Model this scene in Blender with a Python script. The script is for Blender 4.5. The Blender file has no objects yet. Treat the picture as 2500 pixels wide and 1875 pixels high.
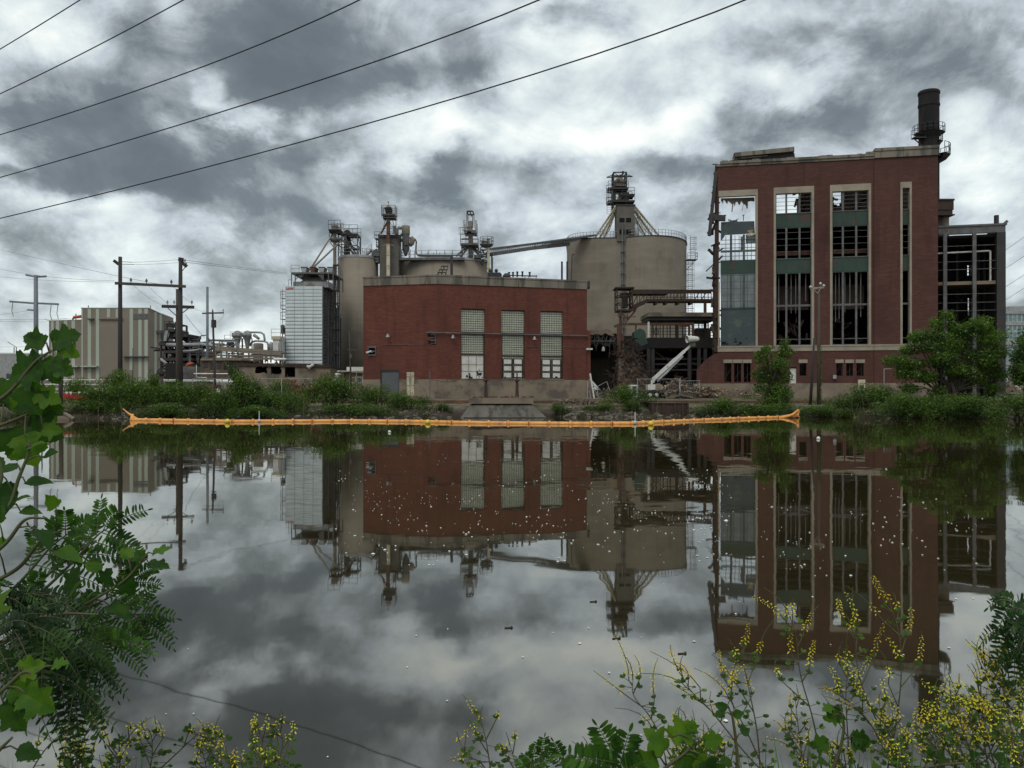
import bpy, math, random
from mathutils import Vector, Matrix, noise
import numpy as np
R=math.radians
random.seed(7)
sc=bpy.context.scene
COL=sc.collection
F_,CX,YH,CH=2080.0,1250.0,964.0,1.7      # pixels of focal length, centre column, horizon row, eye height over the water
# ---------------------------------------------------------------- camera
cd=bpy.data.cameras.new('camera'); cam=bpy.data.objects.new('camera',cd); COL.objects.link(cam); sc.camera=cam
cam.location=(0,0,CH); cam.rotation_euler=(R(90),0,0)
cd.sensor_width=36; cd.lens=36*F_/2500; cd.shift_y=(YH-937.5)/2500; cd.clip_start=.05; cd.clip_end=6000
sc.render.resolution_x=1024; sc.render.resolution_y=768
sc.view_settings.view_transform='Standard'; sc.view_settings.look='None'; sc.view_settings.gamma=1
sc.view_settings.exposure=0.30; sc.view_settings.use_curve_mapping=False
sc.render.engine='CYCLES'
sc.cycles.max_bounces=6; sc.cycles.diffuse_bounces=2; sc.cycles.glossy_bounces=3; sc.cycles.transmission_bounces=3
sc.cycles.transparent_max_bounces=6; sc.cycles.caustics_reflective=False; sc.cycles.caustics_refractive=False
SUN_EL,SUN_AZ=R(52),R(200)   # azimuth of the lamp: behind the camera, a little to its left
# ---------------------------------------------------------------- node helpers
class NT:
    def __init__(s,nt): s.nt=nt; nt.nodes.clear()
    def n(s,t,**k):
        nd=s.nt.nodes.new(t)
        for a,b in k.items():
            if a=='i':
                for q,v in b.items():
                    if isinstance(v,bpy.types.NodeSocket): s.nt.links.new(v,nd.inputs[q])
                    else: nd.inputs[q].default_value=v
            else: setattr(nd,a,b)
        return nd
    def m(s,op,a,b=None,c=None,clamp=False):
        i={0:a}
        if b is not None:i[1]=b
        if c is not None:i[2]=c
        return s.n('ShaderNodeMath',operation=op,use_clamp=clamp,i=i).outputs[0]
    def v(s,op,a,b=None,sc=None):
        i={0:a}
        if b is not None:i[1]=b
        if sc is not None:i['Scale']=sc
        nd=s.n('ShaderNodeVectorMath',operation=op,i=i)
        return nd.outputs['Value'] if op in('LENGTH','DOT_PRODUCT') else nd.outputs[0]
    def noise(s,vec,scale,detail=4,rough=.55,dist=0,col=False):
        nd=s.n('ShaderNodeTexNoise',i={'Vector':vec,'Scale':scale,'Detail':detail,'Roughness':rough,'Distortion':dist})
        return nd.outputs['Color' if col else 'Fac']
    def mix(s,f,a,b,bt='MIX'):
        nd=s.n('ShaderNodeMix',data_type='RGBA',blend_type=bt); 
        for k,v in ((0,f),(6,a),(7,b)):
            if isinstance(v,bpy.types.NodeSocket): s.nt.links.new(v,nd.inputs[k])
            else: nd.inputs[k].default_value=v if k==0 else (*v,1)
        return nd.outputs[2]
    def mr(s,v,a,b,c=0.,d=1.,smooth=True):
        return s.n('ShaderNodeMapRange',interpolation_type='SMOOTHSTEP' if smooth else 'LINEAR',i={0:v,1:a,2:b,3:c,4:d}).outputs[0]
    def xyz(s,x,y,z): return s.n('ShaderNodeCombineXYZ',i={0:x,1:y,2:z}).outputs[0]
    def sep(s,v): return s.n('ShaderNodeSeparateXYZ',i={0:v}).outputs
# ---------------------------------------------------------------- sky: Nishita sky under a broken overcast of noise clouds
w=bpy.data.worlds.new('World'); sc.world=w; w.use_nodes=True
T=NT(w.node_tree)
gen=T.n('ShaderNodeTexCoord').outputs['Generated']
x,y,z=T.sep(gen)
ay=T.m('ADD',T.m('ABSOLUTE',y),.12)
u=T.m('DIVIDE',x,ay); vv=T.m('DIVIDE',z,ay)
uv=T.xyz(u,T.m('MULTIPLY',vv,1.6),T.m('MULTIPLY',T.m('LESS_THAN',y,0),5.))
# cloud texture gets finer towards the horizon
fl=T.m('DIVIDE',1.25,T.m('ADD',T.m('MAXIMUM',vv,0.),1.0))
uvp=T.v('MULTIPLY',uv,T.xyz(fl,T.m('MULTIPLY',fl,1.05),1.))
wn=T.noise(uvp,5.,6,.6,0,True)
warp=T.v('SCALE',T.v('SUBTRACT',wn,(.5,.5,.5)),sc=.17)
uw=T.v('ADD',T.xyz(u,vv,0.),warp)
def px2(px,py): return ((px-CX)/(F_*1.0)/1.0,(YH-py)/F_)
BL=[ # px,py,rx,ry,amp
(190,310,330,190,-.35),(430,450,190,95,-.42),(60,430,150,60,-.24),(840,110,400,150,-.33),(1040,210,190,75,-.20),(330,50,120,70,-.18),
(540,330,80,70,-.18),(760,330,150,45,-.16),(1090,425,80,60,-.24),(960,450,190,40,-.16),(640,560,230,90,-.20),(850,560,120,70,-.14),(1250,400,150,40,-.12),(1450,560,120,70,-.12),(250,560,60,60,-.12),
(1380,10,170,45,-.26),(2250,130,290,120,-.26),(1880,60,190,60,-.24),(1900,265,220,70,-.20),(1640,395,210,40,-.15),
(1370,455,90,60,-.12),(2470,330,110,110,-.20),(130,610,90,110,-.13),(1200,170,200,60,-.08),(2130,250,120,80,-.14),(1700,640,90,120,-.08),
(1090,365,230,60,.26),(1600,310,160,60,.30),(1720,235,80,55,.26),(2010,165,110,45,.24),(540,230,50,90,.26),(640,265,170,28,.22),
(320,505,190,42,.26),(50,60,150,90,.20),(445,30,60,60,.16),(2400,440,120,80,.20),(1300,60,90,45,.14),(900,500,200,60,.08),(1800,560,160,120,.06),(400,560,150,60,.10),(60,385,110,22,.14),(1350,300,160,90,.10),(2440,60,80,60,.12),(1150,600,260,60,.06)]
acc=None
for (bx,by,rx,ry,am) in BL:
    cxb,cyb=px2(bx,by)
    k=1.02  # direction uses |y|+.12, so scale the centre the same way
    d=T.v('MULTIPLY',T.v('SUBTRACT',uw,(cxb*.885,cyb*.885,0.)),(F_/rx/.9,F_/ry/.9,0.))
    b=T.mr(T.v('LENGTH',d),0.1,1.45,am,0.)
    acc=b if acc is None else T.m('ADD',acc,b)
n1=T.noise(T.v('ADD',uvp,(2.2,5.1,1.)),3.6,7,.55,.5); n2=T.noise(T.v('ADD',uvp,(7.3,2.1,4.)),10.,9,.68,.6)
# billowed noise gives the cauliflower edges of cumulus
bl=T.n('ShaderNodeTexVoronoi',feature='SMOOTH_F1',i={'Vector':T.v('ADD',uvp,T.v('SCALE',T.v('SUBTRACT',T.noise(uvp,9.,6,.6,0,True),(.5,.5,.5)),sc=.16)),'Scale':7.,'Smoothness':.35,'Randomness':1.}).outputs['Distance']
bl2=T.n('ShaderNodeTexVoronoi',feature='SMOOTH_F1',i={'Vector':T.v('ADD',uvp,T.v('SCALE',T.v('SUBTRACT',T.noise(uvp,14.,5,.6,0,True),(.5,.5,.5)),sc=.10)),'Scale':17.,'Smoothness':.3,'Randomness':1.}).outputs['Distance']
base=T.m('ADD',T.m('ADD',.765,T.m('MULTIPLY',acc,.98)),T.m('ADD',T.m('MULTIPLY',T.m('SUBTRACT',n1,.5),.80),T.m('ADD',T.m('MULTIPLY',T.m('SUBTRACT',n2,.5),.55),T.m('ADD',T.m('MULTIPLY',T.m('SUBTRACT',.34,bl),.46),T.m('MULTIPLY',T.m('SUBTRACT',.34,bl2),.34)))))
# a heavier, brighter deck overhead and behind the camera
ov=T.mr(z,.42,.95,0.,.55)
bk=T.mr(y,.3,-.6,0.,.25)
lum=T.m('MAXIMUM',base,.20); lum=T.m('ADD',T.m('MULTIPLY',T.m('ADD',base,T.m('MULTIPLY',lum,1.)),.5),T.m('MULTIPLY',T.m('SUBTRACT',n2,.5),.10))
lum=T.m('MAXIMUM',lum,.05)
ramp=T.n('ShaderNodeValToRGB',i={0:lum}); cr=ramp.color_ramp
cr.elements[0].position=.10; cr.elements[0].color=(.108,.124,.130,1)
cr.elements[1].position=1.0; cr.elements[1].color=(.90,.92,.87,1)
for p,c in((.30,(.155,.178,.186)),(.45,(.29,.323,.331)),(.58,(.46,.51,.54)),(.70,(.60,.66,.67)),(.84,(.74,.80,.78))):
    e=cr.elements.new(p); e.color=(*c,1)
sky=T.n('ShaderNodeTexSky',sky_type='NISHITA'); sky.sun_disc=False; sky.sun_elevation=SUN_EL; sky.sun_rotation=SUN_AZ
bg1=T.n('ShaderNodeBackground',i={0:sky.outputs[0],1:.012})
bg2=T.n('ShaderNodeBackground',i={0:ramp.outputs[0],1:T.m('MULTIPLY',T.m('ADD',T.m('ADD',1.,ov),bk),.88)})
T.n('ShaderNodeOutputWorld',i={0:T.n('ShaderNodeAddShader',i={0:bg1.outputs[0],1:bg2.outputs[0]}).outputs[0]})
w.cycles.sampling_method='MANUAL'; w.cycles.sample_map_resolution=512
# ---------------------------------------------------------------- sun, veiled by the overcast
sl=bpy.data.lights.new('sun','SUN'); sl.energy=.8; sl.angle=R(25); sl.color=(1,.94,.85)
so=bpy.data.objects.new('sun',sl); COL.objects.link(so); so.location=(0,-20,60)
sd=Vector((math.sin(SUN_AZ)*math.cos(SUN_EL),math.cos(SUN_AZ)*math.cos(SUN_EL),math.sin(SUN_EL)))
so.rotation_euler=sd.to_track_quat('Z','Y').to_euler()
# ---------------------------------------------------------------- geometry helpers
def W(p,d,py=None):
    px,yy=(p if isinstance(p,tuple) else (p,YH)) if py is None else (p,py)
    return Vector(((px-CX)*d/F_,d,CH-(yy-YH)*d/F_))
def crop(x0,y0,s): return lambda X,Y:(x0+X/s,y0+Y/s)
C1=crop(0,550,3.16);C2=crop(650,400,3.16);C3=crop(1300,400,4.424);C4=crop(1300,650,3.904);C5=crop(1700,200,2.765);C6=crop(1700,700,2.765)
C7=crop(850,650,3.687);C8=crop(0,780,5.53);C9=crop(400,700,4.424);C10=crop(800,500,8.295);C11=crop(680,640,6.383);C12=crop(1100,500,8.295)
C13=crop(1430,400,7.54);C14=crop(1730,350,6.38);C15=crop(1400,780,6.144);C16=crop(2000,560,3.318)
class MB:
    def __init__(s,fr=None): s.v=[];s.f=[];s.mi=[];s.fr=fr;s.cur=0
    def add(s,vs,fs):
        n=len(s.v)
        for p in vs:
            p=Vector(p); s.v.append(s.fr@p if s.fr else p)
        for f in fs: s.f.append([n+i for i in f]); s.mi.append(s.cur)
    def box(s,x0,x1,y0,y1,z0,z1):
        if x0>x1:x0,x1=x1,x0
        if y0>y1:y0,y1=y1,y0
        if z0>z1:z0,z1=z1,z0
        s.add([(x0,y0,z0),(x1,y0,z0),(x1,y1,z0),(x0,y1,z0),(x0,y0,z1),(x1,y0,z1),(x1,y1,z1),(x0,y1,z1)],
              [(0,3,2,1),(4,5,6,7),(0,1,5,4),(1,2,6,5),(2,3,7,6),(3,0,4,7)]); return s
    def bar(s,p,q,w,h=None):
        p=Vector(p);q=Vector(q);h=w if h is None else h;d=q-p
        if d.length<1e-6:return s
        d.normalize(); up=Vector((0,0,1)) if abs(d.z)<.95 else Vector((0,1,0))
        a=d.cross(up).normalized()*w/2; b=a.cross(d).normalized()*h/2
        s.add([p-a-b,p+a-b,p+a+b,p-a+b,q-a-b,q+a-b,q+a+b,q-a+b],[(0,1,2,3),(7,6,5,4),(0,4,5,1),(1,5,6,2),(2,6,7,3),(3,7,4,0)]); return s
    def path(s,pts,r,n=7,r2=None,cap=True):
        pts=[Vector(p) for p in pts]; m=len(pts); rings=[]; vs=[]; up=None
        for i,p in enumerate(pts):
            t=(pts[min(i+1,m-1)]-pts[max(i-1,0)]); 
            t=t.normalized() if t.length>1e-9 else Vector((0,0,1))
            if up is None:
                up=Vector((0,0,1)) if abs(t.z)<.9 else Vector((0,1,0))
            a=t.cross(up)
            if a.length<1e-4: a=t.cross(Vector((1,0,0)))
            a.normalize(); b=a.cross(t).normalized(); up=b
            rr=r[i] if isinstance(r,(list,tuple)) else (r if r2 is None else r+(r2-r)*i/(m-1))
            for k in range(n):
                an=2*math.pi*k/n; vs.append(p+a*math.cos(an)*rr+b*math.sin(an)*rr)
        fs=[]
        for i in range(m-1):
            for k in range(n):
                k2=(k+1)%n; fs.append((i*n+k,i*n+k2,(i+1)*n+k2,(i+1)*n+k))
        if cap: fs.append(tuple(range(n))[::-1]); fs.append(tuple((m-1)*n+k for k in range(n)))
        s.add(vs,fs); return s
    def tube(s,p,q,r,r2=None,n=10): return s.path([p,q],[r,r if r2 is None else r2],n)
    def lathe(s,cx,cy,prof,n=20,sx=1,sy=1,a0=0,a1=360):
        vs=[];fs=[];m=len(prof);full=(a1-a0)>=360; nn=n if full else n+1
        for (r,z) in prof:
            for k in range(nn):
                an=R(a0)+(R(a1-a0))*k/n; vs.append((cx+r*sx*math.cos(an),cy+r*sy*math.sin(an),z))
        for i in range(m-1):
            for k in range(n):
                k2=(k+1)%nn; fs.append((i*nn+k,i*nn+k2,(i+1)*nn+k2,(i+1)*nn+k))
        if full:
            fs.append(tuple(range(nn))[::-1]); fs.append(tuple((m-1)*nn+k for k in range(nn)))
        s.add(vs,fs); return s
    def cyl(s,cx,cy,r,z0,z1,n=20): return s.lathe(cx,cy,[(r,z0),(r,z1)],n)
    def ball(s,c,r,n=12,sz=1):
        m=7; return s.lathe(c[0],c[1],[(max(.001,r*math.sin(math.pi*i/m)),c[2]-r*sz*math.cos(math.pi*i/m)) for i in range(m+1)],n)
    def prism(s,poly,v0,v1):
        n=len(poly); ar=sum(poly[i][0]*poly[(i+1)%n][1]-poly[(i+1)%n][0]*poly[i][1] for i in range(n))
        if ar<0: poly=poly[::-1]
        vs=[(a,v0,b) for a,b in poly]+[(a,v1,b) for a,b in poly]
        s.add(vs,[tuple(range(n)),tuple(range(2*n-1,n-1,-1))]+[((i+1)%n,i,n+i,n+(i+1)%n) for i in range(n)]); return s
    def foot(s,poly,z0,z1):
        n=len(poly); ar=sum(poly[i][0]*poly[(i+1)%n][1]-poly[(i+1)%n][0]*poly[i][1] for i in range(n))
        if ar<0: poly=poly[::-1]
        vs=[(a,b,z0) for a,b in poly]+[(a,b,z1) for a,b in poly]
        s.add(vs,[tuple(range(n-1,-1,-1)),tuple(range(n,2*n))]+[(i,(i+1)%n,n+(i+1)%n,n+i) for i in range(n)]); return s
    def wall(s,u0,u1,z0,z1,holes,v0,v1):
        us=sorted({u0,u1,*[h[0] for h in holes],*[h[1] for h in holes]}); zs=sorted({z0,z1,*[h[2] for h in holes],*[h[3] for h in holes]})
        us=[a for a in us if u0<=a<=u1]; zs=[a for a in zs if z0<=a<=z1]
        for a,b in zip(us,us[1:]):
            run=None
            for c,d in list(zip(zs,zs[1:]))+[(None,None)]:
                solid=c is not None and not any(h[0]<(a+b)/2<h[1] and h[2]<(c+d)/2<h[3] for h in holes)
                if solid: run=[c,d] if run is None else [run[0],d]
                elif run is not None: s.box(a,b,v0,v1,run[0],run[1]); run=None
        return s
    def rail(s,pts,h=1.1,t=.04,step=1.6,rows=2):
        pts=[Vector(p) for p in pts]; U=Vector((0,0,1))
        for p,q in zip(pts,pts[1:]):
            for k in range(1,rows+1): s.bar(p+U*h*k/rows,q+U*h*k/rows,t)
            n=max(1,int((q-p).length/step))
            for i in range(n+1):
                a=p.lerp(q,i/n); s.bar(a,a+U*h,t)
        return s
    def trestle(s,x0,x1,y0,y1,z0,z1,lev,t=.12,br=.06):
        cs=[(x0,y0),(x1,y0),(x1,y1),(x0,y1)]
        for c in cs: s.bar((*c,z0),(*c,z1),t)
        for i in range(lev):
            a=z0+(z1-z0)*i/lev; b=z0+(z1-z0)*(i+1)/lev
            for k in range(4):
                p,q=cs[k],cs[(k+1)%4]
                s.bar((*p,b),(*q,b),t*.8)
                if (i+k)%2: s.bar((*p,a),(*q,b),br)
                else: s.bar((*q,a),(*p,b),br)
        return s
    def ladder(s,x,y,z0,z1,w=.45,cage=True,t=.05):
        s.bar((x-w/2,y,z0),(x-w/2,y,z1),t); s.bar((x+w/2,y,z0),(x+w/2,y,z1),t)
        z=z0
        while z<z1: s.bar((x-w/2,y,z),(x+w/2,y,z),t*.7); z+=.4
        if cage:
            z=z0+2
            while z<z1:
                s.path([(x-w*.8,y,z),(x-w*.7,y-.6,z),(x,y-.8,z),(x+w*.7,y-.6,z),(x+w*.8,y,z)],t*.6,4); z+=1.1
            for dx,dy in((-w*.7,-.6),(0,-.8),(w*.7,-.6)): s.bar((x+dx,y+dy,z0+2),(x+dx,y+dy,z1),t*.6)
        return s
    def build(s,name,mats,parent=None,smooth=False,origin=None):
        me=bpy.data.meshes.new(name); mats=mats if isinstance(mats,(list,tuple)) else [mats]
        if parent is not None: o0=ORG[parent.name]
        elif origin is not None: o0=Vector(origin)
        else:
            xs=[v.x for v in s.v];ys=[v.y for v in s.v];zs=[v.z for v in s.v]
            o0=Vector(((min(xs)+max(xs))/2,(min(ys)+max(ys))/2,min(zs)))
        me.from_pydata([v-o0 for v in s.v],[],s.f)
        for m in mats: me.materials.append(m)
        if len(mats)>1: me.polygons.foreach_set('material_index',s.mi)
        if smooth: me.polygons.foreach_set('use_smooth',[True]*len(me.polygons))
        me.update()
        o=bpy.data.objects.new(name,me); COL.objects.link(o)
        if parent is not None: o.parent=parent
        else: o.location=o0
        ORG[o.name]=o0
        return o
ORG={}
def tag(o,label=None,cat=None,group=None,kind=None):
    for k,v in(('label',label),('category',cat),('group',group),('kind',kind)):
        if v: o[k]=v
    return o
def thing(name,loc,label,cat,group=None,kind=None):
    o=bpy.data.objects.new(name,None); COL.objects.link(o); o.location=loc; ORG[o.name]=Vector(loc); o.empty_display_size=.5
    return tag(o,label,cat,group,kind)
def kids(o): return [c for c in list(bpy.data.objects) if c.parent==o]
class Facade:
    def __init__(s,pa,da,pb,db):
        s.A=Vector(((pa-CX)*da/F_,da,0)); s.B=Vector(((pb-CX)*db/F_,db,0)); e=(s.B-s.A); s.L=e.length; s.e=e.normalized()
        s.n=Vector((-s.e.y,s.e.x,0))
        if s.n.y<0: s.n=-s.n
        s.M=Matrix(((s.e.x,s.n.x,0,s.A.x),(s.e.y,s.n.y,0,s.A.y),(0,0,1,0),(0,0,0,1)))
    def uz(s,p,v=0):
        px,py=p; k=(px-CX)/F_; A=s.A+s.n*v
        u=(A.x-k*A.y)/(k*s.e.y-s.e.x); d=A.y+u*s.e.y
        return u,CH-(py-YH)*d/F_
    def U(s,px,v=0): return s.uz((px,0),v)[0]
    def Z(s,p,v=0): return s.uz(p,v)[1]
# ---------------------------------------------------------------- materials
def mat(name,c,rough=.8,c2=None,sc1=.6,amt=.5,stretch=(1,1,1),metal=0,c3=None,sc3=.15,th3=(.5,.62),bump=0,bsc=6,spec=.3,fine=.12,fsc=9,gen=False):
    m=bpy.data.materials.new(name); m.use_nodes=True; t=NT(m.node_tree)
    co=t.n('ShaderNodeTexCoord').outputs['Object']; vec=t.v('MULTIPLY',co,stretch)
    c2=c2 or tuple(k*.6 for k in c)
    f=t.mr(t.noise(vec,sc1,5,.6),.5-.5*amt*.6,.5+.5*amt*.6)
    col=t.mix(f,c,c2)
    fn=t.noise(vec,fsc,3,.6); col=t.mix(1.,col,t.n('ShaderNodeCombineColor',i={0:t.m('ADD',1-fine,t.m('MULTIPLY',fn,2*fine)),1:t.m('ADD',1-fine,t.m('MULTIPLY',fn,2*fine)),2:t.m('ADD',1-fine,t.m('MULTIPLY',fn,2*fine))}).outputs[0],'MULTIPLY')
    if c3: col=t.mix(t.mr(t.noise(t.v('ADD',vec,(3.1,9.2,1.7)),sc3,6,.65),*th3),col,c3)
    b=t.n('ShaderNodeBsdfPrincipled',i={'Base Color':col,'Roughness':rough,'Metallic':metal,'Specular IOR Level':spec})
    if bump:
        bp=t.n('ShaderNodeBump',i={'Strength':1.,'Distance':bump,'Height':t.noise(vec,bsc,4,.6)}); t.nt.links.new(bp.outputs[0],b.inputs['Normal'])
    t.n('ShaderNodeOutputMaterial',i={0:b.outputs[0]})
    if name=='silo_concrete':
        Z=t.sep(co)[2]; ln=t.m('LESS_THAN',t.m('FRACT',t.m('DIVIDE',Z,1.25)),.05); st=t.noise(t.v('MULTIPLY',co,(1.,1.,.05)),1.6,5,.65)
        c4=t.mix(t.m('MULTIPLY',ln,.30),col,tuple(k*.6 for k in c)); c4=t.mix(t.mr(st,.52,.72,0.,.45),c4,tuple(k*.55 for k in c)); c4=t.mix(t.mr(t.noise(t.v('MULTIPLY',co,(.3,.3,1.)),.6,4,.6),.4,.7,0.,.35),c4,tuple(k*1.25 for k in c)); t.nt.links.new(c4,b.inputs['Base Color'])
    return m
def brickmat(name,a,b,mortar,c3,sc=1.0):
    m=bpy.data.materials.new(name); m.use_nodes=True; t=NT(m.node_tree)
    co=t.n('ShaderNodeTexCoord').outputs['Object']; X,Y,Z=t.sep(co); p=t.xyz(t.m('ADD',X,Y),Z,0.)
    br=t.n('ShaderNodeTexBrick',i={'Vector':p,'Color1':(*a,1),'Color2':(*b,1),'Mortar':(*mortar,1),'Scale':sc,'Mortar Size':.008,'Mortar Smooth':.3,'Bias':0.,'Brick Width':.44,'Row Height':.16})
    st=t.xyz(t.m('MULTIPLY',t.m('ADD',X,Y),.35),t.m('MULTIPLY',Z,3.2),0.)
    col=t.mix(t.mr(t.noise(st,1.5,5,.7),.35,.7,0.,.55),br.outputs[0],b)
    col=t.mix(t.mr(t.noise(p,.16,5,.6),.42,.68,0.,.62),col,c3)
    # pale efflorescence dashes on a few courses
    ef=t.mr(t.noise(t.xyz(t.m('MULTIPLY',t.m('ADD',X,Y),.8),t.m('MULTIPLY',Z,9.),0.),1.1,3,.6),.66,.74,0.,.35)
    col=t.mix(ef,col,tuple(min(1,k*1.9+.03) for k in a))
    # soot and rain washing down from the parapet
    so=t.mr(t.noise(t.xyz(t.m('MULTIPLY',t.m('ADD',X,Y),.9),t.m('MULTIPLY',Z,.08),0.),1.,4,.6),.50,.72,0.,.45)
    col=t.mix(so,col,tuple(k*.45 for k in b))
    bs=t.n('ShaderNodeBsdfPrincipled',i={'Base Color':col,'Roughness':.9,'Specular IOR Level':.2})
    t.n('ShaderNodeOutputMaterial',i={0:bs.outputs[0]}); return m
def gridmat(name,pane,bar,cx,cz,thick,var=.3,rough=.3):
    m=bpy.data.materials.new(name); m.use_nodes=True; t=NT(m.node_tree)
    co=t.n('ShaderNodeTexCoord').outputs['Object']; X,Y,Z=t.sep(co); H=t.m('ADD',X,Y)
    br=t.n('ShaderNodeTexBrick',offset=0.,i={'Vector':t.xyz(H,Z,0.),'Color1':(*pane,1),'Color2':(*[k*(1-var) for k in pane],1),'Mortar':(*bar,1),'Scale':1.,'Mortar Size':thick,'Mortar Smooth':.1,'Bias':0.,'Brick Width':cx,'Row Height':cz})
    col=t.mix(t.mr(t.noise(t.xyz(H,Z,0.),.9,4,.6),.4,.68,0.,.6),br.outputs[0],tuple(k*.45 for k in pane))
    bs=t.n('ShaderNodeBsdfPrincipled',i={'Base Color':col,'Roughness':rough,'Specular IOR Level':.5})
    t.n('ShaderNodeOutputMaterial',i={0:bs.outputs[0]}); return m
def leafmat(name,a,b,c,trans=.35,nsc=.9,rough=.5):
    m=bpy.data.materials.new(name); m.use_nodes=True; t=NT(m.node_tree)
    g=t.n('ShaderNodeNewGeometry'); co=t.n('ShaderNodeTexCoord').outputs['Object']
    ri=g.outputs['Random Per Island']
    col=t.mix(t.mr(ri,0.,1.),a,b); col=t.mix(t.mr(t.noise(co,nsc,3,.6),.42,.66),col,c)
    col=t.mix(t.mr(ri,.90,.97,0.,.8),col,tuple(min(1,k*1.8+.01) for k in b))
    p=t.n('ShaderNodeBsdfPrincipled',i={'Base Color':col,'Roughness':rough,'Specular IOR Level':.12})
    tr=t.n('ShaderNodeBsdfTranslucent',i={'Color':t.mix(1.,col,(1.5,1.7,.4),'MULTIPLY')})
    mx=t.n('ShaderNodeMixShader',i={0:trans,1:p.outputs[0],2:tr.outputs[0]})
    t.n('ShaderNodeOutputMaterial',i={0:mx.outputs[0]}); return m
M={}
M['brick']=brickmat('brick',(.152,.051,.035),(.102,.035,.026),(.13,.07,.05),(.075,.029,.022))
M['brick2']=brickmat('plant_brick',(.106,.045,.036),(.072,.032,.027),(.10,.06,.045),(.050,.024,.021))
M['conc']=mat('weathered_concrete',(.235,.185,.135),.9,(.165,.13,.098),.5,.8,c3=(.11,.092,.074),sc3=.35,bump=.01)
M['cornice']=mat('stained_concrete',(.225,.19,.15),.9,(.135,.12,.10),.5,.9,stretch=(1,1,.12),c3=(.085,.080,.066),sc3=.7,th3=(.48,.58))
M['stone']=mat('limestone',(.31,.265,.20),.85,(.225,.19,.148),.6,.7,c3=(.2,.18,.15),sc3=.5,th3=(.58,.7))
M['silo']=mat('silo_concrete',(.225,.192,.150),.9,(.165,.140,.110),.12,.9,stretch=(1,1,.6),c3=(.12,.108,.09),sc3=.22,th3=(.52,.75),fine=.10)
M['silod']=mat('dark_headhouse_concrete',(.135,.122,.105),.9,(.085,.077,.068),.3,.9)
M['dark']=mat('sooted_steel',(.030,.030,.034),.75,(.05,.042,.038),.8,.8)
M['steel']=mat('grey_painted_steel',(.135,.135,.135),.6,(.07,.068,.066),1.2,.9,c3=(.10,.058,.035),sc3=1.3,th3=(.58,.68))
M['steell']=mat('pale_galvanised_steel',(.34,.345,.34),.5,(.22,.22,.215),1.2,.9,metal=.2)
M['cream']=mat('cream_painted_steel',(.52,.47,.34),.65,(.36,.31,.21),1.5,.9,c3=(.20,.10,.05),sc3=1.6,th3=(.62,.7))
M['rust']=mat('rusty_steel',(.125,.062,.038),.85,(.065,.036,.026),1.2,.9,c3=(.19,.08,.04),sc3=1.5,th3=(.58,.7))
M['rustd']=mat('dark_rusty_steel',(.060,.036,.026),.85,(.034,.024,.020),1.2,.9)
M['rustr']=mat('red_rust',(.28,.075,.035),.85,(.15,.045,.028),2.,.9)
M['green']=mat('green_painted_panel',(.034,.062,.046),.75,(.026,.042,.036),.5,.9,c3=(.07,.045,.032),sc3=.9,th3=(.57,.63))
M['greyp']=mat('blue_grey_panel',(.050,.063,.070),.6,(.038,.050,.052),.4,.8,c3=(.07,.09,.07),sc3=.5)
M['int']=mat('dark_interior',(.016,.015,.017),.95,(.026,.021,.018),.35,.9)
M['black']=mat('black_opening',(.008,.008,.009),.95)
M['white']=mat('white_painted_metal',(.62,.61,.56),.5,(.45,.44,.40),1.,.8)
M['chim']=mat('sooty_stack_steel',(.010,.009,.009),.85,(.024,.017,.015),.5,.9,stretch=(1,1,.4),c3=(.008,.008,.009),sc3=.6)
M['gblock']=gridmat('glass_block',(.52,.53,.41),(.045,.045,.03),.27,.27,.05,.2)
M['fac']=gridmat('factory_glass',(.155,.175,.175),(.03,.035,.035),.62,.80,.03,.2)
M['tower']=gridmat('curtain_wall',(.16,.27,.28),(.34,.36,.35),1.6,3.2,.25,.5,.15)
M['apron']=mat('dark_stained_concrete',(.115,.100,.078),.9,(.065,.058,.046),.8,.9,stretch=(1.5,.3,.3),c3=(.035,.032,.026),sc3=1.2,th3=(.5,.62))  # stained concrete, toned darker than the deck slab
M['orange']=mat('orange_boom_fabric',(.76,.32,.05),.4,(.58,.24,.04),3.,.9,c3=(.42,.17,.05),sc3=2.2,spec=.5)
M['yellow']=mat('yellow_buoy_plastic',(.75,.52,.04),.35,spec=.5)
M['wood']=mat('old_pole_wood',(.085,.070,.056),.9,(.05,.042,.036),1.,.9,stretch=(3,3,.3))
M['woodd']=mat('creosoted_pole_wood',(.050,.043,.038),.9,(.030,.027,.025),1.,.9,stretch=(3,3,.3))
M['pole']=mat('grey_steel_pole',(.16,.175,.19),.5,(.12,.13,.14),.6,.8)
M['stripeb']=mat('brown_siding',(.205,.175,.135),.7,(.165,.14,.108),.08,.8,fine=.2,fsc=4)
M['stripew']=mat('pale_siding_strip',(.33,.36,.30),.6,(.34,.37,.31),.2,.8)
M['bark']=mat('bark',(.070,.055,.042),.95,(.035,.030,.025),3.,.9,stretch=(1,1,.3))
M['door']=mat('grey_shutter',(.105,.112,.118),.6,(.08,.085,.09),.6,.8)
M['tan']=mat('tan_paint',(.42,.34,.19),.8,(.25,.2,.12),2,.8)
M['red']=mat('red_lettering',(.42,.02,.03),.6)
M['leafA']=leafmat('bush_leaves',(.036,.070,.016),(.100,.158,.030),(.017,.036,.010),.3,.55)
M['leafB']=leafmat('tree_leaves',(.046,.090,.018),(.105,.165,.028),(.022,.050,.012),.35,.6)
M['leafV']=leafmat('vine_leaves',(.020,.060,.009),(.046,.105,.012),(.018,.052,.010),.42,26.)
M['leafY']=leafmat('lit_vine_leaves',(.062,.135,.013),(.10,.18,.016),(.045,.115,.012),.42,26.)  # brighter yellow-green copy of the vine leaves, light put into the colour
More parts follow.
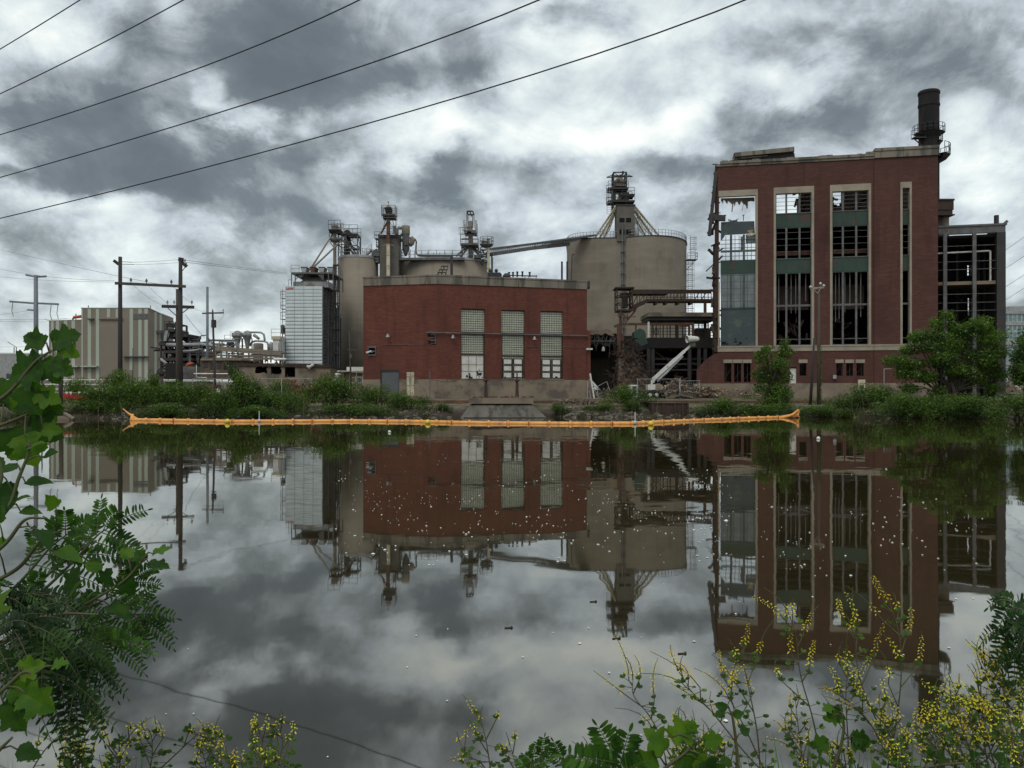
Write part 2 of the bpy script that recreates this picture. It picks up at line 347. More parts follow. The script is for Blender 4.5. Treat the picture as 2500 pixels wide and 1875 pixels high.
M['leafL']=leafmat('locust_leaflets',(.030,.078,.014),(.055,.125,.018),(.016,.045,.010),.38,12.)
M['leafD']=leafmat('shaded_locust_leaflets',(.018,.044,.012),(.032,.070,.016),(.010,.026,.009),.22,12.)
M['leafC']=leafmat('clover_leaves',(.055,.105,.024),(.095,.155,.032),(.030,.065,.016),.35,3.)
M['petal']=leafmat('yellow_petals',(.66,.58,.05),(.80,.74,.12),(.60,.42,.04),.35,8.)
M['stem']=mat('green_stem',(.075,.10,.035),.7,(.07,.05,.03),6,.9)
M['foam']=mat('pale_foam',(.75,.75,.70),.8)
M['rubble']=mat('rubble_earth',(.125,.090,.062),.95,(.065,.048,.036),1.4,.9,c3=(.22,.18,.14),sc3=1.6,th3=(.58,.66),bump=.03,bsc=3)
# ================================================================ SETTING: ground, water
def lerp_tab(tab,x):
    if x<=tab[0][0]: return tab[0][1]
    for (a,b),(c,d) in zip(tab,tab[1:]):
        if x<=c: return b+(d-b)*(x-a)/(c-a)
    return tab[-1][1]
SH=[(-200,40),(-60,54),(-40,57.5),(-28,59.5),(-12,62),(0,63),(15,64.5),(22,65),(28,61.5),(40,58),(60,52),(200,25)]
def shore(x): return lerp_tab(SH,x)
def gz(x,y,nz=True):
    s=shore(x)+(2.2 if -4.6<x<3.6 else 0)
    n=noise.noise(Vector((x*.35,y*.35,0)))*.16+noise.noise(Vector((x*1.3,y*1.3,3)))*.07 if nz else 0
    if y<3.2: return .25+.1*(3-y)*.3-max(0,(y-2.2))*.6
    t=y-s
    if t<-3: return -1.2
    if t<0: return -.15+t*.35
    if t<4.5: return -.15+t*.21+n*min(1,t/2)
    if y<80: return .80+(t-4.5)*.008+n*.6
    if y<112: return .9+.4*min(1,(y-80)/16)+n*.35
    if y<250: return 1.3+(y-112)*.030+n
    return 5.44+n*.5
def nonuni(*segs):
    o=[]
    for a,b,st in segs:
        k=a
        while k<b-1e-6: o.append(k); k+=st
    o.append(segs[-1][1]); return o
xs=nonuni((-2400,-400,250),(-400,-80,20),(-80,80,1.0),(80,400,20),(400,2400,250)); ys=nonuni((-60,0,10),(0,6,.5),(6,46,8),(46,90,.7),(90,130,2.5),(130,270,10),(270,600,60),(600,4000,400))
vs=[(x,y,gz(x,y)) for y in ys for x in xs]; nx=len(xs)
fs=[(j*nx+i,j*nx+i+1,(j+1)*nx+i+1,(j+1)*nx+i) for j in range(len(ys)-1) for i in range(nx-1)]
gm=bpy.data.materials.new('ground'); gm.use_nodes=True; t=NT(gm.node_tree)
co=t.n('ShaderNodeTexCoord').outputs['Object']; X,Y,Z=t.sep(co)
gv=t.mix(t.mr(t.noise(co,.5,6,.65),.4,.6),(.085,.066,.046),(.185,.155,.115))
gv=t.mix(t.mr(t.noise(co,3.,5,.7),.45,.62,0.,.6),gv,(.060,.050,.038))
gr=t.mix(t.mr(t.noise(co,1.7,5,.7),.4,.6),(.035,.058,.018),(.075,.075,.035))
gv=t.mix(t.mr(t.noise(t.v('ADD',co,(31.,7.,0.)),.16,6,.65),.50,.60),gv,gr)
gv=t.mix(t.mr(Z,.85,-.02),gv,(.034,.026,.018))
bp=t.n('ShaderNodeBump',i={'Strength':1.,'Distance':.12,'Height':t.noise(co,2.2,6,.7)})
b=t.n('ShaderNodeBsdfPrincipled',i={'Base Color':gv,'Roughness':.95,'Specular IOR Level':.15,'Normal':bp.outputs[0]}); t.n('ShaderNodeOutputMaterial',i={0:b.outputs[0]})
me=bpy.data.meshes.new('ground'); me.from_pydata(vs,[],fs); me.materials.append(gm); me.polygons.foreach_set('use_smooth',[True]*len(fs))
go=bpy.data.objects.new('ground',me); COL.objects.link(go); go['kind']='structure'
wm=bpy.data.materials.new('river_water'); wm.use_nodes=True; t=NT(wm.node_tree)
co=t.n('ShaderNodeTexCoord').outputs['Object']
def wav(scale,stretch,amp,off):
    c=t.noise(t.v('ADD',t.v('MULTIPLY',co,stretch),off),scale,2,.5,0,True)
    return t.v('MULTIPLY',t.v('SUBTRACT',c,(.5,.5,.5)),(amp*.6,amp,0.))
patch=t.mr(t.noise(t.v('MULTIPLY',co,(.6,1.,1.)),.055,3,.6),.42,.66,.35,1.35)
nr=t.v('ADD',wav(.9,(.55,1.,1.),.015,(0.,0.,0.)),t.v('ADD',wav(.22,(.7,1.,1.),.012,(5.,3.,1.)),wav(3.2,(.7,1.,1.),.016,(9.,1.,4.))))
nr=t.v('SCALE',nr,sc=patch)
nr=t.v('ADD',nr,t.v('SCALE',wav(9.,(.6,1.,1.),.010,(2.,8.,1.)),sc=t.mr(t.noise(t.v('MULTIPLY',co,(.35,1.,1.)),.16,4,.6),.50,.66)))
nr=t.v('NORMALIZE',t.v('ADD',nr,(0.,0.,1.)))
murk=t.mix(t.mr(t.noise(co,.08,4,.6),.4,.6),(.020,.016,.006),(.028,.022,.009))
dif=t.n('ShaderNodeBsdfDiffuse',i={'Color':murk})
gl=t.n('ShaderNodeBsdfAnisotropic',i={'Color':(.93,.93,.90,1),'Roughness':.022,'Normal':nr})
fr=t.n('ShaderNodeFresnel',i={'IOR':2.5,'Normal':nr})
mx=t.n('ShaderNodeMixShader',i={0:t.m('ADD',t.m('MULTIPLY',fr.outputs[0],.95),.05,clamp=True),1:dif.outputs[0],2:gl.outputs[0]})
t.n('ShaderNodeOutputMaterial',i={0:mx.outputs[0]})
wb=MB(); wb.add([(-700,.5,0),(700,.5,0),(700,90,0),(-700,90,0)],[(0,1,2,3)]); wo=wb.build('river_water',wm,origin=(0,0,0)); wo['kind']='structure'

# ================================================================ RED BRICK PUMP HOUSE
def rnd(a,b): return random.uniform(a,b)
FR=Facade(1067,98,1433,103.2); FL=Facade(887,100,1067,98)
ph=thing('brick_pump_house',(FR.A.x,FR.A.y,1.1),'low red brick building with grey concrete parapet and three tall glass block windows','building')
z0,zb,zt,zc=1.0,3.5,14.47,15.54
def cu(f,a,b,v=0): return (f.U(a,v),f.U(b,v))
wins=[]
for (a,b,top,m1,m2,l1,bot) in ((1015,1230,382,590,612,795,1014),(1380,1590,394,598,620,805,1017),(1730,1935,403,606,628,810,1020)):
    ua,ub=FR.U(C7(a,0)[0]),FR.U(C7(b,0)[0]); zz=[FR.Z(C7((a+b)/2,k)) for k in(top,m1,m2,l1,bot)]; wins.append((ua,ub,*zz))
holesR=[(w_[0],w_[1],zb,w_[2]) for w_ in wins]
dG=[FL.U(C7(290,0)[0]),FL.U(C7(460,0)[0]),FL.Z(C7(370,932)),1.6]     # grey shutter (left face)
dC=[FL.U(C7(524,0)[0]),FL.U(C7(594,0)[0]),FL.Z(C7(560,950)),1.6]
lv=[FL.U(C7(185,0)[0]),FL.U(C7(245,0)[0]),FL.Z(C7(200,800)),FL.Z(C7(200,727))]
mb=MB(FR.M); mb.wall(0,FR.L,zb,zt,holesR,0,.45)
mb.box(FR.L+.0,FR.L+.42,-.12,.6,zb,FR.Z(C4(530,620)))
mb.fr=FL.M; mb.wall(0,FL.L,zb,zt,[(dG[0],dG[1],zb,dG[2]),(dC[0],dC[1],zb,dC[2]),tuple(lv)],0,.45)
mb.fr=None
a=FL.M@Vector((0,0,0)); b=FL.M@Vector((FL.L,0,0)); c=FR.M@Vector((FR.L,0,0))
back=[(c.x+.2,c.y+20),(a.x-1,a.y+20)]
def sidewall(mb,p,q,z_0,z_1,t=.4): 
    mb.bar((p[0],p[1],(z_0+z_1)/2),(q[0],q[1],(z_0+z_1)/2),t,z_1-z_0)
sidewall(mb,(a.x+.2,a.y+.46),(a.x-.8,a.y+20),zb,zt); sidewall(mb,(c.x-.2,c.y+.46),(c.x,c.y+20),zb,zt); sidewall(mb,back[0],back[1],zb,zt)
mb.build('brick_wall',M['brick'],ph)
mb=MB(FR.M); mb.box(0,FR.L+.06,-.06,.5,z0,zb-.004); mb.box(FR.L+.06,FR.L+.55,-.2,.6,z0,FR.Z(C4(530,1085)))
mb.fr=FL.M; mb.wall(0,FL.L,z0,zb-.004,[(dG[0],dG[1],1.6,zb),(dC[0],dC[1],1.6,zb)],-.06,.5)
mb.box(-.5,FL.L*.75,-1.6,-.07,z0,1.55)      # loading ledge
mb.build('concrete_base',M['conc'],ph)
mb=MB(FR.M); mb.box(0,FR.L,-.10,.6,zt,zc-.18); mb.box(0,FR.L+.05,-.16,.7,zc-.18,zc)
n=9
for i in range(1,n): uu=FR.L*i/n; mb.box(uu-.02,uu+.02,-.115,-.101,zt+.02,zc-.2)
mb.fr=FL.M; mb.box(0,FL.L,-.10,.6,zt,zc-.18); mb.box(-.05,FL.L,-.16,.7,zc-.18,zc)
for i in range(1,5): uu=FL.L*i/5; mb.box(uu-.02,uu+.02,-.115,-.101,zt+.02,zc-.2)
mb.fr=None; sidewall(mb,(a.x+.2,a.y+.7),(a.x-.8,a.y+20),zt,zc-.1,.42); sidewall(mb,(c.x-.2,c.y+.7),(c.x,c.y+20),zt,zc-.1,.42)
mb.build('parapet',M['cornice'],ph)
mb=MB(); mb.foot([(a.x+.5,a.y+.7),(b.x,b.y+.7),(c.x-.5,c.y+.7),(c.x-.3,c.y+19.7),(a.x-.4,a.y+19.7)],14.6,14.9); mb.build('roof',M['dark'],ph)
for k,(ua,ub,zt_,m1,m2,l1,bt) in enumerate(wins):
    fr=MB(FR.M)
    fr.box(ua,ub,.10,.30,m2,m1)          # steel band between the two block fields
    fr.box(ua,ub,.12,.28,l1-.07,l1+.07); fr.box(ua,ub,.12,.28,zt_-.12,zt_)
    fr.box(ua,ua+.10,.12,.28,zb+.05,m2); fr.box(ub-.10,ub,.12,.28,zb+.05,m2)
    wf=fr.build('window_frame',M['rustd'],ph); 
    p=MB(FR.M); p.box(ua+.0,ub,.28,.38,m1,zt_-.12); p.build('glass_block_panel',M['gblock'],wf)
    p=MB(FR.M); p.box(ua+.10,ub-.10,.28,.38,l1+.07,m2); p.build('glass_block_panel',M['gblock'],wf)
    s=MB(FR.M); s.box(ua-.1,ub+.1,-.12,.45,zb+.002,zb+.10); s.build('window_sill',M['conc'],ph)
    p=MB(FR.M); W_=ub-ua
    if k==0:
        p.box(ua+.12,ub-.12,.24,.34,zb+.1,l1-.07); p.build('boarded_panel',M['white'],wf)
        g=MB(FR.M)
        for fx in(.34,.66): g.box(ua+W_*fx-.02,ua+W_*fx+.02,.20,.24,zb+.1,l1-.07)
        for fz in(.33,.60): g.box(ua+.12,ub-.12,.205,.238,zb+(l1-zb)*fz-.02,zb+(l1-zb)*fz+.02)
        g.build('glazing_bar',M['conc'],wf)
        for i in range(26):
            h=MB(FR.M)
            cx_=ua+W_*random.choice((.28,.38,.48,.72,.78,.85,.9)); cz_=zb+.15+abs(random.gauss(0,.5))*(1.4 if cx_>ua+W_*.65 else .5); r=rnd(.05,.2)
            poly=[(min(ub-.14,cx_+math.cos(i2*1.2)*r*rnd(.4,1.2)),max(zb+.12,cz_+math.sin(i2*1.2)*r*rnd(.4,1.2))) for i2 in range(5)]
            h.prism(poly,.190-i*.001,.2); h.build('broken_hole',M['black'],wf)
    else:
        p.box(ua+.10,ub-.10,.26,.36,zb+.1,l1-.07); p.build('glass_block_panel',M['gblock'],wf)
        g=MB(FR.M); q=MB(FR.M)
        for fx in(.10,.55):
            for fz in(.06,.34,.62):
                x0,x1=ua+W_*fx+.03,ua+W_*(fx+.32)+.05; q0=zb+(l1-zb)*fz+.1; q1=q0+(l1-zb)*.20
                q.box(x0,x1,.17,.22,q0,q1)
                for e in(-.05,): g.wall(x0-.07,x1+.07,q0-.07,q1+.07,[(x0,x1,q0,q1)],.14,.24)
        for fx in(.06,.49,.93): g.box(ua+W_*fx-.03,ua+W_*fx+.03,.15,.25,zb+.1,zb+(l1-zb)*.86)
        q.build('pale_pane',M['white'],wf); g.build('glazing_bar',M['rustd'],wf)
        for i in range(5):
            h=MB(FR.M)
            cx_=ua+W_*random.choice((.17,.63,.7,.75)); cz_=zb+rnd(.22,.36); r=rnd(.06,.14)
            h.prism([(cx_+math.cos(j*1.25)*r*rnd(.5,1.2),cz_+math.sin(j*1.25)*r*rnd(.5,1.1)) for j in range(5)],.150-i*.001,.16); h.build('broken_hole',M['black'],wf)
mb=MB(FL.M); mb.box(dG[0],dG[1],.15,.25,1.56,dG[2]-.12); 
for i in range(14): zz=1.6+i*.27; mb.box(dG[0],dG[1],.13,.15,zz,zz+.03)
d_=mb.build('shutter_door',M['door'],ph)
mb=MB(FL.M); mb.box(dG[0]-.05,dG[1]+.05,.02,.14,dG[2]-.12,dG[2]); mb.box(dG[0],dG[0]+.1,.05,.15,1.56,dG[2]-.12); mb.box(dG[1]-.1,dG[1],.05,.15,1.56,dG[2]-.12); mb.build('door_frame',M['dark'],d_)
mb=MB(FL.M); mb.box(dC[0],dC[1],.05,.2,1.56,dC[2]); d_=mb.build('cream_door',M['cream'],ph)
mb=MB(FL.M)
cu_=(dC[0]+dC[1])/2
mb.box(cu_-.02,cu_+.02,.03,.048,1.6,dC[2]-.05)
for s_ in(-1,1): mb.wall(cu_+min(.08*s_,.7*s_),cu_+max(.08*s_,.7*s_),dC[2]-1.6,dC[2]-.55,[(cu_+min(.12*s_,.66*s_),cu_+max(.12*s_,.66*s_),dC[2]-1.55,dC[2]-.6)],.03,.048)
mb.box(cu_-.12,cu_-.07,-.01,.03,2.6,2.75); mb.build('door_trim',M['steel'],d_)
mb=MB(FL.M); u0,u1,q0,q1=lv; mb.wall(u0-.08,u1+.08,q0-.08,q1+.08,[(u0,u1,q0+(q1-q0)*.55,q1-.1),(u0,u1,q0+.1,q0+(q1-q0)*.4)],-.08,.1); l_=mb.build('window_frame',M['steel'],ph)
mb=MB(FL.M); mb.box(u0,u1,.16,.3,q0,q1); mb.build('dark_opening',M['black'],l_)
mb=MB(FL.M); mb.bar((u0+.5,-.06,q0+.35),(u0+.3,-.45,q0+.4),.08); mb.bar((u0-.1,-.5,q0+.28),(u0+.5,-.42,q0+.45),.2,.18); mb.build('security_camera',M['white'],ph)
mb=MB(FR.M)
for s_ in(0,1):
    uu=FR.L+.1+.42*s_; zz=FR.Z(C4(530,792)); mb.bar((uu-.35,-.4,zz),(uu+.02,-.38,zz+.04),.2,.2)
mb.bar((FR.L+.1,-.1,FR.Z(C4(530,792))),(FR.L+.1,-.4,FR.Z(C4(530,792))),.07); mb.build('security_camera',M['white'],ph)
pa=FR.uz(C7(800,600)); pb=FR.uz(C7(2150,628)); mb=MB(FR.M)
mb.tube((pa[0]-.3,-.22,pa[1]),(FR.L,-.22,pb[1]),.075)
for i in range(9): uu=pa[0]+(pb[0]-pa[0])*i/8.; mb.box(uu-.04,uu+.04,-.22,-.0,pb[1]-.16,pb[1]+.03)
mb.fr=FL.M; pl=FL.uz(C7(708,598)); mb.tube((pl[0],-.22,pl[1]),(FL.L+.1,-.22,pa[1]),.075); mb.build('wall_pipe',M['steel'],ph)
for (X_,Y_) in((370,640),(935,650),(1665,663)):
    f=FL if C7(X_,0)[0]<1067 else FR; u_,zz=f.uz(C7(X_,Y_)); mb=MB(f.M); mb.box(u_-.06,u_+.06,-.14,.0,zz-.02,zz+.3); mb.bar((u_,-.1,zz+.2),(u_,-.55,zz+.25),.06); mb.path([(u_,-.55,zz+.38),(u_,-.5,zz+.02)],[.07,.24],8)
    mb.build('wall_lamp',M['steell'],ph)
mb=MB(FL.M)
for (X_,Y_,w_) in((735,620,30),(765,632,36),(735,680,26),(768,690,32)):
    mb=MB(FL.M); u_,zz=FL.uz(C7(X_,Y_)); mb.box(u_-w_*.0068,u_+w_*.0068,-.07,-.005,zz-.17,zz+.17); mb.build('missing_louvre',M['black'],ph)
mb=MB(FL.M)
for k in range(4):
    u_,zz=FL.uz(C7(775,616+k*26)); mb.box(u_-.42,u_+.3,-.12,-.075,zz-.03,zz+.03)
mb.box(FL.uz(C7(786,600))[0],FL.uz(C7(792,600))[0],-.14,-.01,FL.uz(C7(786,700))[1],FL.uz(C7(786,610))[1]); mb.build('louvre_bracket',M['steel'],ph)
mb=MB(FL.M); u_,zz=FL.uz(C7(300,708)); mb.tube((u_,-.07,zz),(FL.L-1.5,-.07,zz),.02); mb.build('conduit',M['steel'],ph)
mb=MB(FR.M); u_,zz=FR.uz(C7(2100,730)); mb.tube((FR.U(C7(1590,0)[0]),-.07,zz),(FR.L,-.07,zz),.02); mb.build('conduit',M['steel'],ph)
# things on its roof
def px_thing(name,label,cat,loc,group=None): return thing(name,loc,label,cat,group)
D=104.
mb=MB()
p0=W(C12(742,1368),D);p1=W(C12(1036,1432),D); mb.prism([(p0.x,p0.z),(W(C12(1000,1368),D).x,p0.z),(W(C12(1036,1400),D).x,W(C12(0,1400),D).z),(p1.x,14.9),(p0.x,14.9)],D,D+1.4)
for X_ in(800,925): q=W(C12(X_,1330),D+.7); mb.lathe(q.x,q.y,[(.10,p0.z),(.10,q.z-.2),(.22,q.z-.15),(.2,q.z+.1),(.05,q.z+.2)],8)
tag(mb.build('roof_duct',M['dark']),'low black duct with two stub vents on the brick roof','duct')
mb=MB(); p0=W(C12(1060,1392),D);p1=W(C12(1200,1440),D)
mb.path([(p0.x,D+.8,p0.z-.35),(p0.x+.3,D+.8,p0.z-.25),(p1.x,D+.8,p0.z-.25)],[.2,.42,.42],10)
q0=W(C12(1180,1410),D);q1=W(C12(1760,1425),D); mb.bar((q0.x,D+.8,q0.z),(q1.x,D+.8,q0.z-.1),.12)
for X_,Y_ in((1185,1345),(1265,1345),(1352,1335),(1457,1332),(1605,1345)):
    q=W(C12(X_,Y_),D); mb.lathe(q.x,D+.8,[(.11,q0.z-.2),(.11,q.z-.1),(.16,q.z-.1),(.14,q.z+.02)],8)
for X_ in(1210,1510,1740): q=W(C12(X_,0),D); mb.bar((q.x,D+.8,q0.z),(q.x-.1,D+.8,14.9),.08)
q=W(C12(1600,0),D); mb.bar((q.x,D+.8,q0.z),(q.x-.6,D+.8,14.9),.06)
tag(mb.build('roof_pipe_manifold',M['dark']),'black horizontal pipe with five upright stubs on the brick roof','pipe')
for (X_,Ya,lab) in((318,1055,'thin black upright pole on the brick roof, free of the silo'),(375,1055,'black upright pole standing at the left edge of the big silo')):
    q=W(C3(X_,Ya),D+2); mb=MB(); mb.tube((q.x,q.y,14.8),(q.x,q.y,q.z),.12); mb.box(q.x-.2,q.x+.2,q.y-.2,q.y+.2,14.8,15.0); tag(mb.build('roof_pole',M['dark']),lab,'pole')
q=W(C3(430,980),D+1); q2=W(C3(415,1250),D+1); mb=MB(); mb.path([(q2.x,q.y,14.8),(q.x-.02,q.y,q.z-.1),(q.x,q.y,q.z),(q.x+.25,q.y,q.z)],.06,6); mb.box(q2.x-.1,q2.x+2.3,q.y-.6,q.y+.6,14.8,zc+.12)
tag(mb.build('vent_pipe',M['dark']),'slanting thin vent pipe with hooked top on brick roof corner','pipe')
q=W(C2(1430,712),102); mb=MB(); mb.bar((q.x,q.y,14.8),(q.x,q.y,q.z),.3,.3); mb.box(q.x-.35,q.x+.35,q.y-.35,q.y+.35,14.8,15.0); tag(mb.build('roof_mast',M['dark']),'thick dark post above the parapet before the long silo','post')
mb=MB()
for X0,X1,Y_ in((1350,1404,790),(1332,1396,818),(1322,1388,838)):
    p=W(C2(X0,Y_),102);q=W(C2(X1,Y_),102); mb.bar(p,q,.14,.12)
    for f_ in(.05,.5,.95): e=p.lerp(q,f_); mb.bar(e,(e.x-.1,e.y,e.z-.5),.07)
p=W(C2(1392,818),102); mb.bar(p,(p.x-.3,p.y,14.8),.08); p=W(C2(1335,818),102); mb.bar(p,(p.x-.3,p.y,14.8),.08); p=W(C2(1372,790),102); mb.bar(p,(p.x-.35,p.y,p.z-.9),.06)
tag(mb.build('roof_ladder',M['dark']),'broken black ladder frame on the brick roof edge','ladder')
# loading rail at left of base
# ================================================================ POWER PLANT (tall gutted brick hall)
F2=Facade(1752,105,2289,100)
pp=thing('power_plant',(F2.A.x,F2.A.y,1.2),'tall gutted red brick power plant hall with stone framed window bays','building')
PB,PT=7.70,29.8
bays=[]
for (o0,o1,i0,i1,to,ti) in((150,415,165,400,730,770),(522,795,537,778,708,750),(902,1180,918,1163,690,735),(1375,1452,1390,1438,677,717)):
    U=lambda X_:F2.U(C5(X_,0)[0]); bays.append((max(U(o0),0.02),U(o1),max(U(i0),.35),U(i1),F2.Z(C5((o0+o1)/2,to)),F2.Z(C5((o0+o1)/2,ti))))
L2=F2.L; bz0=7.0
def hole6(X0,X1,Y0,Y1): 
    u0,za=F2.uz(C6(X0,Y0)); u1,zb_=F2.uz(C6(X1,Y1)); return (u0,u1,min(za,zb_),max(za,zb_))
low=[hole6(190,237,515,645),hole6(255,303,515,645),hole6(320,367,515,645),hole6(697,743,515,603),hole6(945,988,515,603),hole6(1012,1058,515,603),hole6(1082,1130,515,603),hole6(1350,1395,515,603),hole6(1420,1465,515,603)]
low=[(a,b,max(c,3.12) if i<3 else c,d) for i,(a,b,c,d) in enumerate(low)]
wd=hole6(630,675,543,632)
uM=F2.U(C5(1200,0)[0])
mb=MB(F2.M); mb.wall(0,L2,PB,PT,[(b[0],b[1],PB,b[4]) for b in bays],0,.6)
mb.box(uM,L2,-.12,-.0,PB,PT)   # placeholder thickness of the right tower front, split below
mb=MB(F2.M); mb.wall(0,uM,PB,PT,[(b[0],b[1],PB,b[4]) for b in bays[:3]],0,.6); mb.wall(uM,L2,PB,PT,[(bays[3][0],bays[3][1],PB,bays[3][4])],-.15,.6)
# right and rear walls of the hall
mb.box(L2-.5,L2,.61,22,bz0,PT)
# lower storey with the broken wing wall on the left
mb.wall(0,uM,3.1,bz0,[*low,(wd[0],wd[1],3.1,wd[3])],0,.6); mb.wall(uM,L2,3.1,bz0,low,-.15,.6)
w0=F2.uz(C4(1725,830)); w1=F2.uz(C4(1565,985)); w2=F2.uz(C4(1565,1112))
mb.prism([(0,3.1),(0,w0[1]),(w0[0],w0[1]-.1),((w0[0]+w1[0])/2,(w0[1]+w1[1])/2+.12),(w1[0],w1[1]),(w2[0],3.1)],0,.6)
mb.build('brick_wall',M['brick2'],pp)
mb=MB(F2.M); mb.box(0,uM,-.08,.62,bz0,PB); mb.box(uM,L2,-.22,.62,bz0,PB); mb.box(-.05,uM,-.14,-.08,PB-.18,PB-.02); mb.box(uM,L2,-.28,-.22,PB-.18,PB-.02); mb.build('stone_band',M['stone'],pp)
mb=MB(F2.M); mb.box(w2[0]-.4,uM,-.12,.7,1.0,3.1); mb.box(uM,L2,-.28,.7,1.0,3.1); mb.build('foundation',M['conc'],pp)
mb=MB(F2.M)
zl=F2.Z(C5(165,540)); zr=F2.Z(C5(1400,443))
mb.box(.3,uM,-.25,.9,PT+.28,zl); mb.box(-.15,uM,-.12,.8,PT,PT+.28); mb.box(uM-.9,uM,-.28,.95,zl,zl+.22)
mb.box(uM,L2+.05,-.35,.9,PT-.35+.35,zr-.35); mb.box(uM-.05,L2+.12,-.45,1.0,zr-.35,zr-.12); mb.box(uM,L2+.08,-.4,.95,zr-.12,zr)
for i in range(16): zz=rnd(zl-.02,zl+.16); uu=rnd(.2,uM-1.2); mb.box(uu,uu+rnd(.2,1.),-.1,.7,zl-.05,zz)
mb.build('stone_cornice',M['cornice'],pp)
mb=MB(F2.M)   # lifted roof slab left on top
P=lambda X_,Y_:F2.uz(C14(X_,Y_),2)
q=[P(395,172),P(1320,80),P(1325,148),P(400,235)]; mb.prism(q,1.2,5)
q=[P(402,236),P(920,196),P(915,215),P(400,262)]; mb.prism(q,1.6,4.6)
mb.build('roof_slab',M['cornice'],pp)
mb=MB(F2.M); q=[P(600,200),P(1335,150),P(1345,235),P(600,250)]; mb.prism(q,1.9,4.4); mb.bar((P(395,172)[0],1.5,P(395,172)[1]),(P(372,262)[0],1.5,P(372,262)[1]),.1); mb.build('roof_edge_beam',M['dark'],pp)
mb=MB(F2.M); a_=F2.uz(C14(60,318)); b_=F2.uz(C14(150,316)); mb.bar((a_[0],.3,a_[1]),(b_[0],.3,b_[1]),.1); mb.build('bent_rebar',M['dark'],pp)
for k,bq in enumerate(bays):
    o0,o1,i0,i1,to,ti=bq; vf=-.19 if k==3 else -.04; s=MB(F2.M)
    s.box(o0,i0,vf,.5,PB,ti); s.box(i1,o1,vf,.5,PB,ti); s.box(o0,o1,vf,.5,ti,to)
    if k==0: s=MB(F2.M); s.box(i1,o1,vf,.5,PB,ti); s.box(o0,o1,vf,.5,ti,to); s.box(F2.U(C5(147,0)[0]),F2.U(C5(158,0)[0]),vf,.5,PB,F2.Z(C5(150,1350)))
    s.build('stone_frame',M['stone'],pp)
# spandrels, mullions and glazing
def bay(k,rows,spans,mull,trans):
    o0,o1,i0,i1,to,ti=bays[k]; cX=None
    for (z_a,z_b) in spans:
        s=MB(F2.M); s.box(i0,i1,.2,.4,z_a,z_b); 
        n=max(1,len(mull)+1)
        for m_ in mull: uu=i0+(i1-i0)*m_; s.box(uu-.05,uu+.05,.17,.2,z_a+.05,z_b-.05)
        s.box(i0,i1,.15,.2,z_a,z_a+.06); s.box(i0,i1,.15,.2,z_b-.08,z_b)
        s.build('green_spandrel',M['green'],pp)
    for (z_a,z_b) in rows:
        s=MB(F2.M)
        for m_ in mull: uu=i0+(i1-i0)*m_; s.box(uu-.11,uu+.11,.18,.36,z_a,z_b)
        s.box(i0,i0+.09,.2,.34,z_a,z_b); s.box(i1-.09,i1,.2,.34,z_a,z_b)
        for zz,t_ in trans:
            if z_a<zz<z_b: s.box(i0,i1,.22,.30,zz-t_/2,zz+t_/2)
        s.box(i0,i1,.21,.33,z_a+.002,z_a+.08); s.box(i0,i1,.21,.33,z_b-.08,z_b-.002)
        s.build('window_frame',M['steel'],pp)
Zk=lambda X_,Y_:F2.Z(C5(X_,Y_)); Z6=lambda X_,Y_:F2.Z(C6(X_,Y_))
rowsd={}
for k,X_,(r1,r2,s1,r3,s2,) in((1,657,(750,885,980,1193,1288)),(2,1040,(735,868,968,1180,1278)),(3,1414,(717,858,958,1168,1270))):
    zz=[Zk(X_,q_) for q_ in(r1,r2,s1,r3,s2)]; rowsd[k]=zz
    rows=[(zz[1],zz[0]),(zz[3],zz[2]),(PB,zz[4])]; sp=[(zz[2],zz[1]),(zz[4],zz[3])]
    tr=[(PB+ (zz[4]-PB)*.55,.22),(PB+.75,.08)]
    nrow=5
    for i in range(1,nrow): tr.append((zz[1]+(zz[0]-zz[1])*i/nrow,.04)); tr.append((zz[3]+(zz[2]-zz[3])*(i+.2)/nrow,.035))
    bay(k,rows,sp,(.30,.67) if k!=3 else (),tr)
# interior uprights seen behind bays 2,3
for k in(1,2):
    o0,o1,i0,i1,to,ti=bays[k]; zt3=rowsd[k][4]; s=MB(F2.M)
    for f_ in(.10,.45,.58,.86) if k==1 else (.12,.22,.38,.52,.82):
        uu=i0+(i1-i0)*f_; s=MB(F2.M); s.box(uu-.05,uu+.05,.75,.87,PB+5+rnd(-2.5,.5),zt3+.3); s.build('interior_post',M['steel'],pp)
    s=MB(F2.M); zr_=rowsd[k][3]; s.box(i0-.2,i1+.2,2.2,2.5,zr_+.75,zr_+1.25); s.box(i0-.2,i1+.2,1.8,2.0,zr_+.05,zr_+.22); s.build('red_interior_beam',M['rust'],pp)
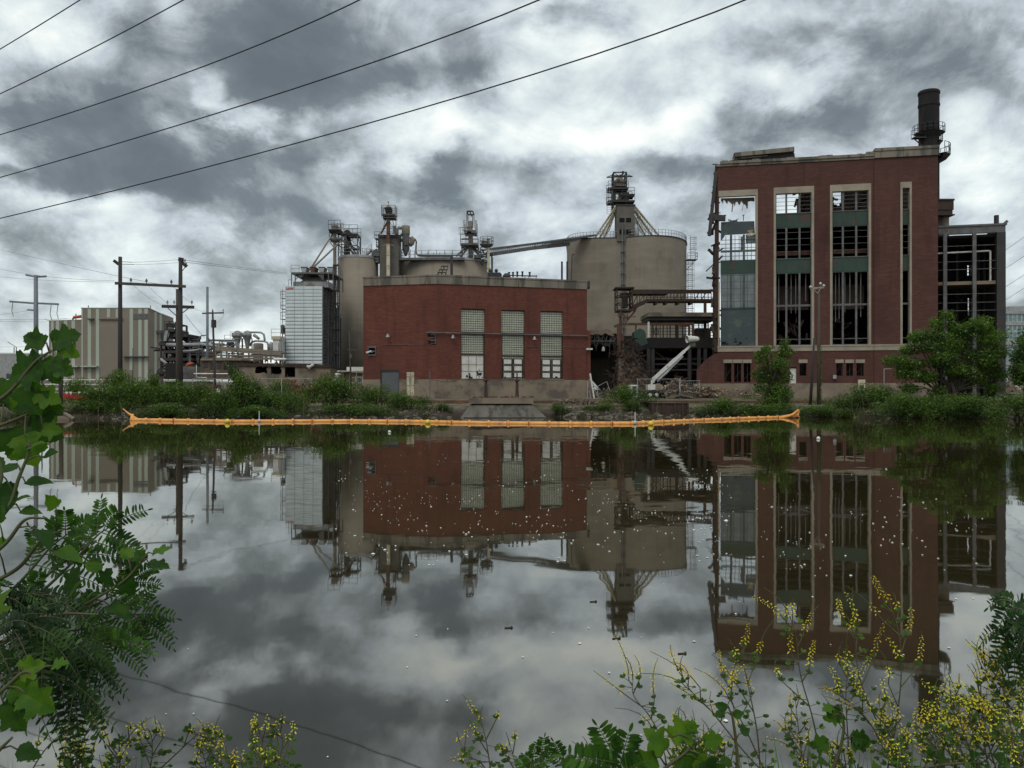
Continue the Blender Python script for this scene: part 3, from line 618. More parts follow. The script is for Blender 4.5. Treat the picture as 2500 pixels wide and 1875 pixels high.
# bay 1: torn opening, grey panels, sign, panes
o0,o1,i0,i1,to,ti=bays[0]
zA,zB,zC,zD,zE=[Zk(280,q_) for q_ in(940,1035,1200,1292,1525)]
s=MB(F2.M); P=lambda X_,Y_:F2.uz(C14(X_,Y_))
s.prism([P(195,1222),P(300,1215),P(380,1190),P(440,1185),P(455,1212),P(715,1203),P(730,1500),P(715,1500),P(715,1395),P(260,1420),P(230,1470),P(190,1520)],.25,.4)
s.build('grey_spandrel',M['greyp'],pp)
s=MB(F2.M); s.box(i0,i1,.2,.4,zD,zC); s.build('green_spandrel',M['green'],pp)
s=MB(F2.M); s.box(i0,i1,.25,.35,PB,zE)
s.build('blue_grey_infill',M['greyp'],pp)
s=MB(F2.M)
for (X_,Y_,w_,h_) in((185,380,45,22),(265,370,26,10),(265,352,20,8),(298,380,26,18),(340,347,14,8),(210,386,20,10),(280,392,30,6)):
    s=MB(F2.M); u_,zz=F2.uz(C6(X_,Y_)); s.prism([(u_-w_*.0068,zz-h_*.008),(u_+w_*.006,zz-h_*.009),(u_+w_*.0075,zz+h_*.006),(u_,zz+h_*.010),(u_-w_*.006,zz+h_*.004)],.235,.249); s.build('broken_hole',M['black'],pp)
s=MB(F2.M); s.box(i0,i1,.28,.34,zE,zD); fg=s.build('factory_glass',M['fac'],pp)
s=MB(F2.M)
U5=lambda X_:F2.U(C5(X_,0)[0])
for X_ in(235,322): s.box(U5(X_)-.12,U5(X_)+.12,.15,.42,zE,zC if False else zD)
for X_ in(235,322): s.box(U5(X_)-.13,U5(X_)+.13,.15,.42,zC,zB+.1)
s.box(i0,i1,.15,.42,zE-.08,zE+.08)
nr_=5
for X_ in(200,262,290,345,372):
    s.box(U5(X_)-.03,U5(X_)+.03,.2,.3,zC,zB)
for i in range(1,6): zz=zC+(zB-zC)*i/6; s.box(i0,i1,.2,.3,zz-.03,zz+.03)
s.box(i0,i1,.16,.4,zC+1.0,zC+1.22); s.build('window_mullion',M['greyp'],pp)
s=MB(F2.M); s.box(U5(335),i1,.32,.36,zC+2.0,zB+.1); s.box(U5(300),U5(322),.32,.36,zC+1.2,zB-.1); s.build('clouded_pane',M['fac'],pp)
# lettering 25 (tan strokes)
s=MB(F2.M); 
def stroke(pts,wd_): 
    for a_,b_ in zip(pts,pts[1:]):
        p_=F2.uz(C14(*a_)); q_=F2.uz(C14(*b_)); s.bar((p_[0],.20,p_[1]),(q_[0],.20,q_[1]),.08,wd_)
stroke([(608,1362),(645,1362),(645,1398),(610,1400),(610,1436),(648,1434)],.17); stroke([(695,1356),(660,1358),(660,1392),(692,1392),(692,1430),(656,1434)],.17)
s.build('painted_number',M['tan'],pp)
# torn left edge: steel column, hanging concrete, leaning beam, ragged curtain
P4=lambda X_,Y_,v=0:(lambda t_:(t_[0],v,t_[1]))(F2.uz(C14(X_,Y_),v)); P5=lambda X_,Y_,v=0:(lambda t_:(t_[0],v,t_[1]))(F2.uz(C5(X_,Y_),v))
s=MB(F2.M); 
a_=P5(140,575,.5); b_=(F2.U(C6(135,430)[0],.5),.5,7.0); s.bar(a_,b_,.5,.55); s.bar(P5(122,1100,.9),(F2.U(C6(120,430)[0],.9),.9,6.8),.35,.35)
s.build('corner_column',M['rustd'],pp)
s=MB(F2.M); s.bar(P4(118,430,.2),P4(10,1440,-.2),.42,.42); s.bar(P4(150,380,.4),P4(100,700,.3),.35); s.bar(P4(0,1150,.1),P4(262,1168,.1),.5,.7); s.bar(P4(-10,1190,.1),P4(60,1110,.1),.25)
s.build('leaning_beam',M['dark'],pp)
s=MB(F2.M)
random.seed(3)
for i in range(90):
    f_=random.random(); Y_=360+f_*f_*2900
    Xb=170-min(90,abs(Y_-360)*.18) if Y_<900 else 95+rnd(-60,50)
    if 600<Y_<1000 and random.random()<.7: continue
    c_=P4(Xb+rnd(-25,45),Y_,rnd(.1,.9)); r=rnd(.12,.5)
    d_=Vector((rnd(-.6,.6),rnd(-.4,.4),rnd(-1,.2))).normalized()*r*1.3
    s.bar(Vector(c_)-d_,Vector(c_)+d_,rnd(.08,.35),rnd(.05,.3))
s.build('torn_edge_debris',M['rustd'],pp)
s=MB(F2.M)   # hanging shreds in the top of the opening
pts=[(195,835),(205,900),(215,870),(228,930),(240,850),(262,870),(280,900),(300,915),(310,870),(350,900),(385,935),(400,905),(415,960),(430,890),(455,880),(478,930),(500,925),(515,872),(545,910),(590,940),(600,990),(618,985),(622,880),(660,870),(724,878),(724,815),(195,830)]
s.prism([F2.uz(C14(*p_)) for p_ in pts],.9,1.05); s.bar(P4(385,905,.95),P4(362,1065,.95),.14,.08); s.bar(P4(548,915,.95),P4(520,1060,.95),.05)
s.build('hanging_concrete',M['conc'],pp)
s=MB(F2.M)
for X_ in(258,542): s.bar(P4(X_,1205,1.2),P4(X_,1115,1.2),.09); s.bar(P4(X_-16,1118,1.2),P4(X_+18,1118,1.2),.12,.08)
for k in range(9): a_=rnd(300,460); s.bar(P4(a_,1205,1.),P4(a_+rnd(-20,40),rnd(1170,1200),1.),.07)
s.build('bent_stub',M['dark'],pp)
# hall interior: floors, back wall, machinery; walls follow a wedge plan
e1=F2.U(1870); r1=F2.M@Vector((e1,.62,0)); 
def rad(pt,f_): return Vector((pt.x*f_,pt.y*f_,0))
q1=rad(r1,1.13); rR=F2.M@Vector((L2-.5,.62,0)); qR=F2.M@Vector((L2-.5,15,0))
zS1=rowsd[1][1]-.1
it=MB(); plan=[(r1.x,r1.y),(rR.x-.02,rR.y),(qR.x-.02,qR.y),(q1.x,q1.y)]
for zf in(rowsd[1][3]-.3,rowsd[1][1]-1.2): it.foot(plan,zf,zf+.35)
it.build('floor_slab',M['int'],pp)
it=MB(); 
it.bar((r1.x,r1.y,(1.2+zS1)/2),(q1.x,q1.y,(1.2+zS1)/2),.3,zS1-1.2)
it.bar((q1.x,q1.y,(1.2+zS1+0)/2),(qR.x,qR.y,(1.2+zS1)/2),.3,zS1-1.2)
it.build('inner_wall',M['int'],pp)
it=MB(F2.M); o0_=bays[2][2]; o1_=L2-1
z1_=rowsd[2][1]
random.seed(11)
it.box(o0_-.6,L2-.6,6,9,z1_-1,z1_+1.9)
it.box(o0_+2.5,L2-.6,6,9,z1_+1.9,z1_+4.6); it.box(o0_-1.2,L2-.8,5,8,z1_+5.6,z1_+6.8)
for i in range(40): uu=rnd(o0_-1,bays[2][3]+1.5); zz=rnd(z1_,z1_+6.5); it.bar((uu,rnd(3,6),zz),(uu+rnd(-1.5,1.5),rnd(3,6),zz+rnd(-1.,1.)),rnd(.1,.45),rnd(.1,.4))
for f_ in(.25,.6): uu=bays[1][2]+(bays[1][3]-bays[1][2])*(.66+f_*.3); it.box(uu,uu+.5+f_,3,5,zS1,zS1+2.2+f_*2)
for i in range(26): uu=bays[1][2]+(bays[1][3]-bays[1][2])*rnd(.62,1.); zz=rnd(zS1,zS1+4.3); it.bar((uu,rnd(2,4),zz),(uu+rnd(-.6,.6),rnd(2,4),zz+rnd(-.7,.9)),rnd(.06,.3),rnd(.06,.3))
it.build('wrecked_machinery',M['rustd'],pp)
it=MB(F2.M)
for k in(1,2):
    for i in range(30):
        uu=rnd(bays[k][2],bays[k][3]); zz=rnd(PB-3.5,PB+3.); it.bar((uu,rnd(1.5,5),zz),(uu+rnd(-1.5,1.5),rnd(1.5,5),zz+rnd(-1,1.5)),rnd(.05,.25))
    it.box(bays[k][2],bays[k][3],2.5,2.7,PB+4.5,PB+7.5)
it.build('fallen_steel',M['rustd'],pp)
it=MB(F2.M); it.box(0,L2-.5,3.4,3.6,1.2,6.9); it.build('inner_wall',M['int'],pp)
for i,(a_,b_,c_,d_) in enumerate(low):
    v_=-.15 if a_>uM else 0
    s=MB(F2.M); s.box(a_-.12,b_+.12,v_-.06,v_+.2,d_+.003,d_+.42); s.build('window_lintel',M['stone'],pp)
    s=MB(F2.M); m_=(a_+b_)/2+rnd(-.3,.3)
    if i not in(3,): s.box(m_-.035,m_+.035,v_+.3,v_+.38,c_,d_); s.bar((a_,v_+.35,c_+.3),(b_,v_+.5,c_+.9+rnd(0,1)),.05); 
    s.box(a_,b_,v_+.3,v_+.36,c_,c_+.07); s.build('window_frame',M['rustd'],pp)
s=MB(F2.M); s.box(wd[0],wd[1],.2,.3,3.1,wd[3]-.15); s.build('white_door',M['white'],pp)
u_,zz=F2.uz(C6(1085,628)); u2_,z2_=F2.uz(C6(1132,695)); s=MB(F2.M); s.box(u_,u2_,-.75,-.3,z2_,zz); eb=s.build('electrical_box',M['cream'],pp)
uc=(u_+u2_)/2; s=MB(F2.M); s.box(uc-.22,uc+.22,-.77,-.75,zz-1.1,zz-.65); s.box(u_+.04,u2_-.04,-.765,-.75,zz-1.55,zz-1.5); s.build('box_window',M['dark'],eb)
s=MB(F2.M); u_,zz=F2.uz(C6(932,607)); s.box(u_-.18,u_+.18,-.35,.0,zz-.25,zz+.2); s.build('meter_box',M['steell'],pp)
# stack
D=119.; cpx=W(C5(1570,0),D).x; r_=23.4*D/F_; zt_=W(C5(0,62),D).z
st=thing('smokestack',(cpx,D,1.3),'black steel smokestack rising behind the brick hall roof','smokestack')
mb=MB(); mb.lathe(cpx,D,[(r_,1.3),(r_,zt_-2.2),(r_*1.06,zt_-2.2),(r_*1.06,zt_-1.9),(r_*1.01,zt_-1.85),(r_*1.01,zt_-.6),(r_*1.07,zt_-.5),(r_*1.07,zt_-.2),(r_*.98,zt_-.05),(r_*.9,zt_-.05),(r_*.88,zt_-3)],44); mb.build('shaft',M['chim'],st)
for (zz,ex,lab) in((W(C5(0,350),D).z,.7,0),(W(C5(0,410),D).z,.4,1)):
    mb=MB(); mb.lathe(cpx,D,[(r_+.02,zz-.5),(r_+ex*.8,zz-.05),(r_+ex,zz),(r_+.02,zz+.05)],24,a0=-200 if lab==0 else -60,a1=20 if lab==0 else 60)
    pts=[(cpx+(r_+ex)*math.cos(R(k)),D+(r_+ex)*math.sin(R(k)),zz) for k in(range(-200,21,20) if lab==0 else range(-60,61,20))]
    mb.rail(pts,1.1,.05,3); mb.build('platform',M['dark'],st)
p_=W(C5(1465,355),D-.6); mb=MB(); a_=W(C5(1462,350),D-.8); b_=W(C5(1508,392),D-.8); mb.box(a_.x,cpx-r_*.7,D-1.2,D-.3,b_.z+.2,b_.z+.35); mb.bar((a_.x+.1,D-.7,b_.z+.3),(cpx-r_*.6,D-.7,b_.z-1.2),.12)
mb.rail([(a_.x,D-1.2,b_.z+.35),(cpx-r_*.8,D-1.2,b_.z+.35)],1.1,.05,1); mb.rail([(a_.x,D-.3,b_.z+.35),(cpx-r_*.8,D-.3,b_.z+.35)],1.1,.05,1); mb.build('platform',M['dark'],st)
mb=MB(); zz=W(C5(0,510),D).z; mb.lathe(cpx,D,[(r_+.02,zz-.9),(r_+.9,zz-.4),(r_+1.35,zz+.1),(r_+.02,zz+.15)],20,a0=-70,a1=70)
mb.rail([(cpx+(r_+1.35)*math.cos(R(k)),D+(r_+1.35)*math.sin(R(k)),zz+.1) for k in range(-70,71,20)],1.5,.06,3); mb.build('platform',M['dark'],st)
# roof duct to the right of the hall
D=113.; du=thing('exhaust_duct',(W(2310,D,0).x,D,1.3),'stained brown boxy exhaust duct standing above the roofless annex','duct')
a_=W(C5(1600,790),D);b_=W(C5(1738,862),D); mb=MB(); mb.box(a_.x,b_.x,D,D+3,b_.z,a_.z); mb.box(a_.x-.1,b_.x+.08,D-.1,D+3.1,a_.z-.2,a_.z+.02); mb.box(a_.x,b_.x-.1,D+.1,D+2.9,b_.z-.6,b_.z-.02); mb.box(a_.x,b_.x+.12,D-.1,D+3.1,b_.z-.75,b_.z-.6); mb.build('duct_box',M['rustd'],du)
a_=W(C5(1672,885),D);b_=W(C5(1742,985),D); zc_=a_.z; mb=MB(); mb.lathe((a_.x+b_.x)/2,D+1.5,[((b_.x-a_.x)/2,16),((b_.x-a_.x)/2,b_.z+1.6),((b_.x-a_.x)/2*.95,b_.z+3.),((b_.x-a_.x)/2*.7,zc_-.3),((b_.x-a_.x)/2*.35,zc_+.2)],18); mb.build('duct_elbow',M['conc'],du,True)
mb=MB(); mb.box(W(C5(1610,0),D).x,a_.x-.05,D+.6,D+2.6,14,zc_+.1); mb.build('duct_leg',M['rustd'],du)
# ================================================================ STEEL FRAME ANNEX
F3=Facade(2290,103,2455,101.2); an=thing('steel_annex',(F3.A.x,F3.A.y,1.3),'stripped dark steel framed annex with pale columns beside the smokestack hall','building')
zt3=F3.Z(C5(1860,975)); zf3=F3.Z(C5(1860,1022)); L3=F3.L
mb=MB(F3.M); mb.box(0.06,L3,.0,.5,zf3,zt3); mb.box(0,L3+.15,-.12,.7,zt3,zt3+.22); mb.bar((L3-.5,.2,zt3-.2),(L3+.25,.2,zt3+.5),.3); mb.build('roof_fascia',M['steel'],an)
mb=MB(F3.M)
for X_ in(1020,1258): mb=MB(F3.M); uu=F3.U(C16(X_,0)[0]); mb.box(uu-.20,uu+.20,-.05,.3,1.3,zf3-.01); mb.build('pale_column',M['steel'],an)
mb=MB(F3.M); mb.box(L3-.95,L3,-.1,.6,1.3,zf3-.01); mb.box(L3-.5,L3,.61,14,1.3,zt3-.01); mb.box(0,.06,.6,14,1.3,zf3); mb.build('corner_column',M['dark'],an)
mb=MB(F3.M); Z16=lambda Y_:F3.Z(C16(1200,Y_))
mb.box(0.07,L3-.96,.3,8,Z16(445),Z16(418)); mb.build('floor_slab',M['conc'],an)
mb=MB(F3.M)
for Y_ in(28,128,255,320,520,590,655): mb.box(.07,L3-.96,.35,.47,Z16(Y_)-.03,Z16(Y_)+.03)
mb.build('frame_beam',M['steel'],an)
mb=MB(F3.M); uu=F3.U(C16(1405,0)[0]); mb.path([(0.05,.9,Z16(177)),(uu-.1,.9,Z16(171)),(uu,.9,Z16(175)),(uu,.9,Z16(415))],.11,8); mb.build('white_pipe',M['white'],an)
# rear wall with window openings (dark)
v=9; H=[]
for (X0,X1,Y0,Y1) in((1408,1440,205,390),(1290,1340,245,412),(1200,1242,290,372),(1290,1340,520,600),(1395,1440,490,640),(1205,1245,555,700),(1290,1340,622,700)):
    u0,zA_=F3.uz(C16(X0,Y0),v); u1,zB_=F3.uz(C16(X1,Y1),v); H.append((u0,u1,min(zA_,zB_),max(zA_,zB_)))
mb=MB(F3.M); mb.wall(.1,L3-.55,1.3,zf3+.3,H,v,v+.3); mb.build('rear_wall',M['int'],an)
mb=MB(F3.M)
for (a_,b_,c_,d_) in H:
    mb.box((a_+b_)/2-.05,(a_+b_)/2+.05,v-.1,v,c_,d_)
    n=int((d_-c_)/.9)+1
    for i in range(n): zz=c_+(d_-c_)*(i+.5)/n; mb.box(a_,b_,v-.08,v-.0,zz-.05,zz+.05)
random.seed(5)
for i in range(34):
    uu=rnd(.5,L3-1.5); zz=rnd(3,zf3); mb.bar((uu,rnd(3,8),zz),(uu+rnd(-.6,.6),rnd(3,8),zz+rnd(-.5,.5)),rnd(.08,.3))
for uu in(2.,3.2,5.6,6.3): mb.box(uu,uu+.25,5,5.3,1.3,zf3)
mb.build('interior_steel',M['dark'],an)
mb=MB(F3.M); mb.box(.1,L3-.55,.5,v,zf3-.4,zf3-.1); mb.build('roof_deck',M['int'],an)
q=W(C5(2032,898),103); mb=MB(); mb.bar((q.x,q.y+.2,zt3+.2),(q.x,q.y+.2,q.z),.4,.4); mb.build('roof_post',M['dark'],an)
# ================================================================ BIG CONCRETE SILO
def gnd(px,d): return gz((px-CX)*d/F_,d,False)
D=168.
ZR=32.0
bs=thing('concrete_silo',(W(1530,D).x,D,gnd(1530,170)),'big twin lobed concrete grain silo between the two brick buildings','silo')
c1=(W(1449,170.7).x,170.7,5.35); c2=(W(1595.6,169).x,169.,6.55)
FP=[(1384,174.5),(1385,171.5),(1392,168.6),(1410,166.6),(1449,165.3),(1490,165.0),(1527,164.7),(1560,163.2),(1600,162.6),(1640,163.7),(1664,166.2),(1675,169.5),(1676.3,173.)]
FQ=[W(p,dd) for p,dd in FP]; pl=[]
Q_=[FQ[0]*2-FQ[1]]+FQ+[FQ[-1]*2-FQ[-2]]
for i in range(1,len(Q_)-2):
    for k in range(5):
        t_=k/5; a0,b0,c0,d0_=Q_[i-1],Q_[i],Q_[i+1],Q_[i+2]; v=.5*((2*b0)+(c0-a0)*t_+(2*a0-5*b0+4*c0-d0_)*t_*t_+(3*b0-a0-3*c0+d0_)*t_**3); pl.append((v.x,v.y))
pl+=[(FQ[-1].x,FQ[-1].y),(c2[0]+c2[2]-.6,181),(c1[0]-c1[2]+.8,181)]
mb=MB(); mb.foot(pl,1,ZR); mb.build('silo_wall',M['silo'],bs,False)
mb=MB(); n=len(pl); cxm=sum(p[0] for p in pl)/n; cym=sum(p[1] for p in pl)/n
pl2=[(cxm+(p[0]-cxm)*1.012,cym+(p[1]-cym)*1.012) for p in pl]; mb.foot(pl2,ZR,ZR+.22); mb.build('roof_rim',M['dark'],bs)
mb=MB(); mb.rail([(p[0],p[1]+.15,ZR+.22) for p in pl[:-2]],1.15,.06,2.2); mb.build('roof_railing',M['steell'],bs)
hd=165.2; a_=W(C3(910,445),hd); b_=W(C3(1100,805),hd)
mb=MB(); mb.box(a_.x,b_.x,hd-.6,hd+3.4,ZR-.6,a_.z-.25); hh=mb.build('headhouse',M['silod'],bs)
mb=MB(); mb.box(a_.x-.12,b_.x+.12,hd-.72,hd+3.5,a_.z-.25,a_.z); mb.build('roof_rim',M['dark'],bs)
for X_,Y0,Y1 in((945,590,625),(1015,590,625),(945,715,755),(1015,715,755)):
    p_=W(C3(X_,Y0),hd-.6); q_=W(C3(X_+43,Y1),hd-.6); mb=MB(); mb.wall(p_.x-.1,q_.x+.1,q_.z-.1,p_.z+.1,[(p_.x,q_.x,q_.z,p_.z)],hd-.66,hd-.6); mb.box(p_.x,q_.x,hd-.63,hd-.6,q_.z,p_.z); mb.build('window',M['black'],hh)
p_=W(C3(972,640),hd-.9); mb=MB(); mb.tube((p_.x,hd-.9,p_.z),(p_.x,hd-.9,3),.17)
mb.tube((p_.x+.35,hd-.9,ZR+.3),(p_.x+.35,hd-.9,3),.07)
for i in range(14): zz=4+i*2.1; mb.box(p_.x-.3,p_.x+.5,hd-1.1,hd-.4,zz,zz+.12)
mb.build('downpipe',M['steel'],bs)
# ladder cage and landing on the right
xl=c2[0]+c2[2]+.75; yl=169
mb=MB(); zl_=W(C3(0,1035),yl).z; mb.ladder(xl,yl,8,zl_,.9,True,.09); mb.ladder(xl+.5,yl,zl_,W(C3(0,780),yl).z,.9,True,.09); mb.build('caged_ladder',M['steell'],bs)
mb=MB(); mb.box(c2[0]+c2[2],xl+1.2,yl-1,yl+1,zl_-.15,zl_); mb.bar((c2[0]+c2[2],yl,zl_-2),(xl+1,yl,zl_-.1),.1); mb.rail([(c2[0]+c2[2],yl-1,zl_),(xl+1.2,yl-1,zl_),(xl+1.2,yl+1,zl_)],1.2,.07,1.2); mb.build('landing',M['steel'],bs)
# elevator tower on top
tw=thing('silo_head_tower',(W(1510,167).x,167,ZR),'dark steel head tower with round elevator drum on the big silo headhouse','tower')
d0=167.5; S=lambda X_,Y_,d=d0:W(C13(X_,Y_),d)
mb=MB(); x0=S(500,0).x; x1=S(735,0).x; mb.trestle(x0,x1,d0-1.2,d0+1.4,ZR+5,S(0,690).z,1,.22,.1); mb.trestle(x0,x1,d0-1.2,d0+1.4,S(0,690).z,S(0,185).z,3,.24,.1)
mb.bar(S(385,248),S(860,232),.22,.2); mb.bar(S(385,248),S(505,195),.1); mb.bar(S(860,232),S(730,190),.1); mb.bar(S(530,245),S(690,190),.14); mb.tube(S(683,190),S(683,135),.2)
mb.build('steel_frame',M['dark'],tw)
mb=MB(); c_=S(605,380); mb2=MB(Matrix(((1,0,0,0),(0,0,1,0),(0,1,0,0),(0,0,0,1)))); r_=(S(700,0).x-S(510,0).x)/2
pts=[(c_.x+r_*math.cos(R(k)),c_.z+r_*math.sin(R(k))) for k in range(0,181,15)]+[(c_.x-r_,S(0,440).z),(c_.x+r_,S(0,440).z)]
mb.prism(pts,d0-1.5,d0+.6); dr=mb.build('elevator_drum',M['conc'],tw); mb=MB(); mb.box(c_.x-.5,c_.x+.1,d0-1.6,d0-1.5,c_.z+.15,c_.z+.6); mb.box(c_.x-.9,c_.x+1.2,d0-1.58,d0-1.5,c_.z-.05,c_.z+.1); mb.build('drum_hatch',M['dark'],dr)
for (Xa,Xb,Y_) in((395,765,470),(395,880,705),(650,875,590)):
    mb=MB(); a_=S(Xa,Y_);b_=S(Xb,Y_); mb.box(a_.x,b_.x,d0-1.8,d0+1.6,a_.z-.35,a_.z); mb.rail([(a_.x,d0-1.8,a_.z),(b_.x,d0-1.8,a_.z)],1.2,.07,1.3); mb.rail([(a_.x,d0+1.6,a_.z),(b_.x,d0+1.6,a_.z)],1.2,.07,1.6); mb.build('platform',M['dark'],tw)
mb=MB(); a_=S(650,590);b_=S(875,700); mb.box(a_.x+.3,b_.x,d0-.8,d0+1.2,b_.z+.9,a_.z-.35); mb.box(a_.x+.2,a_.x+1.4,d0-1.4,d0+.4,b_.z-.3,a_.z+.4); mb.build('motor_housing',M['dark'],tw)
mb=MB(); xx=S(418,0).x; mb.ladder(xx,d0-1,S(0,940).z,S(0,470).z,.8,True,.08); mb.build('caged_ladder',M['steell'],tw)
for X_ in(527,628): mb=MB(); xx=S(X_,0).x; mb.box(xx-.28,xx+.28,d0-.3,d0+.4,S(0,700).z,S(0,480).z); mb.build('elevator_leg',M['silo'],tw)
# cream spouts fanning down both sides
def spout(a,b,da,db,lab,rad_=.17):
    p_=W(C13(*a),da);q_=W(C13(*b),db); q_.z=max(q_.z,ZR+.25); o=thing('grain_spout',(q_.x,q_.y,q_.z),lab,'spout','cream trussed spouts fanning from the headhouse')
    mb=MB(); mb.tube(p_,q_,rad_,rad_,8); mb.build('spout_pipe',M['cream'],o)
    mb=MB(); dz=Vector((0,.2,-1.05)); mb.bar(p_+dz*.4,q_+Vector((0,.2,0)),.10); n=11
    for i in range(n):
        e=p_.lerp(q_,i/n); f=p_.lerp(q_,(i+1)/n); e2=(p_+dz*.4).lerp(q_,i/n)+dz*(1-abs(2*i/n-1))*.9; f2=(p_+dz*.4).lerp(q_,(i+1)/n)+dz*(1-abs(2*(i+1)/n-1))*.9
        mb.bar(e2,f2,.09); mb.bar(e,e2,.06); mb.bar(e,f2,.05)
    mb.build('truss',M['cream'],o)
spout((560,770),(165,1360),165.5,168,'cream trussed spout reaching lowest and outermost on the conveyor side of the headhouse')
spout((555,840),(335,1365),166.5,170,'short cream trussed spout close to the headhouse, conveyor side')
spout((520,900),(250,1365),168,173,'cream trussed spout between the outer and inner ones, conveyor side')
spout((895,765),(1350,1320),165.5,168,'longest cream trussed spout, on the plant side of the headhouse')
spout((905,860),(1235,1330),166.5,170,'cream trussed spout just below the longest one, plant side')
spout((900,960),(1110,1335),168,173,'thin steep cream spout nearest the headhouse, plant side',.12)
mb=MB(); x0=S(905,0).x;x1=S(965,0).x; mb.trestle(x0,x1,167,169,ZR,S(0,960).z,4,.1,.05); tag(mb.build('lattice_mast',M['steell']),'thin pale lattice mast on the silo roof beside the headhouse','mast')
# conveyor bridge from left silos
cb=thing('conveyor_bridge',(W(1290,158).x,158,ZR-1),'long inclined grey conveyor truss bridge crossing the sky to the big silo','conveyor')
A=W(C12(830,893),152); B=W(C12(1655,792),158); Cc=W(C3(660,775),166.5); A2=W(C12(800,1035),152); B2=W(C12(1655,905),158); C22=W(C3(370,885),164.5)
mb=MB()
mb.bar(A,B,1.6,.32); mb.bar(B,Cc,1.6,.32); mb.build('roof_deck',M['steel'],cb)
mb=MB(); mb.bar(A2+Vector((0,0,.25)),B2+Vector((0,0,.25)),1.6,.62); mb.bar(B2+Vector((0,0,.25)),C22+Vector((0,0,.25)),1.6,.62)
mb.build('belt_trough',M['steel'],cb)
mb=MB(); n=44
for i in range(n):
    f0=i/n; 
    def top(f): return A.lerp(B,f/.5) if f<.5 else B.lerp(Cc,(f-.5)/.5)
    def bot(f): return (A2.lerp(B2,f/.5) if f<.5 else B2.lerp(C22,(f-.5)/.5))+Vector((0,0,.5))
    for s_ in(-.75,.75):
        o_=Vector((0,s_,0)); mb.bar(top(f0)+o_,bot(f0)+o_,.06); mb.bar(top(f0)+o_,bot((i+1)/n)+o_,.05)
mb.build('side_truss',M['steell'],cb)
mb=MB()
for f in(.02,): 
    p_=bot(f); mb.bar(p_,(p_.x,p_.y,14),.25)
q_=W(C12(848,1065),151); mb.bar(q_,(q_.x,q_.y,14),.2); mb.build('support_leg',M['steel'],cb)
# ================================================================ LEFT SILOS
def silo(name,lab,X0,X1,Ytop,d,lid=True,mt='silo',fn=C2,deep=0):
    a_=W(fn(X0,Ytop),d);b_=W(fn(X1,Ytop),d); cx=(a_.x+b_.x)/2; r=(b_.x-a_.x)/2; g=gz(cx,d,False)-.1
    o=thing(name,(cx,d,g),lab,'silo')
    ry=min(r,4.2) if deep else r
    mb=MB(); mb.lathe(cx,d,[(r,g),(r,a_.z)],48,1,ry/r); mb.build('silo_wall',M[mt],o,True)
    mb=MB(); mb.lathe(cx,d,[(r*1.015,a_.z),(r*1.015,a_.z+.35),(r*.9,a_.z+.5)],48,1,ry/r); mb.build('roof_rim',M['steell'],o)
    return o,cx,r,a_.z
sA,cA,rA,zA_=silo('round_silo','narrow tall concrete silo at the end of the row, beside the white dryer',555,862,742,150)
sB,cB,rB,zB_=silo('wide_silo','long low rounded concrete silo block behind the brick building parapet',1015,1704,765,153,deep=1)
mb=MB(); mb.rail([(cB+rB*math.cos(R(k)),153+4.2*math.sin(R(k)),zB_+.4) for k in range(185,356,10)],1.2,.07,2.4); mb.build('roof_railing',M['steell'],sB)
mb=MB(); mb.rail([(cA+rA*math.cos(R(k)),150+rA*math.sin(R(k)),zA_+.4) for k in range(185,356,12)],1.1,.06,2.4); mb.build('roof_railing',M['steell'],sA)
d=148.; a_=W(C2(875,548),d);b_=W(C2(1020,548),d); hs=thing('square_headhouse',((a_.x+b_.x)/2,d+2,gnd(950,d)),'dark square concrete headhouse tower standing between the two left silos','tower')
mb=MB(); mb.box(a_.x,b_.x,d,d+4,gnd(950,d),a_.z-.5); mb.build('tower_wall',M['silod'],hs)
mb=MB(); mb.box(a_.x-.15,b_.x+.15,d-.15,d+4.1,a_.z-.5,a_.z); mb.prism([(a_.x-.15,a_.z-.5),(a_.x-.3,a_.z),(b_.x+.3,a_.z),(b_.x+.1,a_.z-1.6),(b_.x,a_.z-1.6),(b_.x,a_.z-.5)],d-.2,d-.15); mb.build('roof_rim',M['dark'],hs)
mb=MB(); mb.rail([(a_.x,d,a_.z),(b_.x,d,a_.z)],1.1,.06,1.2); mb.rail([(a_.x,d+4,a_.z),(b_.x,d+4,a_.z)],1.1,.06,1.2); mb.build('roof_railing',M['steell'],hs)
S=lambda X_,Y_,d=147.2:W(C10(X_,Y_),d)
# side stairs and boxes on the headhouse left
mb=MB(); d=148.5
for Y_ in(685,835,940): p_=S(960 if Y_==685 else 1000,Y_,d); q_=S(1060,Y_,d); mb.box(p_.x,q_.x,d-.6,d+1,p_.z-.12,p_.z); mb.rail([(p_.x,d-.6,p_.z),(q_.x,d-.6,p_.z)],1.1,.06,1)
p_=S(1040,600,d); mb.bar((p_.x,d,p_.z),(p_.x,d,S(0,1000,d).z),.3,.5); p_=S(1010,600,d); mb.ladder(p_.x,d,S(0,860,d).z,p_.z,.5,True,.07)
p_=S(890,930,d);q_=S(1055,1045,d); mb.prism([(S(900,0,d).x,p_.z-.3),(S(970,0,d).x,S(0,905,d).z),(q_.x,S(0,905,d).z),(q_.x,q_.z),(p_.x,q_.z)],d-.5,d+1.5)
mb.build('side_stair',M['steel'],hs)
st_=thing('roof_stair',(S(760,1060).x,147.5,zA_+.5),'grey steel stair climbing from round silo roof to square headhouse','stairs')
mb=MB(); p_=S(740,1060,149);q_=S(890,920,149)
for s_ in(-.4,.4): mb.bar(p_+Vector((0,s_,0)),q_+Vector((0,s_,0)),.1,.25); mb.rail([p_+Vector((0,s_,0)),q_+Vector((0,s_,0))],1.1,.06,1)
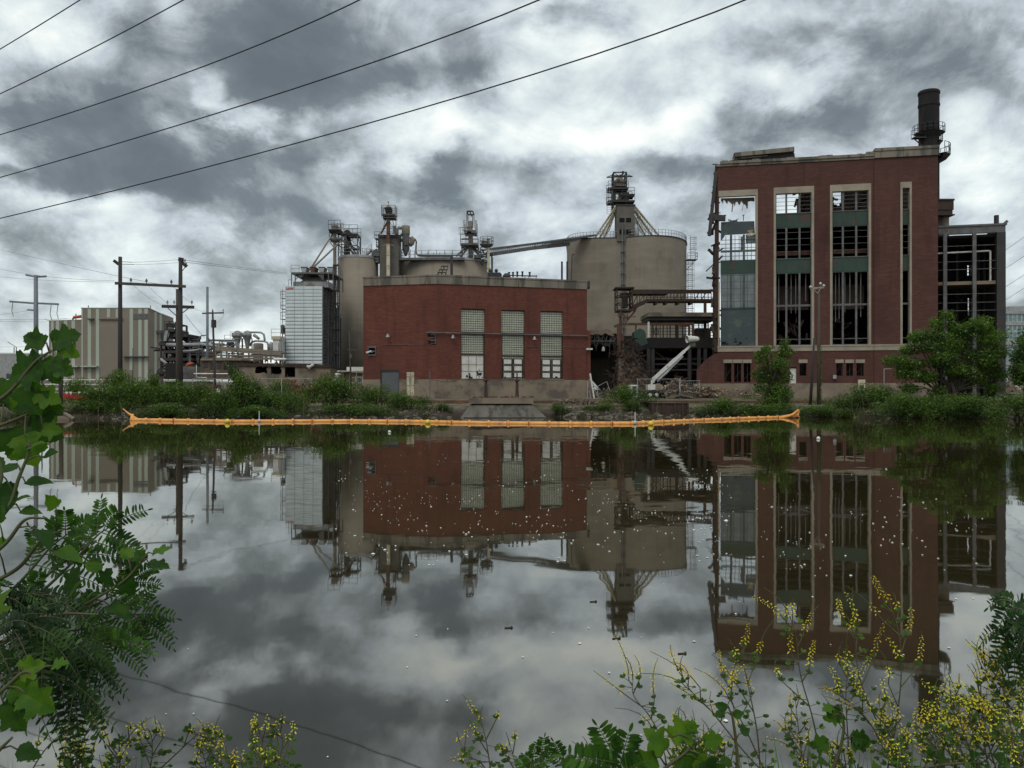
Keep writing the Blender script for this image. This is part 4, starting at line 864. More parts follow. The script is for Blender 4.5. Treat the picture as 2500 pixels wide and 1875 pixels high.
for i in range(9): e=p_.lerp(q_,i/8); mb.box(e.x-.15,e.x+.15,e.y-.4,e.y+.4,e.z-.03,e.z+.03)
mb.build('stair_flight',M['steell'],st_)
def leg(name,lab,cat,px0,px1,ytop,d,bands,zb=None):
    o=thing(name,(W((px0+px1)/2,d,0).x,d,zb if zb is not None else gnd(px0,d)),lab,cat); zb=zb if zb is not None else gnd(px0,d)
    x0=W(px0,d,0).x;x1=W(px1,d,0).x; ys=[ytop]+[b[0] for b in bands]+[None]
    zz=[W(0,d,y_).z if y_ is not None else zb for y_ in ys]
    mats=[b[1] for b in bands]; 
    for i,mm in enumerate([bands[0][2]]+mats):
        mb=MB(); mb.box(x0,x1,d-.35,d+.35,zz[i+1],zz[i]-.06); mb.box(x0-.08,x1+.08,d-.43,d+.43,zz[i]-.06,zz[i])
        mb.build('leg_casing',M[mm],o)
    return o,x0,x1
# rust and cream leg in front of square headhouse
lg,x0,x1=leg('bucket_elevator','tall rust and cream bucket elevator leg topped by a caged black head','elevator',944.3,952,C10(0,250)[1],147,[(C10(0,355)[1],'rust','silo'),(C10(0,575)[1],'rust',''),(C10(0,800)[1],'cream',''),(C10(0,1015)[1],'cream',''),(C10(0,1230)[1],'cream','')])
S=lambda X_,Y_,d=147.:W(C10(X_,Y_),d)
mb=MB(); p_=S(1105,210);q_=S(1383,285); mb.box(p_.x,q_.x,146,148.4,p_.z-.12,p_.z+.05); mb.box(p_.x+.2,q_.x,146,148.4,q_.z,q_.z+.1); mb.box(p_.x+.3,q_.x-.1,146.2,148.2,(p_.z+q_.z)/2,(p_.z+q_.z)/2+.15)
tz=S(0,40).z
for xx in(p_.x,(q_.x)): 
    for yy in(146,148.4): mb.bar((xx,yy,q_.z),(xx,yy,tz),.07)
for k in range(5): zz=p_.z+(tz-p_.z)*(k+1)/5; mb.bar((p_.x,146,zz),(q_.x,146,zz),.055); mb.bar((p_.x,148.4,zz),(q_.x,148.4,zz),.055); mb.bar((q_.x,146,zz),(q_.x,148.4,zz),.055); mb.bar((p_.x,146,zz),(p_.x,148.4,zz),.055)
mb.build('platform_cage',M['steel'],lg)
mb=MB(); mb.prism([(S(1145,0).x,S(0,70).z),(S(1300,0).x,S(0,68).z),(S(1300,0).x,S(0,195).z),(S(1265,0).x,S(0,245).z),(S(1190,0).x,S(0,245).z),(S(1185,0).x,S(0,180).z),(S(1165,0).x,S(0,110).z)],146.4,147.8); mb.build('head_drive',M['black'],lg)
mb=MB(); c_=S(1230,45); mb.lathe(c_.x,147,[(.45,c_.z-.5),(.45,c_.z),(.25,c_.z+.3)],12); mb.tube((c_.x-.02,147,c_.z+.3),(c_.x-.02,147,W(C2(0,288),147).z),.05); mb.box(c_.x-.1,c_.x+.08,146.9,147.1,W(C2(0,300),147).z,W(C2(0,290),147).z); mb.build('beacon',M['silo'],lg)
mb=MB()
for a,b in(((1160,300),(1110,560)),((1310,300),(1390,590)),((1160,300),(1200,380))): mb.bar(S(*a),S(*b),.09)
mb.bar(S(1260,370),S(1370,470),.06); mb.bar(S(1260,440),S(1385,440),.06); mb.path([S(1330,310),S(1375,320),S(1385,350),S(1385,590)],.06,5); mb.path([S(1340,430),S(1290,480),S(1340,540),S(1290,570),S(1370,590)],.05,5); mb.tube(S(1355,430),S(1355,590),.25)
mb.build('brace',M['steel'],lg)
mb=MB(); mb.tube(S(1195,370),S(1075,590),.17); mb.build('discharge_spout',M['rust'],lg)
mb=MB(); mb.bar(S(1115,828),S(1195,800),.07); mb.bar(S(1265,805),S(1345,828),.07); mb.build('stay_bracket',M['steell'],lg)
# cyclone
d=150.; S=lambda X_,Y_:W(C2(X_,Y_),d); cy=thing('dust_cyclone',(S(1077,0).x,d,zB_),'grey cylindrical dust cyclone with cone and curved ducts above the silos','cyclone')
cx=S(1077,0).x; r=S(1108,0).x-cx
mb=MB(); mb.lathe(cx,d,[(r*.97,S(0,548).z),(r*1.02,S(0,545).z),(r*1.02,S(0,482).z),(r*.9,S(0,478).z)],22); mb.build('upper_drum',M['silo'],cy,True)
mb=MB(); mb.lathe(cx,d,[(.15,S(0,712).z),(.35,S(0,690).z),(r*.93,S(0,660).z),(r*.93,S(0,550).z)],22); mb.build('lower_cone',M['steel'],cy,True)
mb=MB(); mb.path([S(1044,498),S(1025,492),S(1012,505),S(1006,530),S(1006,555)],.3,10); mb.build('inlet_duct',M['steell'],cy,True)
mb=MB(); mb.path([S(1108,580),S(1125,575),S(1128,590),S(1124,615),S(1108,635)],[.35,.45,.5,.4,.25],10); mb.build('fan_housing',M['silo'],cy,True)
mb=MB(); mb.path([S(1120,578),S(1148,580),S(1158,600),S(1154,670),S(1160,695),S(1176,710),S(1210,712),S(1440,713)],.14,8); mb.build('exhaust_pipe',M['steel'],cy,True)
mb=MB()
for X_ in(1047,1110): p_=S(X_,660); mb.bar(p_,(p_.x,d,zB_+.4),.12)
mb.bar(S(1047,690),S(1110,690),.08)
for X_,Y_ in((1085,625),): p_=S(X_,Y_); mb.box(p_.x-.3,p_.x+.3,d-r-.3,d-r*.5,p_.z-.2,p_.z+.5)
mb.bar(S(1050,546)+Vector((0,-r*.5,0)),S(1020,575),.25,.35); mb.bar(S(1083,555)+Vector((0,-r-.02,0)),S(1083,620)+Vector((0,-r-.02,0)),.9,.05); mb.build('support_frame',M['steel'],cy)
mb=MB(); p_=W(C10(1405,830),149);pts=[W(C10(1405,835),149),W(C10(1440,840),149),W(C10(1462,870),149),W(C10(1465,1060),149)]; mb.path(pts,.07,6); mb.path([q_+Vector((-.3,.3,-.2)) for q_ in pts],.05,6); tag(mb.build('bent_vent',M['steell']),'thin hook shaped vent pipe between headhouse and cyclone','pipe')
# long conveyor box along silo roof
mb=MB(); d=150.; S=lambda X_,Y_:W(C2(X_,Y_),d); a_=S(1018,735);b_=S(1530,752); mb.box(a_.x,b_.x,d-1.6,d-.4,b_.z,a_.z); 
mb.tube(S(1180,714)+Vector((0,-1.4,0)),S(1510,716)+Vector((0,-1.4,0)),.13)
for i in range(12): e=a_.lerp(b_,i/11); mb.bar((e.x,d-1.5,a_.z),(e.x,d-1.5,a_.z+1.),.07)
for i in range(6): e=a_.lerp(b_,i/5); mb.bar((e.x,d-1.,b_.z),(e.x,d-1.,zB_+.3),.15)
o=mb.build('roof_conveyor',M['steel']); tag(o,'level drag conveyor and pipe running along the low silo roof','conveyor')
mb=MB(); a_=S(730,722);b_=S(870,738); mb.box(a_.x,b_.x,d-1.5,d-.3,b_.z,a_.z); mb.box(S(855,0).x,S(880,0).x,d-1.7,d,S(0,772).z,S(0,722).z); mb.box(S(700,0).x,S(880,0).x,d-1.8,d-.2,b_.z-.25,b_.z-.05)
tag(mb.build('roof_conveyor',M['steel']),'short drag conveyor running over the round silo roof','conveyor')
# second tower (middle)
d=151.; S=lambda X_,Y_:W(C12(X_,Y_),d); tm=thing('leg_tower',(S(400,0).x,d,zB_+.3),'slender leg tower with open lifting frame above the long low silo','tower')
x0,x1=S(362,0).x,S(450,0).x; mb=MB(); mb.box(x0,x1,d-.7,d+.7,zB_+.3,S(0,560).z); mb.build('leg_casing',M['silod'],tm)
mb=MB(); mb.box(S(350,0).x,S(440,0).x,d-.9,d+.9,S(0,465).z,S(0,345).z); mb.box(S(340,0).x,S(445,0).x,d-.8,d+.8,S(0,545).z,S(0,465).z); mb.build('head_casing',M['silo'],tm)
mb=MB()
for X_ in(330,352,447,475): mb.bar(S(X_,470),S(X_,130 if X_<400 else 200),.12)
mb.bar(S(328,130),S(450,130),.22); mb.bar(S(350,200),S(475,200),.22); mb.bar(S(332,130),S(355,200),.2); mb.bar(S(450,130),S(473,200),.2); mb.bar(S(385,120),S(425,235),.2); mb.build('lifting_frame',M['dark'],tm)
mb=MB(); a_=S(270,545);b_=S(520,545); mb.prism([(a_.x,a_.z),(b_.x,a_.z),(S(535,0).x,S(0,612).z),(S(430,0).x,S(0,600).z),(S(430,0).x,S(0,570).z),(S(350,0).x,S(0,570).z),(S(345,0).x,S(0,610).z),(S(300,0).x,S(0,605).z)],d-1.6,d+1.6)
mb.rail([(a_.x,d-1.6,a_.z),(a_.x,d-1.6,a_.z)],.1,.05,1)
for yy in(-1.6,1.6):
    for k in range(4): zz=a_.z+(S(0,350).z-a_.z)*(k+1)/4; mb.bar((a_.x,d+yy,zz),(S(330,0).x,d+yy,zz),.06); mb.bar((S(500,0).x,d+yy,zz),(S(538,0).x,d+yy,zz-.3),.06)
    for X_ in(270,300,505,522,537): mb.bar((S(X_,0).x,d+yy,a_.z-.2),(S(X_,0).x,d+yy,S(0,350).z),.07)
mb.build('upper_platform',M['steel'],tm)
mb=MB(); a_=S(215,845);b_=S(560,845); mb.box(a_.x,b_.x,d-1.8,d+1.8,a_.z,a_.z+.25); mb.rail([(a_.x,d-1.8,a_.z+.2),(b_.x,d-1.8,a_.z+.2)],1.5,.07,1.); mb.rail([(a_.x,d+1.8,a_.z+.2),(b_.x,d+1.8,a_.z+.2)],1.5,.07,1.); mb.build('lower_platform',M['steel'],tm)
mb=MB(); a_=S(245,690); mb.ladder(S(250,0).x,d-.5,S(0,840).z,S(0,470).z,.9,True,.09); mb.box(S(225,0).x,S(360,0).x,d-.8,d+.5,a_.z-.1,a_.z); mb.build('side_ladder',M['steell'],tm)
mb=MB()
for a,b in(((330,860),(110,1040)),((360,860),(170,1100)),((450,870),(610,970)),((460,900),(620,1060))): mb.tube(S(*a),S(*b),.17,None,8)
mb.build('spout',M['steel'],tm)
mb=MB(); mb.trestle(S(230,0).x,S(570,0).x,d-1.6,d+1.6,zB_+.3,S(0,850).z,1,.12,.07); mb.box(S(255,0).x,S(390,0).x,d-1.2,d,zB_+.3,S(0,1100).z); mb.box(S(480,0).x,S(620,0).x,d-1.4,d,S(0,1100).z,S(0,1040).z)
for i in range(14): a_=S(rnd(470,740),rnd(930,1150)); mb.bar(a_,a_+Vector((rnd(-.8,.8),rnd(-1,1),rnd(-.6,.6))),rnd(.1,.35))
mb.build('support_frame',M['steel'],tm)
mb=MB(); x0=S(610,0).x; mb.trestle(x0,S(740,0).x,d-1,d+1.4,zB_-.2,S(0,880).z,2,.14,.08); tag(mb.build('conveyor_trestle',M['steel']),'small dark trestle carrying the lower end of the conveyor bridge','trestle')
# small leg with round platform
lg,x0,x1=leg('bucket_elevator','short cream elevator leg with rounded railed platform by the conveyor bridge','elevator',C12(744,0)[0],C12(792,0)[0],C12(0,690)[1],149,[(C12(0,870)[1],'cream','silo'),(C12(0,1280)[1],'cream','')],14)
d=149.; S=lambda X_,Y_:W(C12(X_,Y_),d)
mb=MB(); c_=S(728,830); rr=(S(865,0).x-S(590,0).x)/2; mb.lathe(c_.x,d,[(.5,S(0,868).z),(rr*.75,S(0,850).z),(rr,S(0,815).z),(rr,S(0,800).z),(.4,S(0,800).z)],20)
zz=S(0,800).z; mb.rail([(c_.x+rr*math.cos(R(k)),d+rr*math.sin(R(k)),zz) for k in range(0,361,40)],1.2,.06,2); mb.box(S(625,0).x,S(750,0).x,d-.8,d+.4,zz,zz+.5); mb.build('platform',M['steel'],lg)
# white tube leg at left and its spouts
d=146.; lg,x0,x1=leg('bucket_elevator','very tall thin brown elevator leg beside the white dryer, spouts at its head','elevator',814.3,820.6,C2(0,505)[1],d,[(C2(0,780)[1],'rust','silo'),(C2(0,1000)[1],'rust',''),(C2(0,1300)[1],'cream','')])
S=lambda X_,Y_,d=d:W(C10(X_,Y_),d)
mb=MB(); c_=S(150,690); r=S(255,0).x-c_.x
mb.lathe(c_.x,d,[(.5,S(0,760).z),(r*.75,S(0,755).z),(r,S(0,715).z),(r,S(0,690).z),(r*.5,S(0,665).z),(.4,S(0,665).z)],18); mb.build('distributor',M['steel'],lg,True)
mb=MB(); a_=S(45,520);b_=S(285,520); mb.box(a_.x,b_.x,d-1.3,d+1.3,a_.z-.2,a_.z); mb.prism([(a_.x,a_.z-.2),(b_.x,a_.z-.2),(b_.x-.2,S(0,600).z),(b_.x-.8,S(0,600).z),(b_.x-1,S(0,570).z),(a_.x+.9,S(0,570).z),(a_.x+.1,S(0,580).z)],d-.9,d+.9); mb.rail([(a_.x,d-1.3,a_.z),(b_.x,d-1.3,a_.z)],1.5,.06,1); mb.rail([(a_.x,d+1.3,a_.z),(b_.x,d+1.3,a_.z)],1.5,.06,1); mb.build('platform',M['dark'],lg)
mb=MB(); c_=S(145,440); mb.lathe(c_.x,d,[(.45,S(0,520).z),(.5,S(0,470).z),(.6,S(0,440).z),(.5,S(0,405).z),(.2,S(0,400).z)],12); mb.bar(S(180,455),S(235,465),.3,.35); mb.tube(S(270,510),S(262,395),.12); mb.box(S(250,0).x,S(272,0).x,d-.1,d+.1,S(0,420).z,S(0,395).z); mb.build('head_drum',M['silo'],lg)
mb=MB()
for a,b in(((110,610),(-15,760)),((200,610),(330,760)),((40,740),(130,880)),((265,740),(150,880)),((35,520),(30,650)),((285,600),(290,690))): mb.bar(S(*a),S(*b),.12)
mb.build('brace',M['steel'],lg)
def spipe(lab,pts,r,mt,d):
    mb=MB(); q=[W(C2(*p_),dd) for p_,dd in zip(pts,d)]; mb.path(q,r,8); n=int((q[-1]-q[0]).length/2.4)
    for i in range(1,n): e=q[0].lerp(q[-1],i/n) if len(q)==2 else None; 
    tag(mb.build('grain_spout',M[mt],None,True),lab,'spout','pipe spouts from the thin elevator head')
spipe('upper pipe spout slanting down from thin elevator head to the dryer top',[(510,548),(482,588),(352,795)],.14,'silo',(146,145,139))
spipe('lower pipe spout slanting down from elevator distributor to the dryer top',[(575,598),(515,655),(362,800)],.15,'silo',(146,145,139))
spipe('pipe spout crossing the steel trestle down onto the round silo roof',[(570,575),(600,600),(690,715)],.18,'silo',(146,147,149))
spipe('thin pipe spout running down through trestle beside the wider one',[(600,560),(640,620),(720,730)],.11,'steel',(147,148,150))
spipe('short thick pipe spout bending behind elevator leg toward dryer side',[(556,772),(520,815),(480,850)],.16,'steel',(149,146,142))
# steel trestle with dark drum
d=150.; S=lambda X_,Y_:W(C10(X_,Y_),d); tr=thing('trestle_tower',(S(440,0).x,d,zA_+.4),'open steel trestle with dark motor drum standing on the round silo','tower')
mb=MB(); mb.trestle(S(250,0).x,S(400,0).x,d-1.5,d+1.5,zA_+.4,S(0,600).z,2,.16,.07); mb.trestle(S(400,0).x,S(635,0).x,d-1.5,d+1.5,zA_+.4,S(0,640).z,2,.2,.08); mb.build('steel_frame',M['steel'],tr)
mb=MB(); a_=S(300,615);b_=S(640,640); mb.box(a_.x,b_.x,d-1.7,d+1.7,b_.z,a_.z); mb.prism([(S(400,0).x,S(0,640).z),(S(490,0).x,S(0,700).z),(S(640,0).x,S(0,650).z)],d-1.6,d-1.4); mb.rail([(a_.x,d-1.7,a_.z),(b_.x,d-1.7,a_.z)],1.5,.06,1.); mb.rail([(a_.x,d+1.7,a_.z),(b_.x,d+1.7,a_.z)],1.5,.06,1.); mb.build('platform',M['dark'],tr)
mb=MB(); c_=S(415,560); r=S(485,0).x-c_.x; mb.prism([(c_.x+r*math.cos(R(k)),c_.z-.3+r*math.sin(R(k))) for k in range(-20,201,20)],d-1,d+1); mb.box(S(335,0).x,S(370,0).x,d-.5,d+.5,S(0,590).z,S(0,555).z); mb.build('motor_drum',M['dark'],tr)
mb=MB(); mb.path([S(430,640),S(445,760),S(490,860),S(560,900),S(630,900)],.25,8); mb.box(S(350,0).x,S(430,0).x,d-1,d+.6,S(0,1060).z,S(0,850).z); mb.bar(S(390,1060),S(390,620),.8,.8); mb.build('chute',M['dark'],tr)
# ================================================================ WHITE GRAIN DRYER
d=135.; S=lambda X_,Y_,dd=135.:W(C11(X_,Y_),dd); g_=gnd(750,135)-.2
dy=thing('grain_dryer',(S(400,0).x,d,g_),'tall white panelled grain dryer tower with four roof fans and red letters','dryer')
X0,X1=S(108,0).x,S(683,0).x; zt_=S(0,375).z; zb_=S(0,1590).z
mb=MB(); mb.box(X0+.12,X1-.12,d+.12,d+8.7,g_,zt_-.05); mb.build('tower_body',M['steel'],dy)
mb=MB(); nr_=22
for c_ in range(4):
    xa=X0+(X1-X0)*c_/4+.03; xb=X0+(X1-X0)*(c_+1)/4-.03
    for r_ in range(nr_+3):
        h=(zt_-zb_)/nr_; z1=zt_-h*r_-.012; z0_=z1-h+.024; bg_=.03+.075*min(1,r_/14.)+rnd(-.01,.01)
        nn=5; pr=[(z1,0)]+[(z1-(z1-z0_)*(i/nn),-bg_*math.sin(math.pi*min(1,(i/nn)**1.0*.62))) for i in range(1,nn)]+[(z0_+.05,-bg_*.95),(z0_,0)]
        vs=[]; 
        for zz,yy in pr: vs+=[(xa,d+yy,zz),(xb,d+yy,zz)]
        mb.add(vs,[(2*i,2*i+2,2*i+3,2*i+1) for i in range(len(pr)-1)])
M['dryer']=mat('dryer_white_panel',(.50,.545,.545),.45,(.42,.47,.475),.7,.9,stretch=(1,1,.5),c3=(.40,.46,.47),sc3=.5,th3=(.6,.72)); M['dryer'].use_backface_culling=False
mb.build('front_panel',M['dryer'],dy)
mb=MB(); mb.box(X0-.02,X1+.02,d+.03,d+.12,g_,zt_)
mb.build('panel_backing',M['steell'],dy)
mb=MB()
for i in range(nr_+1): zz=zt_-(zt_-zb_)*i/nr_; mb.box(X1-.1,X1+.05,d+.15,d+8.6,zz-.05,zz+.04)
for yy in(.2,2.3,4.4,6.5,8.5): mb.box(X1-.05,X1+.09,d+yy,d+yy+.15,g_,zt_)
mb.tube((X1+.25,d+2.9,g_),(X1+.25,d+2.9,zt_-3),.09); mb.tube((X1+.25,d+5.,g_),(X1+.25,d+5.,zt_-6),.09); mb.build('side_frame',M['steel'],dy)
mb=MB(); Sx=lambda X_:S(X_,0).x; Sz=lambda Y_:S(0,Y_).z
mb.box(Sx(195),Sx(760),d+1.2,d+7.5,zt_-.02,Sz(288)); 
for i in range(16): xx=Sx(205)+(Sx(755)-Sx(205))*i/15; mb.bar((xx,d+1.17,zt_+.05),(xx+.12,d+1.17,Sz(290)),.04)
mb.build('upper_hopper',M['steell'],dy)
mb=MB(); a_,b_,c_,e_=Sx(300),Sx(705),Sx(375),Sx(600); z1=Sz(288);z2=Sz(190)
mb.add([(a_,d+1.5,z1),(b_,d+1.5,z1),(b_,d+7,z1),(a_,d+7,z1),(c_,d+3,z2),(e_,d+3,z2),(e_,d+6,z2),(c_,d+6,z2)],[(0,1,5,4),(1,2,6,5),(2,3,7,6),(3,0,4,7),(4,5,6,7)]); mb.build('sloping_roof',M['steell'],dy)
mb=MB(); mb.prism([(Sx(400),zt_+.02),(Sx(485),Sz(305)),(Sx(565),zt_+.02)],d+.4,d+1.15); mb.build('gable_trim',M['conc'],dy)
mb=MB(); xa,xb=Sx(185),Sx(845); zp=Sz(150)
mb.box(xa,xb,d+.4,d+8.4,zp-.25,zp); 
for xx in(xa+.05,Sx(248),Sx(768),xb-.05):
    for yy in(.5,8.3): mb.bar((xx,d+yy,zt_),(xx,d+yy,zp-.25),.13)
for a,b in(((250,290),(350,175)),((340,175),(395,175)),((690,280),(610,180))): mb.bar(S(*a,d+.6),S(*b,d+.6),.1)
mb.prism([(Sx(315),Sz(176)),(Sx(395),Sz(176)),(Sx(315),Sz(250))],d+.6,d+.8); mb.prism([(Sx(605),Sz(176)),(Sx(690),Sz(176)),(Sx(690),Sz(265))],d+.6,d+.8)
mb.rail([(xa,d+.4,zp),(Sx(310),d+.4,zp)],1.1,.05,.7); mb.rail([(Sx(840),d+.4,zp),(Sx(840),d+8,zp)],1.1,.05,1.5)
mb.build('roof_frame',M['steel'],dy)
for i,(xa_,xb_) in enumerate(((322,415),(460,552),(598,692),(735,830))):
    mb=MB(); a_,b_=Sx(xa_)+.02,Sx(xb_)-.02; z0_=zp+.01; z1=Sz(58)
    mb.add([(a_+.15,d+1,z0_),(b_-.15,d+1,z0_),(b_-.15,d+3.2,z0_),(a_+.15,d+3.2,z0_),(a_,d+1,z1-.15),(b_,d+1,z1-.15),(b_,d+3.2,z1-.15),(a_,d+3.2,z1-.15)],[(0,1,5,4),(1,2,6,5),(2,3,7,6),(3,0,4,7),(0,3,2,1)])
    fh=mb.build('fan_hood',M['steell'] if i!=1 else M['rust'],dy); mb=MB(); mb.wall(a_-.03,b_+.03,z1-.15,z1,[],.97+d,d+3.23); mb.build('hood_rim',M['dark'],fh)
mb=MB(); mb.rail([(Sx(140),d+.5,zt_),(Sx(195),d+.5,zt_)],1.1,.05,.6); mb.rail([(Sx(735),d+.5,zt_),(Sx(850),d+.5,zt_)],1.1,.05,.6); mb.build('roof_railing',M['steel'],dy)
mb=MB(); xx=Sx(60); mb.ladder(xx,d+1,g_,Sz(410),.6,True,.06)
for Y_ in(550,717,880): zz=Sz(Y_); mb.box(xx-.4,X0+.12,d+.6,d+1.6,zz-.1,zz); mb.rail([(xx-.4,d+.6,zz),(X0,d+.6,zz)],1.1,.05,.7)
mb.build('caged_ladder',M['steell'],dy)
mb=MB(); zz=Sz(1110)
for X_ in(40,80): mb.box(Sx(X_)-.2,Sx(X_)+.25,d+.6,d+1.2,zz,zz+1.+(.4 if X_==40 else 0)); mb.tube((Sx(X_),d+.9,zz),(Sx(X_),d+.9,g_),.08)
mb.build('control_box',M['dark'],dy)
mb=MB(); 
for X_,z_a in((772,zp),(815,zp),(850,zt_+2)): mb.bar((Sx(X_),d+5,g_),(Sx(X_),d+5,z_a),.14)
for Y_ in(380,580,790,1000,1200,1400): mb.box(Sx(765),Sx(850),d+4.6,d+5.6,Sz(Y_)-.08,Sz(Y_)); mb.rail([(Sx(765),d+4.6,Sz(Y_)),(Sx(850),d+4.6,Sz(Y_))],1.0,.05,.7)
mb.build('side_walkway',M['steel'],dy)
# red letters
def text3d(txt,loc,size,width,mt,parent,depth=.03,name='lettering'):
    cu_=bpy.data.curves.new('lettering','FONT'); cu_.body=txt; cu_.size=1; cu_.extrude=.02; cu_.offset=.015
    to=bpy.data.objects.new('tmp',cu_); COL.objects.link(to); dg=bpy.context.evaluated_depsgraph_get(); me=bpy.data.meshes.new_from_object(to.evaluated_get(dg))
    xs_=[v.co.x for v in me.vertices]; ys_=[v.co.y for v in me.vertices]; bpy.data.objects.remove(to,do_unlink=True); bpy.data.curves.remove(cu_)
    sx=width/(max(xs_)-min(xs_)); sy=size/(max(ys_)-min(ys_)); o0=ORG[parent.name]
    for v in me.vertices: x_,y_,z_=v.co; v.co=Vector((loc[0]+(x_-min(xs_))*sx,loc[1]-z_*depth/.02,loc[2]+(y_-min(ys_))*sy))-o0
    me.materials.clear(); me.materials.append(mt); o=bpy.data.objects.new(name,me); COL.objects.link(o); o.parent=parent; ORG[o.name]=o0; return o
a_=S(124,424);b_=S(236,390); text3d('LAW',(a_.x,d-.10,a_.z),b_.z-a_.z,b_.x-a_.x,M['red'],dy)
# ================================================================ STRIPED BUILDING
Fa=Facade(198.7,240,362.3,240); Fb=Facade(362.3,240,406,249); Fc=Facade(119.6,243,198.7,240.01)
sb=thing('striped_building',(Fa.A.x+9,240,4.9),'big windowless brown building with pale vertical stripes','building')
gt=4.2
ztall=Fa.Z(C1(800,641)); zl_=Fc.Z(C1(500,735))
mb=MB(Fa.M); mb.wall(0,Fa.L,gt,ztall,[],0,.5); mb.fr=Fb.M; mb.prism([(0,gt),(Fb.L,gt),(Fb.L,Fb.Z(C1(1283,705))),(0,ztall)],0,.5); mb.fr=Fc.M; mb.box(0,Fc.L,0,.5,gt,zl_); mb.fr=None
pA=Fa.M@Vector((0,0.5,0));pB=Fa.M@Vector((Fa.L,.5,0)); pC=Fb.M@Vector((Fb.L,.5,0)); pD=Fc.M@Vector((0,.5,0))
mb.foot([(pA.x,pA.y),(pB.x-.2,pB.y),(pC.x-.6,pC.y),(pC.x-3,pC.y+14),(pA.x,pA.y+26)],gt,ztall-.6); mb.foot([(pD.x+.1,pD.y),(pA.x-.01,pA.y),(pA.x-.01,pA.y+22),(pD.x-3,pD.y+22)],gt,zl_-.4); mb.build('siding_wall',M['stripeb'],sb)
for X0,X1,Ya,Yb in((395,415,742,1190),(433,457,742,1190),(495,520,742,1190),(553,580,738,1190)):
    mb=MB(Fc.M); mb.box(Fc.U(C1(X0,0)[0]),Fc.U(C1(X1,0)[0]),-.06,-.0,gt,zl_-.02); mb.build('pale_stripe',M['stripew'],sb)
for X0,X1,Ya,Yb in((629,640,645,1200),(677,703,645,1200),(740,765,645,1200),(825,850,645,712),(893,915,645,712),(1000,1027,645,1118),(1068,1093,645,682),(1068,1093,728,1200),(1115,1140,645,682),(1115,1140,728,1200)):
    mb=MB(Fa.M); mb.box(max(.02,Fa.U(C1(X0,0)[0])),Fa.U(C1(X1,0)[0]),-.06,-.0,Fa.Z(C1(X0,Yb)) if Yb<1195 else gt,Fa.Z(C1(X0,Ya))); mb.build('pale_stripe',M['stripew'],sb)
for X0,X1 in((1190,1207),(1230,1247)):
    mb=MB(Fb.M); u0,u1=Fb.U(C1(X0,0)[0]),Fb.U(C1(X1,0)[0]); mb.box(u0,u1,-.08,-.0,gt,Fb.Z(C1(X0,645+(X0-1145)*.43))-.2); mb.build('pale_stripe',M['stripew'],sb)
mb=MB(Fa.M); mb.box(-.1,Fa.L+.0,-.12,.4,ztall,ztall+.22); mb.fr=Fc.M; mb.box(-.1,Fc.L-.1,-.12,.4,zl_,zl_+.2); mb.fr=Fb.M; q0=Fb.uz(C1(1145,641)); q1=Fb.uz(C1(1283,702)); mb.bar((0,.1,ztall+.1),(Fb.L,.1,Fb.Z(C1(1283,705))+.12),.5,.25); mb.build('roof_trim',M['stripew'],sb)
def fbox(f,X0,X1,Y0,Y1,v0,v1,mt,nm):
    u0,z1=f.uz(C1(X0,Y0)); u1,z0_=f.uz(C1(X1,Y1)); mb=MB(f.M); mb.box(u0,u1,v0,v1,z0_,z1); return mb.build(nm,M[mt],sb)
fbox(Fa,768,950,722,728,-.5,-.08,'steel','door_track'); fbox(Fa,955,1160,1009,1016,-1.2,-.07,'steel','canopy'); fbox(Fa,640,762,1085,1095,-1.4,-.07,'stripew','canopy'); fbox(Fc,490,625,1085,1095,-1.4,-.07,'stripew','canopy')
fbox(Fa,1030,1140,684,726,-.12,-.0,'steel','patch_panel'); fbox(Fb,1205,1225,810,832,-.9,-.09,'steel','vent_box'); fbox(Fb,1236,1268,810,880,-.9,-.09,'steel','vent_box'); fbox(Fa,683,728,720,728,-1.2,-.07,'steel','vent_box')
fbox(Fa,765,960,1170,1240,-.1,-.0,'conc','concrete_plinth')
mb=MB(Fa.M)
for X_ in(668,1150): u0,z1=Fa.uz(C1(X_,615)); mb.tube((u0,1,ztall),(u0,1,z1),.12)
mb.fr=Fc.M
for X_ in(565,617): u0,z1=Fc.uz(C1(X_,668 if X_==617 else 680)); mb.tube((u0,1,zl_),(u0,1,z1),.14)
mb.build('vent_pipe',M['steel'],sb)
mb=MB(Fc.M); u0,z1=Fc.uz(C1(545,705)); u1,_=Fc.uz(C1(622,705)); M['orangep']=mat('red_orange_tarp',(.42,.09,.03),.7); mb.path([(u0-.5,1.,zl_+.2),(u0+.3,1.,z1-.1),(u1-.6,1.,z1+.1),(u1,1.,z1-.3),(u1,1.,zl_+.2)],[.12,.4,.45,.35,.2],8); mb.build('orange_duct',M['orangep'],sb)
mb=MB(Fc.M); u0,z1=Fc.uz(C1(345,722)); mb.bar((-.2,.1,zl_),(u0,.1,z1),.12); u2,z2=Fc.uz(C1(535,718)); mb.bar((.0,.5,z1-.3),(u2,.5,z2),.1,.06); mb.build('davit',M['stripew'],sb)
o=MB(); a_=W(C1(-60,995),262); b_=W(C1(250,1180),262); o.box(a_.x,b_.x,262,285,4.6,a_.z); fg=thing('flat_warehouse',((a_.x+b_.x)/2,262,4.8),'low flat grey warehouse at the far edge behind the monopole','building'); o.build('wall',M['steell'],fg)
o=MB(); o.box(a_.x,b_.x+.2,261.9,285,a_.z,a_.z+.45); o.build('roof_edge',M['white'],fg)
o=MB(); 
for X_ in(50,68): q_=W(C1(X_,935),262); o.bar((q_.x,266,a_.z),(q_.x,266,q_.z),.25)
q_=W(C1(0,893),262); q2=W(C1(68,935),262); o.bar((q_.x,266,q_.z),(q2.x,266,q2.z),.2); o.build('roof_vent',M['steell'],fg)
